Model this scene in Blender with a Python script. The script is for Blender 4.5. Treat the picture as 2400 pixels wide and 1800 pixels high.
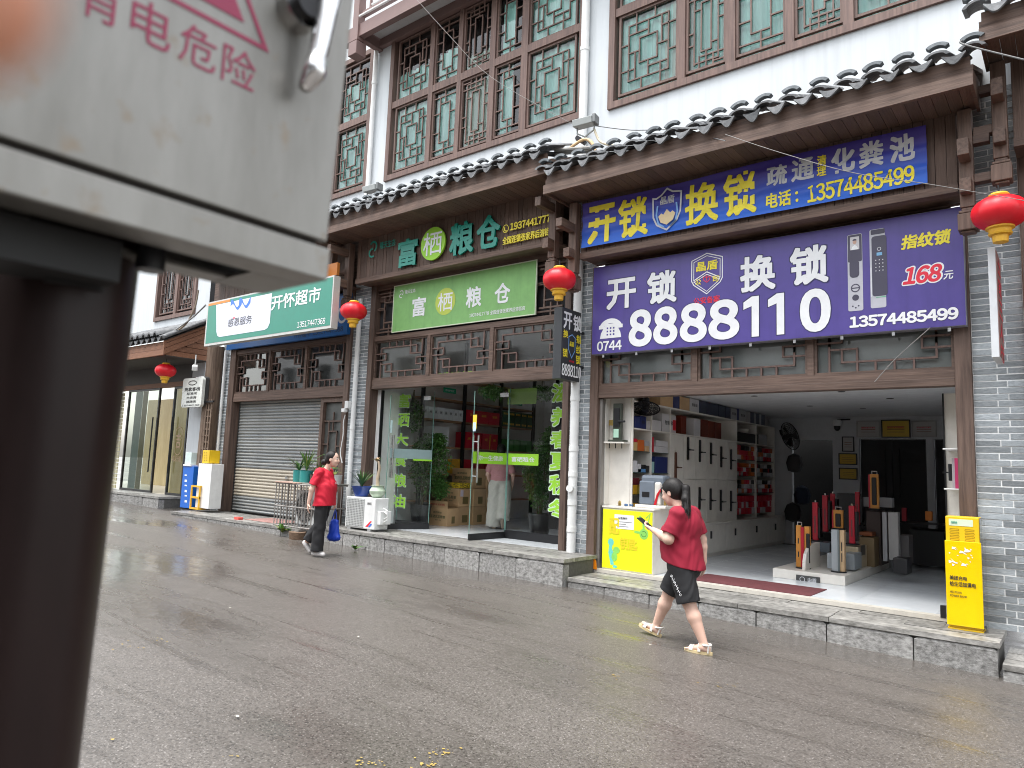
import bpy, math, random
import numpy as np
from mathutils import Vector, Matrix
R_ = random.Random(7)
for o in list(bpy.data.objects): bpy.data.objects.remove(o)
scene = bpy.context.scene
COL = scene.collection

# ---------------------------------------------------------------- camera, sky, sun, exposure
# axes: x runs along the shop fronts (to the right), y into the shops, z up; z=0 is eye height, shop fronts at y=0
CAM = np.array([0.0, -8.6, 0.0]); FPX = 1670.0
CR = np.array([[0.78188139, -0.04198107, -0.62201212],
               [0.62228898, 0.11281835, 0.77461503],
               [0.03765521, -0.99272837, 0.11433492]])          # columns: right, down, forward
camd = bpy.data.cameras.new('camera'); cam = bpy.data.objects.new('camera', camd); COL.objects.link(cam)
m = Matrix.Identity(4)
for i in range(3):
    m[i][0] = CR[i, 0]; m[i][1] = -CR[i, 1]; m[i][2] = -CR[i, 2]; m[i][3] = CAM[i]
cam.matrix_world = m
camd.sensor_width = 36; camd.lens = FPX / 2400 * 36
camd.clip_start = 0.005; camd.clip_end = 400
camd.dof.use_dof = True; camd.dof.focus_distance = 8.0; camd.dof.aperture_fstop = 4.8
scene.camera = cam

world = bpy.data.worlds.new('World'); scene.world = world; world.use_nodes = True
nt = world.node_tree; bg = nt.nodes['Background']
sky = nt.nodes.new('ShaderNodeTexSky'); sky.sky_type = 'NISHITA'; sky.sun_disc = False
SUN_EL, SUN_AZ = math.radians(74), math.radians(200)
sky.sun_elevation = SUN_EL; sky.sun_rotation = SUN_AZ; sky.dust_density = 2.5; sky.air_density = 1.5; sky.ozone_density = 1
hs = nt.nodes.new('ShaderNodeHueSaturation'); hs.inputs['Saturation'].default_value = 0.22
nt.links.new(sky.outputs[0], hs.inputs['Color']); nt.links.new(hs.outputs[0], bg.inputs[0]); bg.inputs[1].default_value = 0.15
sund = bpy.data.lights.new('sun', 'SUN'); sund.energy = 1.5; sund.angle = math.radians(40); sund.color = (1, .975, .94)
suno = bpy.data.objects.new('sun', sund); COL.objects.link(suno)
sd = Vector((math.sin(SUN_AZ) * math.cos(SUN_EL), math.cos(SUN_AZ) * math.cos(SUN_EL), math.sin(SUN_EL)))
suno.rotation_euler = sd.to_track_quat('Z', 'Y').to_euler(); suno.location = sd * 40
scene.view_settings.view_transform = 'Standard'; scene.view_settings.look = 'None'
scene.view_settings.gamma = 1; scene.view_settings.exposure = 1.62
scene.view_settings.use_curve_mapping = False
scene.cycles.use_denoising = True; scene.cycles.filter_width = 1.0
scene.cycles.max_bounces = 10; scene.cycles.transparent_max_bounces = 16; scene.cycles.diffuse_bounces = 5
scene.cycles.sample_clamp_indirect = 6; scene.cycles.caustics_refractive = False; scene.cycles.caustics_reflective = False

# ---------------------------------------------------------------- measuring: photo pixel -> point in the street
def ray(u, v): return CR @ np.array([u - 1200., v - 900., FPX])
def onY(u, v, y=0.):
    d = ray(u, v); p = CAM + d * ((y - CAM[1]) / d[1]); return float(p[0]), float(p[2])
def onZ(u, v, z):
    d = ray(u, v); p = CAM + d * ((z - CAM[2]) / d[2]); return float(p[0]), float(p[1])
def onX(u, v, x):
    d = ray(u, v); p = CAM + d * ((x - CAM[0]) / d[0]); return float(p[1]), float(p[2])

# ---------------------------------------------------------------- materials
_M = {}
def M(name, col, rough=.6, metal=0., var=.12, vs=6., bump=.0, bs=60., rand=0., st=(1, 1, 1), col2=None, spec=.5, edge=(.35, .7), coat=0., dist=.004, streak=0., alpha=None):
    if name in _M: return _M[name]
    mt = bpy.data.materials.new(name); mt.use_nodes = True; t = mt.node_tree; N = t.nodes; L = t.links
    b = N['Principled BSDF']; b.inputs['Roughness'].default_value = rough; b.inputs['Metallic'].default_value = metal
    b.inputs['Specular IOR Level'].default_value = spec; b.inputs['Coat Weight'].default_value = coat
    tc = N.new('ShaderNodeTexCoord'); oi = N.new('ShaderNodeObjectInfo')
    ad = N.new('ShaderNodeVectorMath'); ad.operation = 'MULTIPLY_ADD'
    L.new(oi.outputs['Random'], ad.inputs[0]); ad.inputs[1].default_value = (37, 53, 71); L.new(tc.outputs['Object'], ad.inputs[2])
    mp = N.new('ShaderNodeMapping'); mp.inputs['Scale'].default_value = st; L.new(ad.outputs[0], mp.inputs[0])
    n1 = N.new('ShaderNodeTexNoise'); n1.inputs['Scale'].default_value = vs; n1.inputs['Detail'].default_value = 6; n1.inputs['Roughness'].default_value = .65
    L.new(mp.outputs[0], n1.inputs['Vector'])
    rp = N.new('ShaderNodeMapRange'); rp.inputs[1].default_value = edge[0]; rp.inputs[2].default_value = edge[1]; L.new(n1.outputs['Fac'], rp.inputs[0])
    mx = N.new('ShaderNodeMix'); mx.data_type = 'RGBA'
    if col2 is None: a = [c * (1 - var) for c in col]; c2 = [min(1, c * (1 + var)) for c in col]
    else: a, c2 = col, col2
    mx.inputs[6].default_value = (*a, 1); mx.inputs[7].default_value = (*c2, 1); L.new(rp.outputs[0], mx.inputs[0])
    out = mx.outputs[2]
    if rand:
        mr = N.new('ShaderNodeMapRange'); mr.inputs[3].default_value = 1 - rand; mr.inputs[4].default_value = 1 + rand; L.new(oi.outputs['Random'], mr.inputs[0])
        mu = N.new('ShaderNodeVectorMath'); mu.operation = 'SCALE'; L.new(out, mu.inputs[0]); L.new(mr.outputs[0], mu.inputs['Scale']); out = mu.outputs[0]
    if streak:
        m2 = N.new('ShaderNodeMapping'); m2.inputs['Scale'].default_value = (9, 9, .7); L.new(tc.outputs['Object'], m2.inputs[0])
        n3 = N.new('ShaderNodeTexNoise'); n3.inputs['Scale'].default_value = 1.2; n3.inputs['Detail'].default_value = 5; L.new(m2.outputs[0], n3.inputs['Vector'])
        r3 = N.new('ShaderNodeMapRange'); r3.inputs[1].default_value = .5; r3.inputs[2].default_value = .78; r3.inputs[3].default_value = 1; r3.inputs[4].default_value = 1 - streak; L.new(n3.outputs['Fac'], r3.inputs[0])
        mu = N.new('ShaderNodeVectorMath'); mu.operation = 'SCALE'; L.new(out, mu.inputs[0]); L.new(r3.outputs[0], mu.inputs['Scale']); out = mu.outputs[0]
    L.new(out, b.inputs['Base Color'])
    if bump:
        n2 = N.new('ShaderNodeTexNoise'); n2.inputs['Scale'].default_value = bs; n2.inputs['Detail'].default_value = 5; L.new(mp.outputs[0], n2.inputs['Vector'])
        bp = N.new('ShaderNodeBump'); bp.inputs['Strength'].default_value = bump; bp.inputs['Distance'].default_value = dist; L.new(n2.outputs['Fac'], bp.inputs['Height']); L.new(bp.outputs[0], b.inputs['Normal'])
    rr = N.new('ShaderNodeMapRange'); rr.inputs[3].default_value = max(0, rough - .08); rr.inputs[4].default_value = min(1, rough + .1); L.new(n1.outputs['Fac'], rr.inputs[0]); L.new(rr.outputs[0], b.inputs['Roughness'])
    _M[name] = mt; return mt
def P(name, col, rough=.5, **k): return M(name, col, rough, var=k.pop('var', .06), **k)

WB = (.056, .031, .021); WB2 = (.180, .116, .088)
def wood(name, st, a=WB, b=WB2, rand=.22): return M(name, a, .62, col2=b, vs=3.2, st=st, bump=.5, bs=9, rand=rand, edge=(.3, .75), dist=.006)
wood_z = wood('wood_grain_vertical', (9, 9, .6)); wood_x = wood('wood_grain_along', (.6, 9, 9)); wood_y = wood('wood_grain_deep', (9, .6, 9))
frame_z = wood('frame_wood_vertical', (9, 9, .5), (.058, .034, .025), (.185, .122, .094), .12); frame_x = wood('frame_wood_along', (.5, 9, 9), (.058, .034, .025), (.185, .122, .094), .12)
win_z = wood('window_wood_vertical', (9, 9, .5), (.085, .050, .042), (.22, .14, .115), .1)
inn_wood = wood('orange_brown_wood', (.6, 9, 9), (.17, .07, .035), (.28, .13, .07), .15)
white_wall = M('white_plaster', (.57, .60, .62), .8, var=.03, vs=1.2, bump=.15, bs=40, dist=.003, streak=.13)
grey_brick = M('grey_brick', (.20, .225, .24), .75, col2=(.38, .41, .43), vs=5, bump=.35, bs=50, rand=.38, edge=(.3, .7))
mortar = M('white_mortar', (.80, .81, .80), .9, var=.12, vs=20, bump=.4, bs=90)
tile_grey = M('grey_roof_tile', (.060, .064, .070), .8, col2=(.20, .205, .21), vs=14, bump=.5, bs=80, rand=.2, edge=(.3, .7))
tile_cap = M('pale_tile_cap', (.11, .125, .135), .8, col2=(.24, .26, .275), vs=14, bump=.4, bs=80, rand=.12)
curb_stone = M('curb_granite', (.10, .097, .092), .85, col2=(.46, .455, .44), vs=15, bump=1., bs=80, rand=.16, edge=(.3, .72), streak=.35)
curb_top = M('wet_paving_slab', (.13, .127, .118), .45, col2=(.36, .35, .33), vs=3, st=(4, 1.2, .3), bump=.6, bs=14, rand=.22)
joint_grey = M('dark_joint', (.10, .097, .09), .9, var=.2, vs=20)
white_paint = P('white_paint', (.75, .76, .75), .45, streak=.08)
cream = P('cream_laminate', (.76, .73, .67), .4, rand=.03)
cream_dark = P('cream_shelf_inside', (.68, .65, .59), .5)
floor_tile = M('pale_floor_tile', (.74, .78, .82), .12, col2=(.80, .84, .87), vs=2, rand=.04)
ceiling_m = P('ceiling_white', (.76, .77, .78), .9)
dark_room = P('unlit_dark', (.02, .02, .022), .7)  # near-black colour standing in for unlit space behind windows and lattice
black_plastic = P('black_plastic', (.012, .012, .014), .35, rand=.1)
dark_metal = P('dark_metal', (.03, .03, .032), .4, metal=.6)
steel = P('polished_steel', (.62, .62, .62), .22, metal=1.)
grey_steel = P('grey_steel_bar', (.33, .31, .29), .5, metal=.6, streak=.3)
red_m = P('red_lacquer', (.55, .01, .02), .35); orange_m = P('orange_paint', (.75, .22, .02), .4)
lantern_red = M('lantern_red_silk', (.72, .008, .02), .42, var=.1, vs=4, bump=.1, bs=30)
gold_m = P('gold_fringe', (.75, .42, .03), .5, bump=.3, bs=120)
yellow_m = P('yellow_enamel', (.78, .50, .01), .35, streak=.12); lemon = P('lemon_poster', (.80, .84, .01), .5, var=.05)
purple_m = P('purple_sign_face', (.080, .056, .27), .35, var=.06, streak=.14); green_face = P('green_sign_face', (.035, .23, .165), .4)
blue_m = P('blue_enamel', (.0, .12, .55), .4); lime = P('lime_vinyl', (.33, .68, .04), .5); lime_banner = P('pale_green_banner', (.22, .46, .15), .6, var=.08, streak=.12)
pw = P('print_white', (.82, .83, .84), .45); pyel = P('print_yellow', (.85, .72, .04), .45); pred = P('print_red', (.75, .02, .05), .45)
pblack = P('print_black', (.02, .02, .02), .5); pgreen = P('print_green', (.0, .28, .20), .45); psil = P('print_silver', (.52, .53, .55), .45)
pgold = P('print_gold', (.7, .45, .05), .45); pblue = P('print_blue', (.05, .18, .6), .45); ptan = P('print_tan', (.7, .42, .15), .5)
teal_curtain = M('teal_curtain', (.34, .70, .64), .8, col2=(.66, .92, .87), vs=1.6, st=(5, 5, .3), edge=(.35, .65))
pale_curtain = M('pale_curtain', (.45, .55, .48), .8, col2=(.75, .80, .72), vs=1.6, st=(9, 9, .4))
carton = M('brown_carton', (.55, .36, .19), .8, var=.1, vs=3, rand=.1)
leaf_g = M('leaf_green', (.035, .10, .02), .45, col2=(.10, .22, .05), vs=9, rand=.1, edge=(.35, .65)); leaf_y = M('leaf_yellow_green', (.13, .22, .03), .5, col2=(.35, .36, .08), vs=9)
skin = M('skin', (.62, .40, .31), .5, col2=(.70, .48, .39), vs=5, spec=.35); lip_m = P('lips', (.5, .16, .14), .4)
hair_m = M('black_hair', (.005, .004, .004), .5, col2=(.014, .012, .011), vs=3, st=(18, 18, 3), bump=.6, bs=14, spec=.3)
rubber = P('black_rubber', (.02, .02, .02), .7)

def glassy(name, tint=(.93, .97, .96), refl=1.0, rough=.0, ior=1.5):
    mt = bpy.data.materials.new(name); mt.use_nodes = True; t = mt.node_tree; N = t.nodes; L = t.links
    for n in list(N): N.remove(n)
    o = N.new('ShaderNodeOutputMaterial'); mx = N.new('ShaderNodeMixShader'); tr = N.new('ShaderNodeBsdfTransparent'); gl = N.new('ShaderNodeBsdfGlossy')
    fr = N.new('ShaderNodeFresnel'); fr.inputs[0].default_value = ior; tr.inputs[0].default_value = (*tint, 1); gl.inputs['Roughness'].default_value = rough
    mu = N.new('ShaderNodeMath'); mu.operation = 'MULTIPLY'; mu.inputs[1].default_value = refl; mu.use_clamp = True
    L.new(fr.outputs[0], mu.inputs[0]); L.new(mu.outputs[0], mx.inputs[0]); L.new(tr.outputs[0], mx.inputs[1]); L.new(gl.outputs[0], mx.inputs[2]); L.new(mx.outputs[0], o.inputs[0])
    return mt
glass = glassy('shop_glass', (.97, .995, .985), .8); win_glass = glassy('window_glass', (.90, .97, .95), 1.6, .02); dusty = glassy('dusty_glass', (.84, .87, .86), 2.6, .05)
film = glassy('clear_film', (.97, .97, .95), 1.2, .1)

# ---------------------------------------------------------------- mesh helpers
ORG = {}
def link(o, parent=None):
    COL.objects.link(o)
    if parent is not None: o.parent = parent
    return o
class MB:
    def __init__(s): s.v = []; s.f = []; s.mi = []; s.k = 0
    def add(s, vs, fs, k=None):
        n = len(s.v); s.v += [tuple(map(float, p)) for p in vs]; s.f += [tuple(i + n for i in f) for f in fs]; s.mi += [s.k if k is None else k] * len(fs); return s
    def box(s, x0, x1, y0, y1, z0, z1, k=None):
        vs = [(x0, y0, z0), (x1, y0, z0), (x1, y1, z0), (x0, y1, z0), (x0, y0, z1), (x1, y0, z1), (x1, y1, z1), (x0, y1, z1)]
        return s.add(vs, [(0, 3, 2, 1), (4, 5, 6, 7), (0, 1, 5, 4), (1, 2, 6, 5), (2, 3, 7, 6), (3, 0, 4, 7)], k)
    def obox(s, c, sz, rz=0, rx=0, ry=0, k=None):
        mt = Matrix.Translation(c) @ Matrix.Rotation(rz, 4, 'Z') @ Matrix.Rotation(rx, 4, 'X') @ Matrix.Rotation(ry, 4, 'Y')
        a, b, d = [q / 2 for q in sz]
        vs = [mt @ Vector(p) for p in [(-a, -b, -d), (a, -b, -d), (a, b, -d), (-a, b, -d), (-a, -b, d), (a, -b, d), (a, b, d), (-a, b, d)]]
        return s.add(vs, [(0, 3, 2, 1), (4, 5, 6, 7), (0, 1, 5, 4), (1, 2, 6, 5), (2, 3, 7, 6), (3, 0, 4, 7)], k)
    def quad(s, a, b, c, d, k=None): return s.add([a, b, c, d], [(0, 1, 2, 3)], k)
    def tube(s, pts, r, n=8, cap=True, k=None):
        pts = [Vector(p) for p in pts]; rs = r if isinstance(r, (list, tuple)) else [r] * len(pts)
        base = len(s.v); prev = None; vs = []; fs = []
        for i, p in enumerate(pts):
            t = (pts[min(i + 1, len(pts) - 1)] - pts[max(i - 1, 0)]).normalized()
            if prev is None: u = t.orthogonal().normalized()
            else: u = (prev - t * prev.dot(t)); u = u.normalized() if u.length > 1e-6 else t.orthogonal().normalized()
            prev = u; w = t.cross(u)
            for j in range(n):
                a = 2 * math.pi * j / n; vs.append(p + (u * math.cos(a) + w * math.sin(a)) * rs[i])
        for i in range(len(pts) - 1):
            for j in range(n): fs.append((i * n + j, i * n + (j + 1) % n, (i + 1) * n + (j + 1) % n, (i + 1) * n + j))
        if cap: fs.append(tuple(range(n - 1, -1, -1))); fs.append(tuple((len(pts) - 1) * n + j for j in range(n)))
        return s.add(vs, fs, k)
    def lathe(s, prof, c=(0, 0, 0), n=24, lobes=0, la=0., cap=True, k=None):
        vs = []; fs = []
        for r, z in prof:
            for j in range(n):
                a = 2 * math.pi * j / n; q = r * (1 - la * abs(math.cos(a * lobes / 2)) ** 6) if lobes else r
                vs.append((c[0] + q * math.cos(a), c[1] + q * math.sin(a), c[2] + z))
        for i in range(len(prof) - 1):
            for j in range(n): fs.append((i * n + j, i * n + (j + 1) % n, (i + 1) * n + (j + 1) % n, (i + 1) * n + j))
        if cap: fs.append(tuple(range(n - 1, -1, -1))); fs.append(tuple((len(prof) - 1) * n + j for j in range(n)))
        return s.add(vs, fs, k)
    def prism(s, poly, y0, y1, ax='y', k=None):
        n = len(poly)
        def q(a, b, d): return (a, d, b) if ax == 'y' else ((d, a, b) if ax == 'x' else (a, b, d))
        vs = [q(a, b, y0) for a, b in poly] + [q(a, b, y1) for a, b in poly]
        fs = [tuple(range(n)), tuple(range(2 * n - 1, n - 1, -1))] + [(i, (i + 1) % n + 0, (i + 1) % n + n, i + n) for i in range(n)]
        return s.add(vs, fs, k)
    def build(s, name, mats, parent=None, smooth=False, bevel=0, loc=None, fix=False):
        me = bpy.data.meshes.new(name); me.from_pydata(s.v, [], s.f)
        mats = mats if isinstance(mats, (list, tuple)) else [mats]
        for q in mats: me.materials.append(q)
        if len(mats) > 1: me.polygons.foreach_set('material_index', s.mi)
        me.update()
        o = bpy.data.objects.new(name, me)
        org = Vector((0, 0, 0))
        if parent is not None: org = ORG.get(parent.name, org)
        elif loc is not None: org = Vector(loc); o.location = org
        if org.length: me.transform(Matrix.Translation(-org))
        ORG[o.name] = org
        link(o, parent)
        if smooth or fix:
            import bmesh
            bm = bmesh.new(); bm.from_mesh(me); bmesh.ops.recalc_face_normals(bm, faces=bm.faces); bm.to_mesh(me); bm.free()
        if smooth:
            me.polygons.foreach_set('use_smooth', [True] * len(me.polygons)); me.set_sharp_from_angle(angle=math.radians(40))
        if bevel:
            b = o.modifiers.new('bevel', 'BEVEL'); b.width = bevel; b.segments = 2; b.limit_method = 'ANGLE'
        return o
def box(name, x0, x1, y0, y1, z0, z1, mat, parent=None, bevel=0, loc=None):
    return MB().box(x0, x1, y0, y1, z0, z1).build(name, mat, parent, bevel=bevel, loc=loc)
def thing(name, label, cat, loc, group=None):
    o = bpy.data.objects.new(name, None); o.location = loc; o.empty_display_size = .1; link(o); ORG[o.name] = Vector(loc)
    o['label'] = label; o['category'] = cat
    if group: o['group'] = group
    return o
def tag(o, label, cat, group=None):
    o['label'] = label; o['category'] = cat
    if group: o['group'] = group
    return o
def struct(o): o['kind'] = 'structure'; return o
def stuff(o): o['kind'] = 'stuff'; return o
def copy_tree(o, loc, label=None, rz=0, sc=None):
    def rec(a, par):
        c = a.copy(); COL.objects.link(c); c.parent = par; ORG[c.name] = ORG.get(a.name, Vector())
        for ch in a.children: rec(ch, c)
        return c
    c = rec(o, None); c.location = loc; c.rotation_euler = (0, 0, rz); ORG[c.name] = Vector(loc)
    if sc: c.scale = sc
    if label: c['label'] = label
    return c
def inst(name, me, mat_world, parent):
    o = bpy.data.objects.new(name, me); link(o, parent); org = ORG.get(parent.name, Vector())
    o.matrix_basis = Matrix.Translation(-org) @ mat_world; return o
_unit = {}
def unit_box(mat, bev=False):
    key = (mat.name, bev)
    if key not in _unit:
        b = MB()
        if bev:
            e = .06; prof = []
            for z, q in ((-.5, .5 - e), (-.5 + e, .5), (.5 - e, .5), (.5, .5 - e)):
                prof.append([(-q, -q, z), (q, -q, z), (q, q, z), (-q, q, z)])
            vs = sum(prof, []); fs = [(0, 3, 2, 1), (12, 13, 14, 15)]
            for i in range(3):
                for j in range(4): fs.append((i * 4 + j, i * 4 + (j + 1) % 4, (i + 1) * 4 + (j + 1) % 4, (i + 1) * 4 + j))
            b.add(vs, fs)
        else: b.box(-.5, .5, -.5, .5, -.5, .5)
        me = bpy.data.meshes.new('piece'); me.from_pydata(b.v, [], b.f); me.materials.append(mat); _unit[key] = me
    return _unit[key]
def piece(name, x0, x1, y0, y1, z0, z1, mat, parent, bev=False, rot=None):
    mw = Matrix.Translation(((x0 + x1) / 2, (y0 + y1) / 2, (z0 + z1) / 2))
    if rot: mw = mw @ rot
    return inst(name, unit_box(mat, bev), mw @ Matrix.Diagonal((x1 - x0, y1 - y0, z1 - z0, 1)), parent)

# ---------------------------------------------------------------- lettering (flat print or thin cut letters)
_G = {}
def glyph1(s):
    if s not in _G:
        cu = bpy.data.curves.new('g', 'FONT'); cu.body = s; cu.resolution_u = 5 if ord(s) > 0xFF00 else 2
        ob = bpy.data.objects.new('g', cu); me = bpy.data.meshes.new_from_object(ob)
        vs = np.array([v.co[:] for v in me.vertices]).reshape(-1, 3); fs = [tuple(p.vertices) for p in me.polygons]
        bpy.data.objects.remove(ob); bpy.data.curves.remove(cu); bpy.data.meshes.remove(me); _G[s] = (vs, fs)
    return _G[s]
def glyph(s):
    V, F, x, n = [], [], 0., 0
    for ch in s:
        if ch == ' ': x += .4; continue
        asc = 33 <= ord(ch) <= 126; vs, fs = glyph1(chr(ord(ch) + 0xFEE0) if asc else ch)
        if not len(vs): x += 1; continue
        vs = vs.copy(); lo, hi = vs[:, 0].min(), vs[:, 0].max()
        if asc: adv = .60 if ch.isdigit() else hi - lo + .12; vs[:, 0] += x + adv / 2 - (lo + hi) / 2
        else: adv = 1.; vs[:, 0] += x
        V.append(vs); F += [tuple(i + n for i in f) for f in fs]; n += len(vs); x += adv
    return np.vstack(V), F
def place2(vs2, fs, P0, U, V, dz=0.):
    P0, U, V = np.array(P0, float), np.array(U, float), np.array(V, float); n = np.cross(U, V); n /= np.linalg.norm(n)
    return [P0 + U * a + V * b + n * dz for a, b in vs2], fs
def text(name, s, P0, U, V, mat, parent=None, bold=.03, slant=0., ext=0., gap=None, top=0., build=True, mb=None, k=None, label=None):
    """write s into the parallelogram P0 (lower left), U (width vector), V (height vector); bold in units of the height"""
    Ul, Vl = np.linalg.norm(U), np.linalg.norm(V)
    vs, fs = glyph(s); x0, x1 = vs[:, 0].min(), vs[:, 0].max(); y0, y1 = vs[:, 1].min(), vs[:, 1].max()
    a = (vs[:, 0] - x0) / max(x1 - x0, 1e-6); b = (vs[:, 1] - y0) / max(y1 - y0, 1e-6)
    rnd_ = s.replace(' ', '').isdigit(); sq_ = 1. if rnd_ else 1.35; bold = bold * (.75 if rnd_ else .55)
    offs = [(0, 0)] if bold <= 0 else [(0, 0)] + [(math.copysign(min(abs(math.cos(t) * sq_), 1), math.cos(t)) * bold, math.copysign(min(abs(math.sin(t) * sq_), 1), math.sin(t)) * bold) for t in np.arange(8 if bold < .02 else 16) * math.pi / (4 if bold < .02 else 8) + 1e-4]
    mb = mb or MB(); n = np.cross(np.array(U, float), np.array(V, float)); n /= np.linalg.norm(n)
    P0a, Ua, Va = np.array(P0, float), np.array(U, float), np.array(V, float)
    for i, (ox, oy) in enumerate(offs):
        aa = a * (1 - 2 * bold * Vl / Ul) + bold * Vl / Ul + ox * Vl / Ul; bb = b * (1 - 2 * bold) + bold + oy; aa = aa + slant * bb * Vl / Ul
        pts = P0a + np.outer(aa, Ua) + np.outer(bb, Va) + n * (top + ext + i * .00012)
        nv = len(pts); F = list(fs)
        if ext:
            from collections import Counter
            cnt = Counter(); 
            for f in fs:
                for q in range(len(f)):
                    e = (f[q], f[(q + 1) % len(f)]); cnt[e] += 1
            pts = np.vstack([pts, pts - n * ext])
            for (p, q) in list(cnt):
                if (q, p) not in cnt: F.append((p, p + nv, q + nv, q))
        mb.add([tuple(p) for p in pts], F, k)
    if not build: return mb
    o = mb.build(name, mat, parent)
    if label: o['label'] = label
    return o
def textY(name, s, x0, x1, z0, z1, y, mat, parent=None, **k):      # on a face that looks towards -y
    return text(name, s, (x0, y, z0), (x1 - x0, 0, 0), (0, 0, z1 - z0), mat, parent, top=k.pop('top', .003), **k)
def stroke2(pts, w, closed=False):
    """ribbon along 2-D points"""
    P = [np.array(p, float) for p in pts]; n = len(P); L = []; Rr = []
    for i in range(n):
        a = P[(i - 1) % n] if (closed or i > 0) else P[i]; c = P[(i + 1) % n] if (closed or i < n - 1) else P[i]
        d1 = P[i] - a; d2 = c - P[i]; d1 = d1 / (np.linalg.norm(d1) or 1); d2 = d2 / (np.linalg.norm(d2) or 1)
        t = d1 + d2; t = t / (np.linalg.norm(t) or 1); nn = np.array([-t[1], t[0]]); sc = 1 / max(.5, abs(nn.dot(np.array([-d2[1], d2[0]])) if np.linalg.norm(d2) else 1) or 1)
        L.append(P[i] + nn * w / 2 * sc); Rr.append(P[i] - nn * w / 2 * sc)
    vs = L + Rr; fs = [(i, n + i, n + (i + 1) % n, (i + 1) % n) for i in range(n if closed else n - 1)]
    return vs, fs
def ribY(mb, pts, w, y, closed=False, k=None):
    vs, fs = stroke2(pts, w, closed); mb.add([(a, y, b) for a, b in vs], fs, k); return mb
def polyY(mb, pts, y, k=None): mb.add([(a, y, b) for a, b in pts], [tuple(range(len(pts)))], k); return mb
def circ(cx, cz, rx, rz=None, n=28, a0=0, a1=2 * math.pi):
    rz = rz or rx; c = abs(a1 - a0 - 2 * math.pi) < 1e-6; m_ = n if c else n - 1
    return [(cx + rx * math.cos(a0 + (a1 - a0) * i / m_), cz + rz * math.sin(a0 + (a1 - a0) * i / m_)) for i in range(n)]

# ================================================================ ground
GX = [-120, -30, -16.5, -12, -9.07, -5.3, -.6, 5, 30, 120]; GZ = [-.9, -1.15, -1.30, -1.375, -1.44, -1.525, -1.705, -1.93, -2.6, -3.5]
def zg(x): return float(np.interp(x, GX, GZ))
def road_mat():
    mt = bpy.data.materials.new('worn_wet_asphalt'); mt.use_nodes = True; t = mt.node_tree; N = t.nodes; L = t.links; b = N['Principled BSDF']
    tc = N.new('ShaderNodeTexCoord')
    def noise(sc, det=5, st=(1, 1, 1), off=(0, 0, 0), ro=.6):
        mp = N.new('ShaderNodeMapping'); mp.inputs['Scale'].default_value = st; mp.inputs['Location'].default_value = off; L.new(tc.outputs['Object'], mp.inputs[0])
        n = N.new('ShaderNodeTexNoise'); n.inputs['Scale'].default_value = sc; n.inputs['Detail'].default_value = det; n.inputs['Roughness'].default_value = ro; L.new(mp.outputs[0], n.inputs['Vector']); return n.outputs['Fac']
    def rng(s, a, b_, c=0., d=1.):
        r = N.new('ShaderNodeMapRange'); r.inputs[1].default_value = a; r.inputs[2].default_value = b_; r.inputs[3].default_value = c; r.inputs[4].default_value = d; L.new(s, r.inputs[0]); return r.outputs[0]
    def mix(f, a, b_):
        q = N.new('ShaderNodeMix'); q.data_type = 'RGBA'; L.new(f, q.inputs[0])
        for s, x in ((6, a), (7, b_)):
            if isinstance(x, tuple): q.inputs[s].default_value = (*x, 1)
            else: L.new(x, q.inputs[s])
        return q.outputs[2]
    def mul(a, b_):
        q = N.new('ShaderNodeMath'); q.operation = 'MULTIPLY'; L.new(a, q.inputs[0])
        if isinstance(b_, float): q.inputs[1].default_value = b_
        else: L.new(b_, q.inputs[1])
        return q.outputs[0]
    base = mix(rng(noise(.5, 4, (1, 1, 1)), .3, .7), (.098, .086, .075), (.132, .118, .105))
    fine = mix(rng(noise(60, 3), .35, .65), (.050, .045, .041), (.150, .137, .126))
    q = N.new('ShaderNodeMix'); q.data_type = 'RGBA'; q.inputs[0].default_value = .5; L.new(base, q.inputs[6]); L.new(fine, q.inputs[7]); base = q.outputs[2]
    vo = N.new('ShaderNodeTexVoronoi'); vo.inputs['Scale'].default_value = 90; L.new(tc.outputs['Object'], vo.inputs['Vector'])
    sp = N.new('ShaderNodeSeparateColor'); L.new(vo.outputs['Color'], sp.inputs[0])
    gr = mul(rng(sp.outputs[0], .74, .98), rng(vo.outputs['Distance'], .6, .2))
    base = mix(gr, base, (.27, .25, .235)); base = mix(mul(rng(sp.outputs[1], .7, 1), .7), base, (.032, .028, .025))
    wet = rng(noise(.42, 4, (.55, 1.6, 1), (3.1, 1.7, 0)), .45, .58)
    wet2 = rng(noise(1.3, 6, (.20, 2.6, 1), (0, 5, 0), .7), .52, .68)
    mx = N.new('ShaderNodeMath'); mx.operation = 'MAXIMUM'; L.new(wet, mx.inputs[0]); L.new(wet2, mx.inputs[1]); W = mx.outputs[0]
    cw = N.new('ShaderNodeVectorMath'); cw.operation = 'SCALE'; L.new(base, cw.inputs[0]); L.new(rng(W, 0, 1, 1., .80), cw.inputs['Scale'])
    L.new(cw.outputs[0], b.inputs['Base Color'])
    L.new(rng(W, 0, 1, .40, .13), b.inputs['Roughness']); b.inputs['Specular IOR Level'].default_value = .5
    bp = N.new('ShaderNodeBump'); bp.inputs['Distance'].default_value = .006; L.new(rng(W, 0, 1, .5, .10), bp.inputs['Strength']); L.new(noise(85, 4), bp.inputs['Height'])
    b2 = N.new('ShaderNodeBump'); b2.inputs['Distance'].default_value = .02; b2.inputs['Strength'].default_value = .25; L.new(noise(5, 3), b2.inputs['Height']); L.new(bp.outputs[0], b2.inputs['Normal']); L.new(b2.outputs[0], b.inputs['Normal'])
    return mt
g = MB(); xs = sorted(set(GX + [-25, -20, -14, -3, 0, 2, 3])); ys = [-120, -30, -8, 0, 8, 30, 120]
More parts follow.
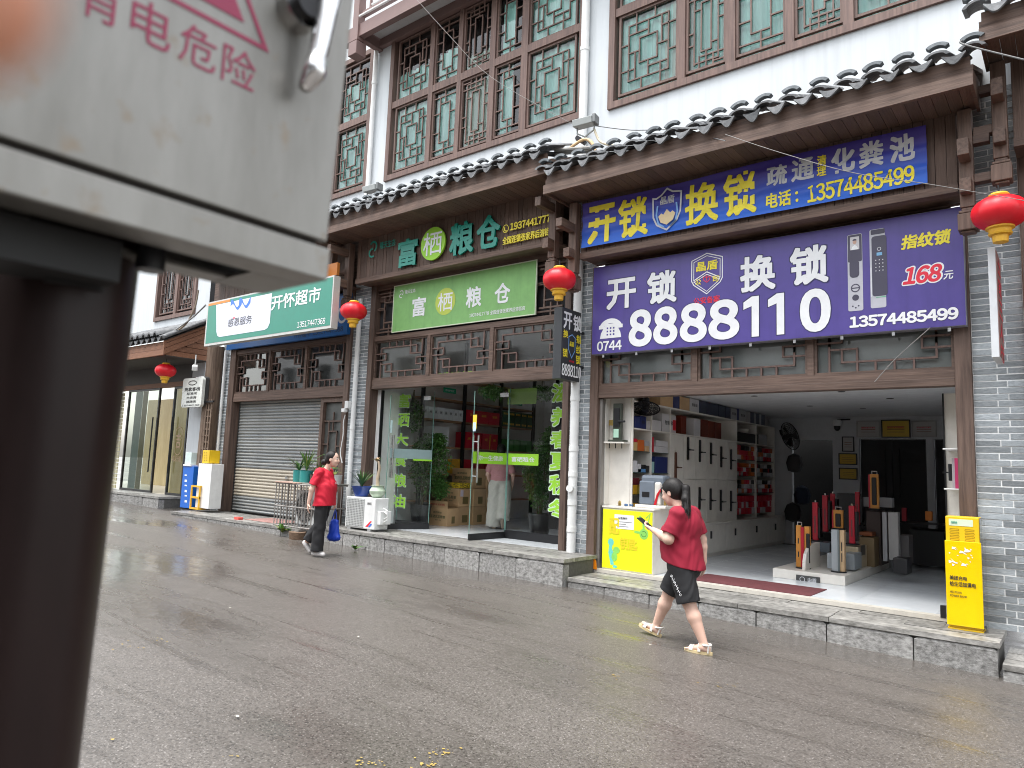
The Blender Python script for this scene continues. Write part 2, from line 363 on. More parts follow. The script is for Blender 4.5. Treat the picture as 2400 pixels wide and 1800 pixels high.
for y in ys:
    for x in xs: g.add([(x, y, zg(x))], [])
n = len(xs)
for j in range(len(ys) - 1):
    for i in range(n - 1): g.f.append((j * n + i, j * n + i + 1, (j + 1) * n + i + 1, (j + 1) * n + i)); g.mi.append(0)
struct(g.build('road', road_mat()))

# ---------------------------------------------------------------- raised stone platforms
def platform(name, label, x0, x1, yf, yb, zt, stones, slab=.62, holes=(), topth=.05, rows=3):
    core = box(name, x0 + .012, x1 - .012, yf + .03, yb, zg(x0) - .6, zt - .012, joint_grey, loc=((x0 + x1) / 2, yf, zt))
    core['label'] = label; core['category'] = 'stone step'
    x = x0; i = 0
    while x < x1 - .01:
        w = min(stones[i % len(stones)], x1 - x)
        if x1 - x - w < .18: w = x1 - x
        for (a, b) in holes: pass
        piece('stone', x + .006, x + w - .006, yf + R_.uniform(-.006, .006), yf + .14, zg(x + w) - .2, zt - topth - .004, curb_stone, core, True)
        x += w; i += 1
    # side face stone at the right end and paving slabs on top
    ys_ = [yf - .015 + (yb - yf + .015) * q / rows for q in range(rows + 1)]
    for r in range(rows):
        x = x0 + (0 if r == 0 else -R_.uniform(.1, .5))
        while x < x1 - .01:
            w = R_.uniform(.75, 1.15) * (1.2 if r == 0 else .8); xa, xb = max(x, x0), min(x + w, x1 + (.015))
            if x1 - xb < .15: xb = x1 + .015
            if xb - xa > .05: piece('paving_slab', xa + .004, xb - .004, ys_[r] + .004, ys_[r + 1] - .004, zt - topth, zt + R_.uniform(-.004, .003), curb_top, core, False)
            x += w
            if xb >= x1: break
    return core
platform('stone_step', 'low grey granite step in front of the open lock shop', -5.28, -.66, -.72, .02, -1.40, [.55, .62, .62, .66, .72, .78, .80, .28])
platform('stone_step', 'tall grey granite step in front of the green grain shop', -10.75, -5.30, -.80, .02, -1.17, [.62, .35, .42, .62, .66, .66, .68, .66, .72])
platform('stone_step', 'lowest dark grey stone step at the right edge of the photo', -.63, 1.6, -.80, .02, -1.56, [.7, .8, .8])
platform('stone_step', 'thin kerbed paving in front of the closed grey roller shutter', -15.4, -10.78, -.98, .02, -1.235, [.5, .45, .6, .5])
platform('stone_step', 'pale worn doorstep below the guest house doors', -24, -16.9, -.55, .02, -1.02, [1.2, 1.4, 1.1], rows=1)

# ================================================================ building helpers
def wall_holes(x0, x1, z0, z1, holes, y, depth, mb=None):
    mb = mb or MB(); X = sorted({x0, x1, *[q for h in holes for q in h[:2]]}); Z = sorted({z0, z1, *[q for h in holes for q in h[2:]]})
    X = [q for q in X if x0 <= q <= x1]; Z = [q for q in Z if z0 <= q <= z1]
    for i in range(len(X) - 1):
        for j in range(len(Z) - 1):
            cx, cz = (X[i] + X[i + 1]) / 2, (Z[j] + Z[j + 1]) / 2
            if any(h[0] < cx < h[1] and h[2] < cz < h[3] for h in holes): continue
            mb.quad((X[i], y, Z[j]), (X[i + 1], y, Z[j]), (X[i + 1], y, Z[j + 1]), (X[i], y, Z[j + 1]))
    for h in holes:
        a, b, c, d = max(h[0], x0), min(h[1], x1), max(h[2], z0), min(h[3], z1)
        mb.quad((a, y, c), (b, y, c), (b, y + depth, c), (a, y + depth, c)); mb.quad((a, y, d), (b, y, d), (b, y + depth, d), (a, y + depth, d))
        mb.quad((a, y, c), (a, y + depth, c), (a, y + depth, d), (a, y, d)); mb.quad((b, y, c), (b, y + depth, c), (b, y + depth, d), (b, y, d))
    return mb
LAT_A = [('h', .86, .14, .86), ('v', .28, .86, 1), ('v', .62, .86, 1), ('h', .74, .14, .5), ('v', .5, .66, .86), ('v', .28, .74, .86), ('h', .66, .34, .66)]
def rot4(L):
    o = []
    for d, c, a, b in L:
        for q in range(4):
            if d == 'h': s = [(a, c), (b, c)]
            else: s = [(c, a), (c, b)]
            for _ in range(q): s = [(y, 1 - x) for x, y in s]
            o.append(s)
    return o
def rot2(L):
    o = []
    for d, c, a, b in L:
        s = [(a, c), (b, c)] if d == 'h' else [(c, a), (c, b)]
        o.append(s); o.append([(1 - x, 1 - y) for x, y in s])
    return o
LAT = {
 'A': rot4(LAT_A),
 'B': rot2([('v', .28, .2, .8), ('h', .8, .28, .72), ('v', .5, .8, 1), ('h', .91, .0, 1), ('h', .66, 0, .28), ('h', .36, 0, .28), ('v', .28, .8, .91)]),
 'C': rot2([('v', .16, .06, .93), ('h', .93, .16, .84), ('v', .36, .2, .8), ('h', .8, .36, .64), ('h', .86, 0, .64), ('v', .5, .8, 1), ('v', .3, .86, 1), ('h', .72, .16, .36), ('h', .45, .0, .16), ('h', .7, .84, 1), ('h', .96, .0, .3), ('v', .7, .86, 1)]),
 'T': rot2([('h', .84, .10, .80), ('v', .10, .45, .84), ('h', .50, 0, .20), ('v', .20, .50, .68), ('h', .68, 0, .20), ('v', .26, .84, 1), ('v', .40, .84, 1), ('v', .54, .84, 1), ('v', .68, .62, 1), ('h', .62, .68, .90), ('v', .90, .40, 1), ('v', .80, .62, .84)]),
 'U': rot2([('v', .5, .78, 1), ('h', .86, .14, .86), ('v', .28, .72, .86), ('v', .72, .72, .86), ('h', .72, .28, .72), ('v', .28, .3, .72), ('h', .6, 0, .28), ('h', .42, .72, 1), ('h', .93, 0, 1)]),
 'G': [[(x, 0), (x, 1)] for x in (.25, .5, .75)] + [[(0, y), (1, y)] for y in (.2, .4, .6, .8)] }
def lattice(kind, x0, x1, z0, z1, y, w, d, parent, mat):
    mb = MB(); W, H = x1 - x0, z1 - z0
    for (a, b) in LAT[kind]:
        xa, za, xb, zb = x0 + a[0] * W, z0 + a[1] * H, x0 + b[0] * W, z0 + b[1] * H
        if abs(xa - xb) < 1e-6: mb.box(xa - w / 2, xa + w / 2, y, y + d, min(za, zb) - w / 2, max(za, zb) + w / 2)
        else: mb.box(min(xa, xb) - w / 2, max(xa, xb) + w / 2, y - .0015, y + d + .0015, za - w / 2, za + w / 2)
    return mb.build('lattice', mat, parent)
def frame_ring(mb, x0, x1, z0, z1, w, y0, y1):
    mb.box(x0, x0 + w, y0, y1, z0, z1); mb.box(x1 - w, x1, y0, y1, z0, z1); mb.box(x0 + w, x1 - w, y0 + .001, y1, z0, z0 + w); mb.box(x0 + w, x1 - w, y0 + .001, y1, z1 - w, z1)
def window(bld, X, Z, kinds, outer, curtains, room_z=None):
    """X: list of (x0,x1) glass columns, Z: list of (z0,z1) rows, outer: frame rectangle"""
    x0, x1, z0, z1 = outer; fr = MB(); fr.box(x0, x0 + .10, -.045, .09, z0, z1); fr.box(x1 - .10, x1, -.045, .09, z0, z1)
    fr.box(x0 + .1, x1 - .1, -.044, .09, z0, z0 + .10); fr.box(x0 + .1, x1 - .1, -.044, .09, z1 - .1, z1)
    for i in range(len(X) - 1): a, b = X[i][1] + .035, X[i + 1][0] - .035; fr.box(a, b, -.03, .09, z0 + .1, z1 - .1)
    for j in range(len(Z) - 1): a, b = Z[j][1] + .035, Z[j + 1][0] - .035; fr.box(x0 + .1, x1 - .1, -.029, .088, a, b)
    win = fr.build('window', win_z, bld, fix=True)
    rb = MB(); X0, X1, Z0, Z1 = x0 - .02, x1 + .02, z0 - .02, z1 + .02
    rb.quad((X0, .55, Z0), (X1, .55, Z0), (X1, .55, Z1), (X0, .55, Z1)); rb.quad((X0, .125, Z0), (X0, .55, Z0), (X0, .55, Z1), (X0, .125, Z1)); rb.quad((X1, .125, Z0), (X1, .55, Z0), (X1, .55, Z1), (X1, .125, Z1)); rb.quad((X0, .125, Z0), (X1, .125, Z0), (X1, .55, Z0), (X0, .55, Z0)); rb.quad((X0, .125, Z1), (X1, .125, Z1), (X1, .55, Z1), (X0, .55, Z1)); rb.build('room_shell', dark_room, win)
    for j, (za, zb) in enumerate(Z):
        for i, (xa, xb) in enumerate(X):
            s = MB(); frame_ring(s, xa - .034, xb + .034, za - .034, zb + .034, .034, .0, .05); s.build('sash', win_z, win)
            lattice(kinds[i], xa, xb, za, zb, .012, .019, .022, win, win_z)
            MB().quad((xa, .042, za), (xb, .042, za), (xb, .042, zb), (xa, .042, zb)).build('pane', win_glass, win)
    for (xa, xb, za, zb, mt) in curtains:
        c = MB(); n = max(6, int((xb - xa) / .035)); pts = [(xa + (xb - xa) * i / n, .11 + .02 * math.sin(i * 1.7) + .012 * math.sin(i * .6)) for i in range(n + 1)]
        for i in range(n): c.quad((pts[i][0], pts[i][1], za), (pts[i + 1][0], pts[i + 1][1], za), (pts[i + 1][0], pts[i + 1][1], zb), (pts[i][0], pts[i][1], zb))
        c.build('curtain', mt, win, smooth=True)
    return win
def brick_strip(bld, x0, x1, z0, z1, y, course=.066, joint=.012, full=.215, seed=1):
    rr = random.Random(seed)
    w = box('brick_wall', x0, x1, y + .0015, y + .12, z0, z1, mortar, bld)
    z = z0; k = 0
    while z < z1 - .02:
        zt = min(z + course - joint, z1); wdt = x1 - x0
        if wdt < .2: cuts = [0, 1] if k % 2 else [0, .45, 1]
        elif wdt < .32: cuts = [0, .68, 1] if k % 2 else [0, .32, 1]
        else: cuts = [0, .46, 1] if k % 2 else [0, .66, 1]
        c2 = [x0 + wdt * (q + (rr.uniform(-.02, .02) if 0 < q < 1 else 0)) for q in cuts]
        for i in range(len(c2) - 1): piece('brick', c2[i] + joint / 2, c2[i + 1] - joint / 2, y - rr.uniform(0, .007), y + .05, z, zt, grey_brick, w)
        z += course; k += 1
    return w
_tile = {}
def tile_meshes():
    if _tile: return _tile
    # drip tile: rounded tongue plate hanging at the eave, with the trough tile behind it
    m_ = MB(); n = 12; w = .098; pts = []
    for i in range(n + 1):
        t = i / n; x = -w + 2 * w * t; pts.append((x, -.014 - .105 * math.sin(math.pi * t) ** 1.15))
    top = [(-w + 2 * w * i / n, -.030 * math.sin(math.pi * i / n) ** 1.0) for i in range(n + 1)]
    poly = pts + top[::-1]
    vs = []; nn = n + 1
    for y in (-.012, .012):
        for (x, z) in pts: vs.append((x, y, z))
        for (x, z) in top: vs.append((x, y, z))
    fs = []
    for i in range(n):
        fs.append((i, i + 1, nn + i + 1, nn + i)); o = 2 * nn; fs.append((o + i, o + nn + i, o + nn + i + 1, o + i + 1)); fs.append((i, o + i, o + i + 1, i + 1)); fs.append((nn + i, nn + i + 1, o + nn + i + 1, o + nn + i))
    m_.add(vs, fs)
    # trough behind (runs up the slope)
    vs = []; fs = []
    for (y, dz) in ((.0, 0), (.6, .26)):
        for (x, z) in top: vs.append((x, y, z + dz))
        for (x, z) in top: vs.append((x, y, z + dz - .014))
    for i in range(n): fs += [(i, i + 1, 2 * nn + i + 1, 2 * nn + i), (nn + i, 3 * nn + i, 3 * nn + i + 1, nn + i + 1), (i, nn + i, nn + i + 1, i + 1)]
    m_.add(vs, fs); me = bpy.data.meshes.new('drip'); me.from_pydata(m_.v, [], m_.f); me.materials.append(tile_grey); me.polygons.foreach_set('use_smooth', [True] * len(me.polygons)); me.set_sharp_from_angle(angle=.6); _tile['drip'] = me
    def arch(r0, r1, h, y0, y1, dz, mat, key, half=math.pi):
        q = MB(); n = 10; vs = []
        for (y, z0) in ((y0, 0), (y1, dz)):
            for rr in (r1, r0):
                for i in range(n + 1):
                    a = math.pi / 2 - half / 2 + half * i / n; vs.append((rr * math.cos(a), y, z0 + (rr * math.sin(a) * h)))
        nn = n + 1; fs = []
        for i in range(n): fs += [(i, i + 1, nn + i + 1, nn + i), (2 * nn + i, 3 * nn + i, 3 * nn + i + 1, 2 * nn + i + 1), (i, 2 * nn + i, 2 * nn + i + 1, i + 1), (nn + i, nn + i + 1, 3 * nn + i + 1, 3 * nn + i)]
        fs += [(0, nn, 3 * nn, 2 * nn), (n, 2 * nn + n, 3 * nn + n, nn + n)]
        q.add(vs, fs); me = bpy.data.meshes.new(key); me.from_pydata(q.v, [], q.f); me.materials.append(mat); me.polygons.foreach_set('use_smooth', [True] * len(me.polygons)); me.set_sharp_from_angle(angle=.6); _tile[key] = me
    arch(.080, .116, .58, -.035, .6, .27, tile_grey, 'cover', math.pi * .86); arch(.088, .128, .80, -.02, .05, .0, tile_cap, 'cap', math.pi * .56)
    return _tile
def canopy(bld, x0, x1, zf, yf, yb, zboard, period=.28, zs=None, wood_m=None, rise=.26, last=True):
    """tiled eave: two fascia boards, soffit planks, drip / cover / cap tiles. zf = underside of the lower fascia"""
    wm = wood_m or wood_x; T = tile_meshes()
    c = MB(); c.box(x0, x1, yf, yf + .05, zf, zf + .125); c.box(x0 + .02, x1 - .02, yf + .052, yf + .09, zf + .127, zf + .315)
    # sloping roof deck under the tiles
    zt = zf + .225; c.add([(x0, yf + .05, zt), (x1, yf + .05, zt), (x1, .0, zt + rise * 1.6), (x0, .0, zt + rise * 1.6), (x0, yf + .05, zt - .05), (x1, yf + .05, zt - .05), (x1, .0, zt + rise * 1.6 - .05), (x0, .0, zt + rise * 1.6 - .05)], [(0, 1, 2, 3), (7, 6, 5, 4), (0, 4, 5, 1), (1, 5, 6, 2), (2, 6, 7, 3), (3, 7, 4, 0)])
    # end boards
    for xx in (x0, x1 - .03): c.add([(xx, yf + .05, zf + .01), (xx + .03, yf + .05, zf + .01), (xx + .03, yb, zf + .01), (xx, yb, zf + .01), (xx, yf + .05, zt - .052), (xx + .03, yf + .05, zt - .052), (xx + .03, yb, zt + .10), (xx, yb, zt + .10)], [(0, 3, 2, 1), (4, 5, 6, 7), (0, 1, 5, 4), (1, 2, 6, 5), (2, 3, 7, 6), (3, 0, 4, 7)])
    cn = c.build('canopy', wm, bld, fix=True)
    x = x0 + .031; i = 0
    while x < x1 - .04:
        w = min(.118, x1 - .031 - x); piece('soffit_plank', x + .002, x + w - .002, yf + .052, yb, zf + .045, zf + .060 + R_.uniform(0, .003), wood_y, cn); x += w
    n = int(round((x1 - x0) / period)); per = (x1 - x0) / n
    for i in range(n + 1):
        x = x0 + per * i; jx, jr = R_.uniform(-.014, .014), R_.uniform(-.13, .13)
        base = Matrix.Translation((x + jx, yf - .03, zf + .325 + R_.uniform(-.006, .006))) @ Matrix.Rotation(jr, 4, 'Y')
        if i < n: inst('drip_tile', T['drip'], Matrix.Translation((x + per / 2 + R_.uniform(-.008, .008), yf - .05, zf + .325)) @ Matrix.Rotation(R_.uniform(-.12, .12), 4, 'Y') @ Matrix.Rotation(R_.uniform(-.25, .1), 4, 'X') @ Matrix.Diagonal((per / .28 * R_.uniform(.88, 1.02), 1, R_.uniform(.8, 1.1), 1)), cn)
        inst('cover_tile', T['cover'], base @ Matrix.Diagonal((per / .28 * 1.0, 1, 1, 1)), cn)
        inst('cap_tile', T['cap'], base @ Matrix.Translation((0, .03, .078)) @ Matrix.Rotation(R_.uniform(-.06, .06), 4, 'Y'), cn)
    return cn
def plank_board(bld, x0, x1, y, z0, z1, rail=.085, pw_=.098):
    b = MB(); b.box(x0, x1, y - .025, y + .10, z0, z0 + rail); b.box(x0, x1, y + .03, y + .10, z0 + rail, z1)
    pb = b.build('sign_board', wood_x, bld); x = x0 + .002
    while x < x1 - .01:
        w = min(pw_ * R_.uniform(.92, 1.08), x1 - .002 - x); piece('plank', x + .002, x + w - .003, y + R_.uniform(0, .006), y + .03, z0 + rail + .001, z1, wood_z, pb); x += w
    # dark boarded underside back to the shop front
    piece('plank', x0, x1, y + .10, -.005, z0 + .02, z0 + .04, wood_y, pb)
    return pb
def bracket(bld, x, y, z0, z1, arms):
    b = MB(); b.box(x - .062, x + .062, y - .062, y + .062, z0, z1)
    for s, zz, h in ((.052, z0 - .03, .03), (.085, z0 - .235, .17), (.075, z0 - .06, .028)): b.box(x - s, x + s, y - s, y + s, zz, zz + h)
    b.box(x - .06, x + .06, y - .06, y + .06, z0 - .26, z0 - .236)
    o = b.build('bracket_post', wood_z, bld, bevel=.008)
    for (dx, dy, zz, l, h) in arms:
        if dy: box('bracket_arm', x - .05, x + .05, y - .062 - l if dy < 0 else y + .062, y - .062 if dy < 0 else y + .062 + l, zz, zz + h, wood_y, o, .006)
        else: box('bracket_arm', x + .062 if dx > 0 else x - .062 - l, x + .062 + l if dx > 0 else x - .062, y - .05, y + .05, zz, zz + h, wood_x, o, .006)
    return o
def transom(bld, x0, x1, z0, z1, n, mat_pane, kind='T', y=0.):
    f = MB(); f.box(x0, x1, y - .02, y + .07, z0 - .09, z0); f.box(x0, x1, y - .02, y + .07, z1, z1 + .09)
    w = (x1 - x0) / n
    for i in range(1, n): f.box(x0 + w * i - .035, x0 + w * i + .035, y - .018, y + .068, z0, z1)
    t = f.build('transom', frame_x, bld, fix=True)
    for i in range(n):
        a, b = x0 + w * i + (.035 if i else .0), x0 + w * (i + 1) - (.035 if i < n - 1 else 0)
        s = MB(); frame_ring(s, a, b, z0, z1, .03, y + .002, y + .05); s.build('sash', frame_x, t)
        lattice(kind, a + .03, b - .03, z0 + .03, z1 - .03, y + .015, .021, .024, t, win_z)
        MB().quad((a + .02, y + .045, z0 + .02), (b - .02, y + .045, z0 + .02), (b - .02, y + .045, z1 - .02), (a + .02, y + .045, z1 - .02)).build('pane', mat_pane, t)
    return t

# ================================================================ lock shop (right)
lock = thing('shop_building', 'white two-storey shop with grey tiled eave, open-fronted lock store below', 'shop', (-3, 0, -1.4))
W2X = [(-5.084, -4.203), (-4.018, -3.513), (-3.31, -2.732), (-2.559, -2.06), (-1.87, -1.0)]; W2Z = [(5.47, 6.66), (6.86, 8.05)]
wall_holes(-5.68, -.30, 4.0, 10.5, [(-5.2, -.86, 5.33, 8.2)], 0, .12).build('wall', white_wall, lock)
window(lock, W2X, W2Z, 'ACBCA', (-5.27, -.80, 5.27, 8.25), [(-5.2, -1, 5.35, 7.9, teal_curtain), (-4.5, -3.9, 5.36, 7.9, pale_curtain)])
canopy(lock, -5.66, -.66, 3.73, -1.03, -.38, 3.7, .285)
plank_board(lock, -5.43, -.875, -.40, 2.93, 3.775)
box('post', -5.444, -5.315, -.05, .16, -1.36, 2.9, frame_z, lock, .008); box('post', -1.0, -.85, -.05, .16, -1.36, 2.9, frame_z, lock, .008)
box('door_channel', -5.314, -5.27, .02, .10, -1.35, .99, grey_steel, lock)
box('lintel', -5.314, -1.001, -.03, .12, 1.0, 1.085, frame_x, lock, .006)
transom(lock, -5.314, -1.001, 1.176, 1.92, 3, dusty)
brick_strip(lock, -.848, -.40, -1.40, 4.15, .0, seed=3)
brick_strip(lock, -5.808, -5.446, -1.17, 4.2, .0, seed=4)
box('post', -.398, -.20, -.05, .12, -1.56, 3.7, frame_z, lock, .008)
bracket(lock, -.79, -.46, 2.72, 3.74, [(0, -1, 3.18, .22, .17), (0, -1, 2.84, .12, .14), (1, 0, 3.36, .14, .09), (1, 0, 2.96, .2, .09)])
bracket(lock, -5.50, -.46, 2.72, 3.74, [(0, -1, 3.30, .34, .12), (0, -1, 2.92, .14, .13)])
box('transom_back', -5.314, -1.001, .09, .11, 1.09, 2.015, P('frosted_grey', (.50, .51, .50), .5), lock)
# behind the big sign the shop front is boarded
box('front_board', -5.314, -1.001, .075, .10, 2.02, 3.0, wood_x, lock)
# interior shell
fl = box('floor', -5.31, -.95, .02, 6.7, -1.45, -1.354, joint_grey, lock); struct(fl)
for i in range(6):
    for j in range(8):
        a, b = -5.25 + .8 * i, min(-5.25 + .8 * (i + 1), -.95); c, d = .09 + .8 * j, min(.09 + .8 * (j + 1), 6.2)
        if b - a > .05 and d - c > .05: piece('tile', a + .0015, b - .0015, c + .0015, d - .0015, -1.354, -1.35, floor_tile, fl)
box('threshold', -5.31, -1.0, -.04, .088, -1.395, -1.349, P('pale_sill', (.55, .52, .46), .5, streak=.2), lock)
ci = box('ceiling', -5.4, -.9, .13, 6.8, 1.21, 1.3, ceiling_m, lock)
BY = 6.5
iw = MB(); iw.box(-5.46, -5.36, .165, 6.7, -1.45, 1.21); iw.box(-.95, -.86, .165, 6.7, -1.45, 1.21)
XX = [onY(u_, 1031, BY)[0] for u_ in (1856, 1951, 2013, 2170, 2188)]
for (a, b, c, d) in ((-5.36, XX[0], -1.45, 1.21), (XX[1], XX[2], -1.45, 1.21), (XX[0], XX[1], .755, 1.21), (XX[2], XX[3], .79, 1.21), (XX[3], XX[4], -1.45, 1.21), (XX[4], -.95, .79, 1.21)): iw.box(a, b, BY, BY + .12, c, d)
iw.build('interior_wall', P('interior_white', (.58, .59, .60), .8), lock)
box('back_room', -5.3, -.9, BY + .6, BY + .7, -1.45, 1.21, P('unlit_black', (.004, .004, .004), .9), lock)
hb = (XX[2] + XX[3]) / 2
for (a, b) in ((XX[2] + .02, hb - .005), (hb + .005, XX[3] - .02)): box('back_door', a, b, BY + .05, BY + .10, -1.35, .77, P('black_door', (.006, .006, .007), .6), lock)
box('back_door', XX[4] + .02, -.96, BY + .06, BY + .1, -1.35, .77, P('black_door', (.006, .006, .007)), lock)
MB().tube([(hb - .12, BY + .02, -.3), (hb - .12, BY + .02, .6)], .012).tube([(hb + .12, BY + .02, -.3), (hb + .12, BY + .02, .6)], .012).build('door_pull', dark_metal, lock)
for (x, y) in ((-3.9, 2.2), (-2.6, 2.0), (-2.2, 3.1), (-3.6, 4.0), (-2.9, 4.6)):
    MB().lathe([(.05, 0), (.05, .004), (.035, .006)], (x, y, 1.2025), 16).build('downlight', dark_metal, lock)

# ================================================================ grain shop (middle)
grain = thing('shop_building', 'white two-storey shop with green grain-store fascia and glass doors', 'shop', (-8.2, 0, -1.2))
W1X = [(-9.985, -9.155), (-8.976, -8.433), (-8.267, -7.673), (-7.49, -6.981), (-6.785, -5.912)]; W1Z = [(5.47, 6.69), (6.89, 8.05)]
wall_holes(-10.62, -5.682, 4.3, 10.5, [(-10.12, -5.80, 5.33, 8.15)], 0, .12).build('wall', white_wall, grain)
window(grain, W1X, W1Z, 'ABCBA', (-10.2, -5.70, 5.29, 8.22), [(-10.1, -9.0, 5.36, 7.45, teal_curtain), (-8.98, -8.45, 5.36, 7.5, teal_curtain), (-8.4, -7.5, 5.36, 7.2, pale_curtain), (-7.47, -7.2, 5.36, 7.9, teal_curtain), (-6.95, -5.85, 5.36, 8.1, teal_curtain)])
canopy(grain, -10.9, -5.64, 4.03, -1.03, -.34, 4.0, .285)
plank_board(grain, -10.42, -5.84, -.36, 3.24, 4.085, pw_=.088)
box('post', -10.33, -10.205, -.06, .14, -1.17, 3.4, frame_z, grain, .008); box('post', -5.916, -5.81, -.05, .14, -1.17, 3.4, frame_z, grain, .008)
box('lintel', -10.204, -5.917, -.03, .12, 1.31, 1.395, frame_x, grain, .006)
transom(grain, -10.204, -5.917, 1.486, 2.20, 3, dusty)
# upper lattice band hidden mostly by the banner
ub = MB(); ub.box(-10.204, -5.917, -.02, .07, 3.16, 3.4)
ub = ub.build('upper_transom', frame_x, grain)
lattice('U', -10.18, -9.55, 2.30, 3.15, .0, .026, .03, ub, frame_x); lattice('U', -6.50, -5.93, 2.30, 3.15, .0, .026, .03, ub, frame_x)
box('front_board', -10.204, -5.917, .09, .11, 2.295, 3.4, dark_room, grain)
brick_strip(grain, -10.86, -10.332, -1.22, 4.3, .0, seed=6)
bracket(grain, -5.86, -.46, 3.0, 4.0, [(0, -1, 3.66, .36, .13), (0, -1, 3.10, .15, .15), (1, 0, 3.4, .12, .1)])
bracket(grain, -10.52, -.46, 3.0, 4.0, [(0, -1, 3.74, .42, .13), (0, -1, 3.14, .2, .15), (-1, 0, 3.42, .16, .1)])
fl = box('floor', -10.2, -5.93, .02, 5.6, -1.27, -1.174, joint_grey, grain); struct(fl)
for i in range(6):
    for j in range(7):
        a, b = -10.2 + .8 * i, min(-10.2 + .8 * (i + 1), -5.93); c, d = .05 + .8 * j, min(.05 + .8 * (j + 1), 5.6)
        if b - a > .05: piece('tile', a + .001, b - .001, c + .001, d - .001, -1.174, -1.17, floor_tile, fl)
iw = MB(); iw.box(-10.32, -10.2, .14, 5.6, -1.3, 2.9); iw.box(-5.93, -5.82, .145, 5.6, -1.3, 2.9); iw.box(-10.2, -5.93, 5.4, 5.5, -1.3, 2.9)
iw.build('interior_wall', P('grain_wall_white', (.78, .77, .75), .8), grain); box('ceiling', -10.2, -5.93, .14, 5.5, 2.6, 2.7, ceiling_m, grain)
box('jamb', -10.203, -10.12, .145, .62, -1.17, 1.305, white_paint, grain); box('jamb', -10.118, -10.09, .145, .20, -1.17, 1.305, dark_metal, grain)
# jetty of the upper storey at the top edge of the photo
je = MB(); je.box(-10.62, -3.0, -.62, -.50, 8.05, 8.30); je.box(-10.62, -3.0, -.60, -.50, 8.48, 8.56); je.box(-10.62, -10.50, -.50, 0, 8.06, 8.3)
je.box(-10.62, -3.0, -.1, -.002, 8.1, 8.26)
jo = je.build('jetty', P('mauve_brown_beam', (.20, .13, .12), .6), grain)
box('jetty_soffit', -10.49, -3.0, -.49, -.01, 8.27, 8.31, white_wall, grain)
box('jetty_post', -10.64, -10.48, -.66, -.50, 7.98, 9.6, P('mauve_brown_beam', (.2, .13, .12)), grain); box('jetty_drop', -10.68, -10.44, -.70, -.46, 7.66, 7.93, P('mauve_brown_beam', (.2, .13, .12)), grain, .01)
box('jetty_arm', -10.95, -10.65, -.64, -.52, 8.0, 8.28, P('mauve_brown_beam', (.2, .13, .12)), grain)
for i in range(18): box('rail_post', -10.3 + i * .4, -10.26 + i * .4, -.56, -.52, 8.56, 9.4, P('mauve_brown_beam', (.2, .13, .12)), grain)
rl = MB().tube([(-10.45, -.66, 8.42), (-3.2, -.66, 8.42)], .022).tube([(-10.1, -.66, 8.52), (-3.2, -.66, 8.52)], .018); rl.build('conduit', white_paint, grain)

# ================================================================ shutter shop
shut = thing('shop_building', 'brick and timber shop closed by a grey roller shutter', 'shop', (-13, 0, -1.25))
WLX = [(-12.9, -12.1), (-11.75, -10.88)]; WLZ = [(5.47, 6.68), (6.88, 8.05)]
wall_holes(-16.4, -10.622, 4.3, 10.5, [(-13.0, -10.80, 5.33, 8.15)], 0, .12).build('wall', white_wall, shut)
window(shut, WLX, WLZ, 'AA', (-13.1, -10.72, 5.27, 8.22), [(-13, -10.8, 5.36, 7.7, teal_curtain)])
canopy(shut, -15.6, -10.95, 4.03, -1.03, -.34, 4.0, .285)
plank_board(shut, -15.35, -10.72, -.36, 3.24, 4.085)
bracket(shut, -10.95, -.52, 2.95, 4.0, [(0, -1, 3.42, .46, .14), (0, -1, 2.96, .2, .15)])
box('post', -15.15, -14.93, -.05, .15, -1.25, 3.3, frame_z, shut, .01); box('post', -11.0, -10.862, -.05, .15, -1.25, 3.3, frame_z, shut, .008)
box('lintel', -14.929, -11.001, -.03, .12, 1.20, 1.30, frame_x, shut, .006)
transom(shut, -14.929, -11.001, 1.39, 2.28, 3, dusty)
box('front_board', -14.929, -11.001, .08, .10, 2.372, 3.3, wood_x, shut)
box('room_back', -15.2, -10.9, .21, .24, -1.3, 2.4, P('grey_inner_blind', (.12, .125, .12)), shut)
brick_strip(shut, -15.55, -15.152, -1.25, 4.3, .0, seed=8)
# shutter: each slat
sh = box('roller_shutter', -14.9, -11.78, .175, .19, -1.235, 1.20, dark_metal, shut)
slat_m = M('painted_shutter_slat', (.10, .14, .18), .55, col2=(.44, .42, .37), vs=2.6, st=(.5, 3, 9), rand=.18, edge=(.38, .62), streak=.15)
slat_t = M('tan_shutter_slat', (.40, .36, .28), .55, col2=(.55, .50, .42), vs=2.6, st=(.5, 3, 9), rand=.12)
sp = MB(); nn = 6; prof = [(.172 - .022 * math.sin(math.pi * i / nn), -.5 + i / nn) for i in range(nn + 1)]
for mt in (slat_m, slat_t):
    b = MB()
    for (yy, zz) in prof: b.add([(-.5, yy, zz), (.5, yy, zz)], [])
    for i in range(nn): b.f.append((2 * i, 2 * i + 1, 2 * i + 3, 2 * i + 2)); b.mi.append(0)
    me = bpy.data.meshes.new('slat'); me.from_pydata(b.v, [], b.f); me.materials.append(mt); me.polygons.foreach_set('use_smooth', [True] * nn); _unit['slat' + mt.name] = me
z = -1.22; i = 0
while z < 1.19:
    mt = slat_t if -.92 < z < -.30 else slat_m
    inst('slat', _unit['slat' + mt.name], Matrix.Translation((-13.34, 0, z + .034)) @ Matrix.Diagonal((3.12, 1, .064, 1)), sh); z += .068; i += 1
MB().obox((-12.9, .14, -.42), (.09, .03, .05)).build('shutter_lock', steel, sh)
d = MB(); frame_ring(d, -11.76, -11.002, -1.235, 1.198, .09, .02, .12); dd = d.build('side_panel', frame_z, shut)
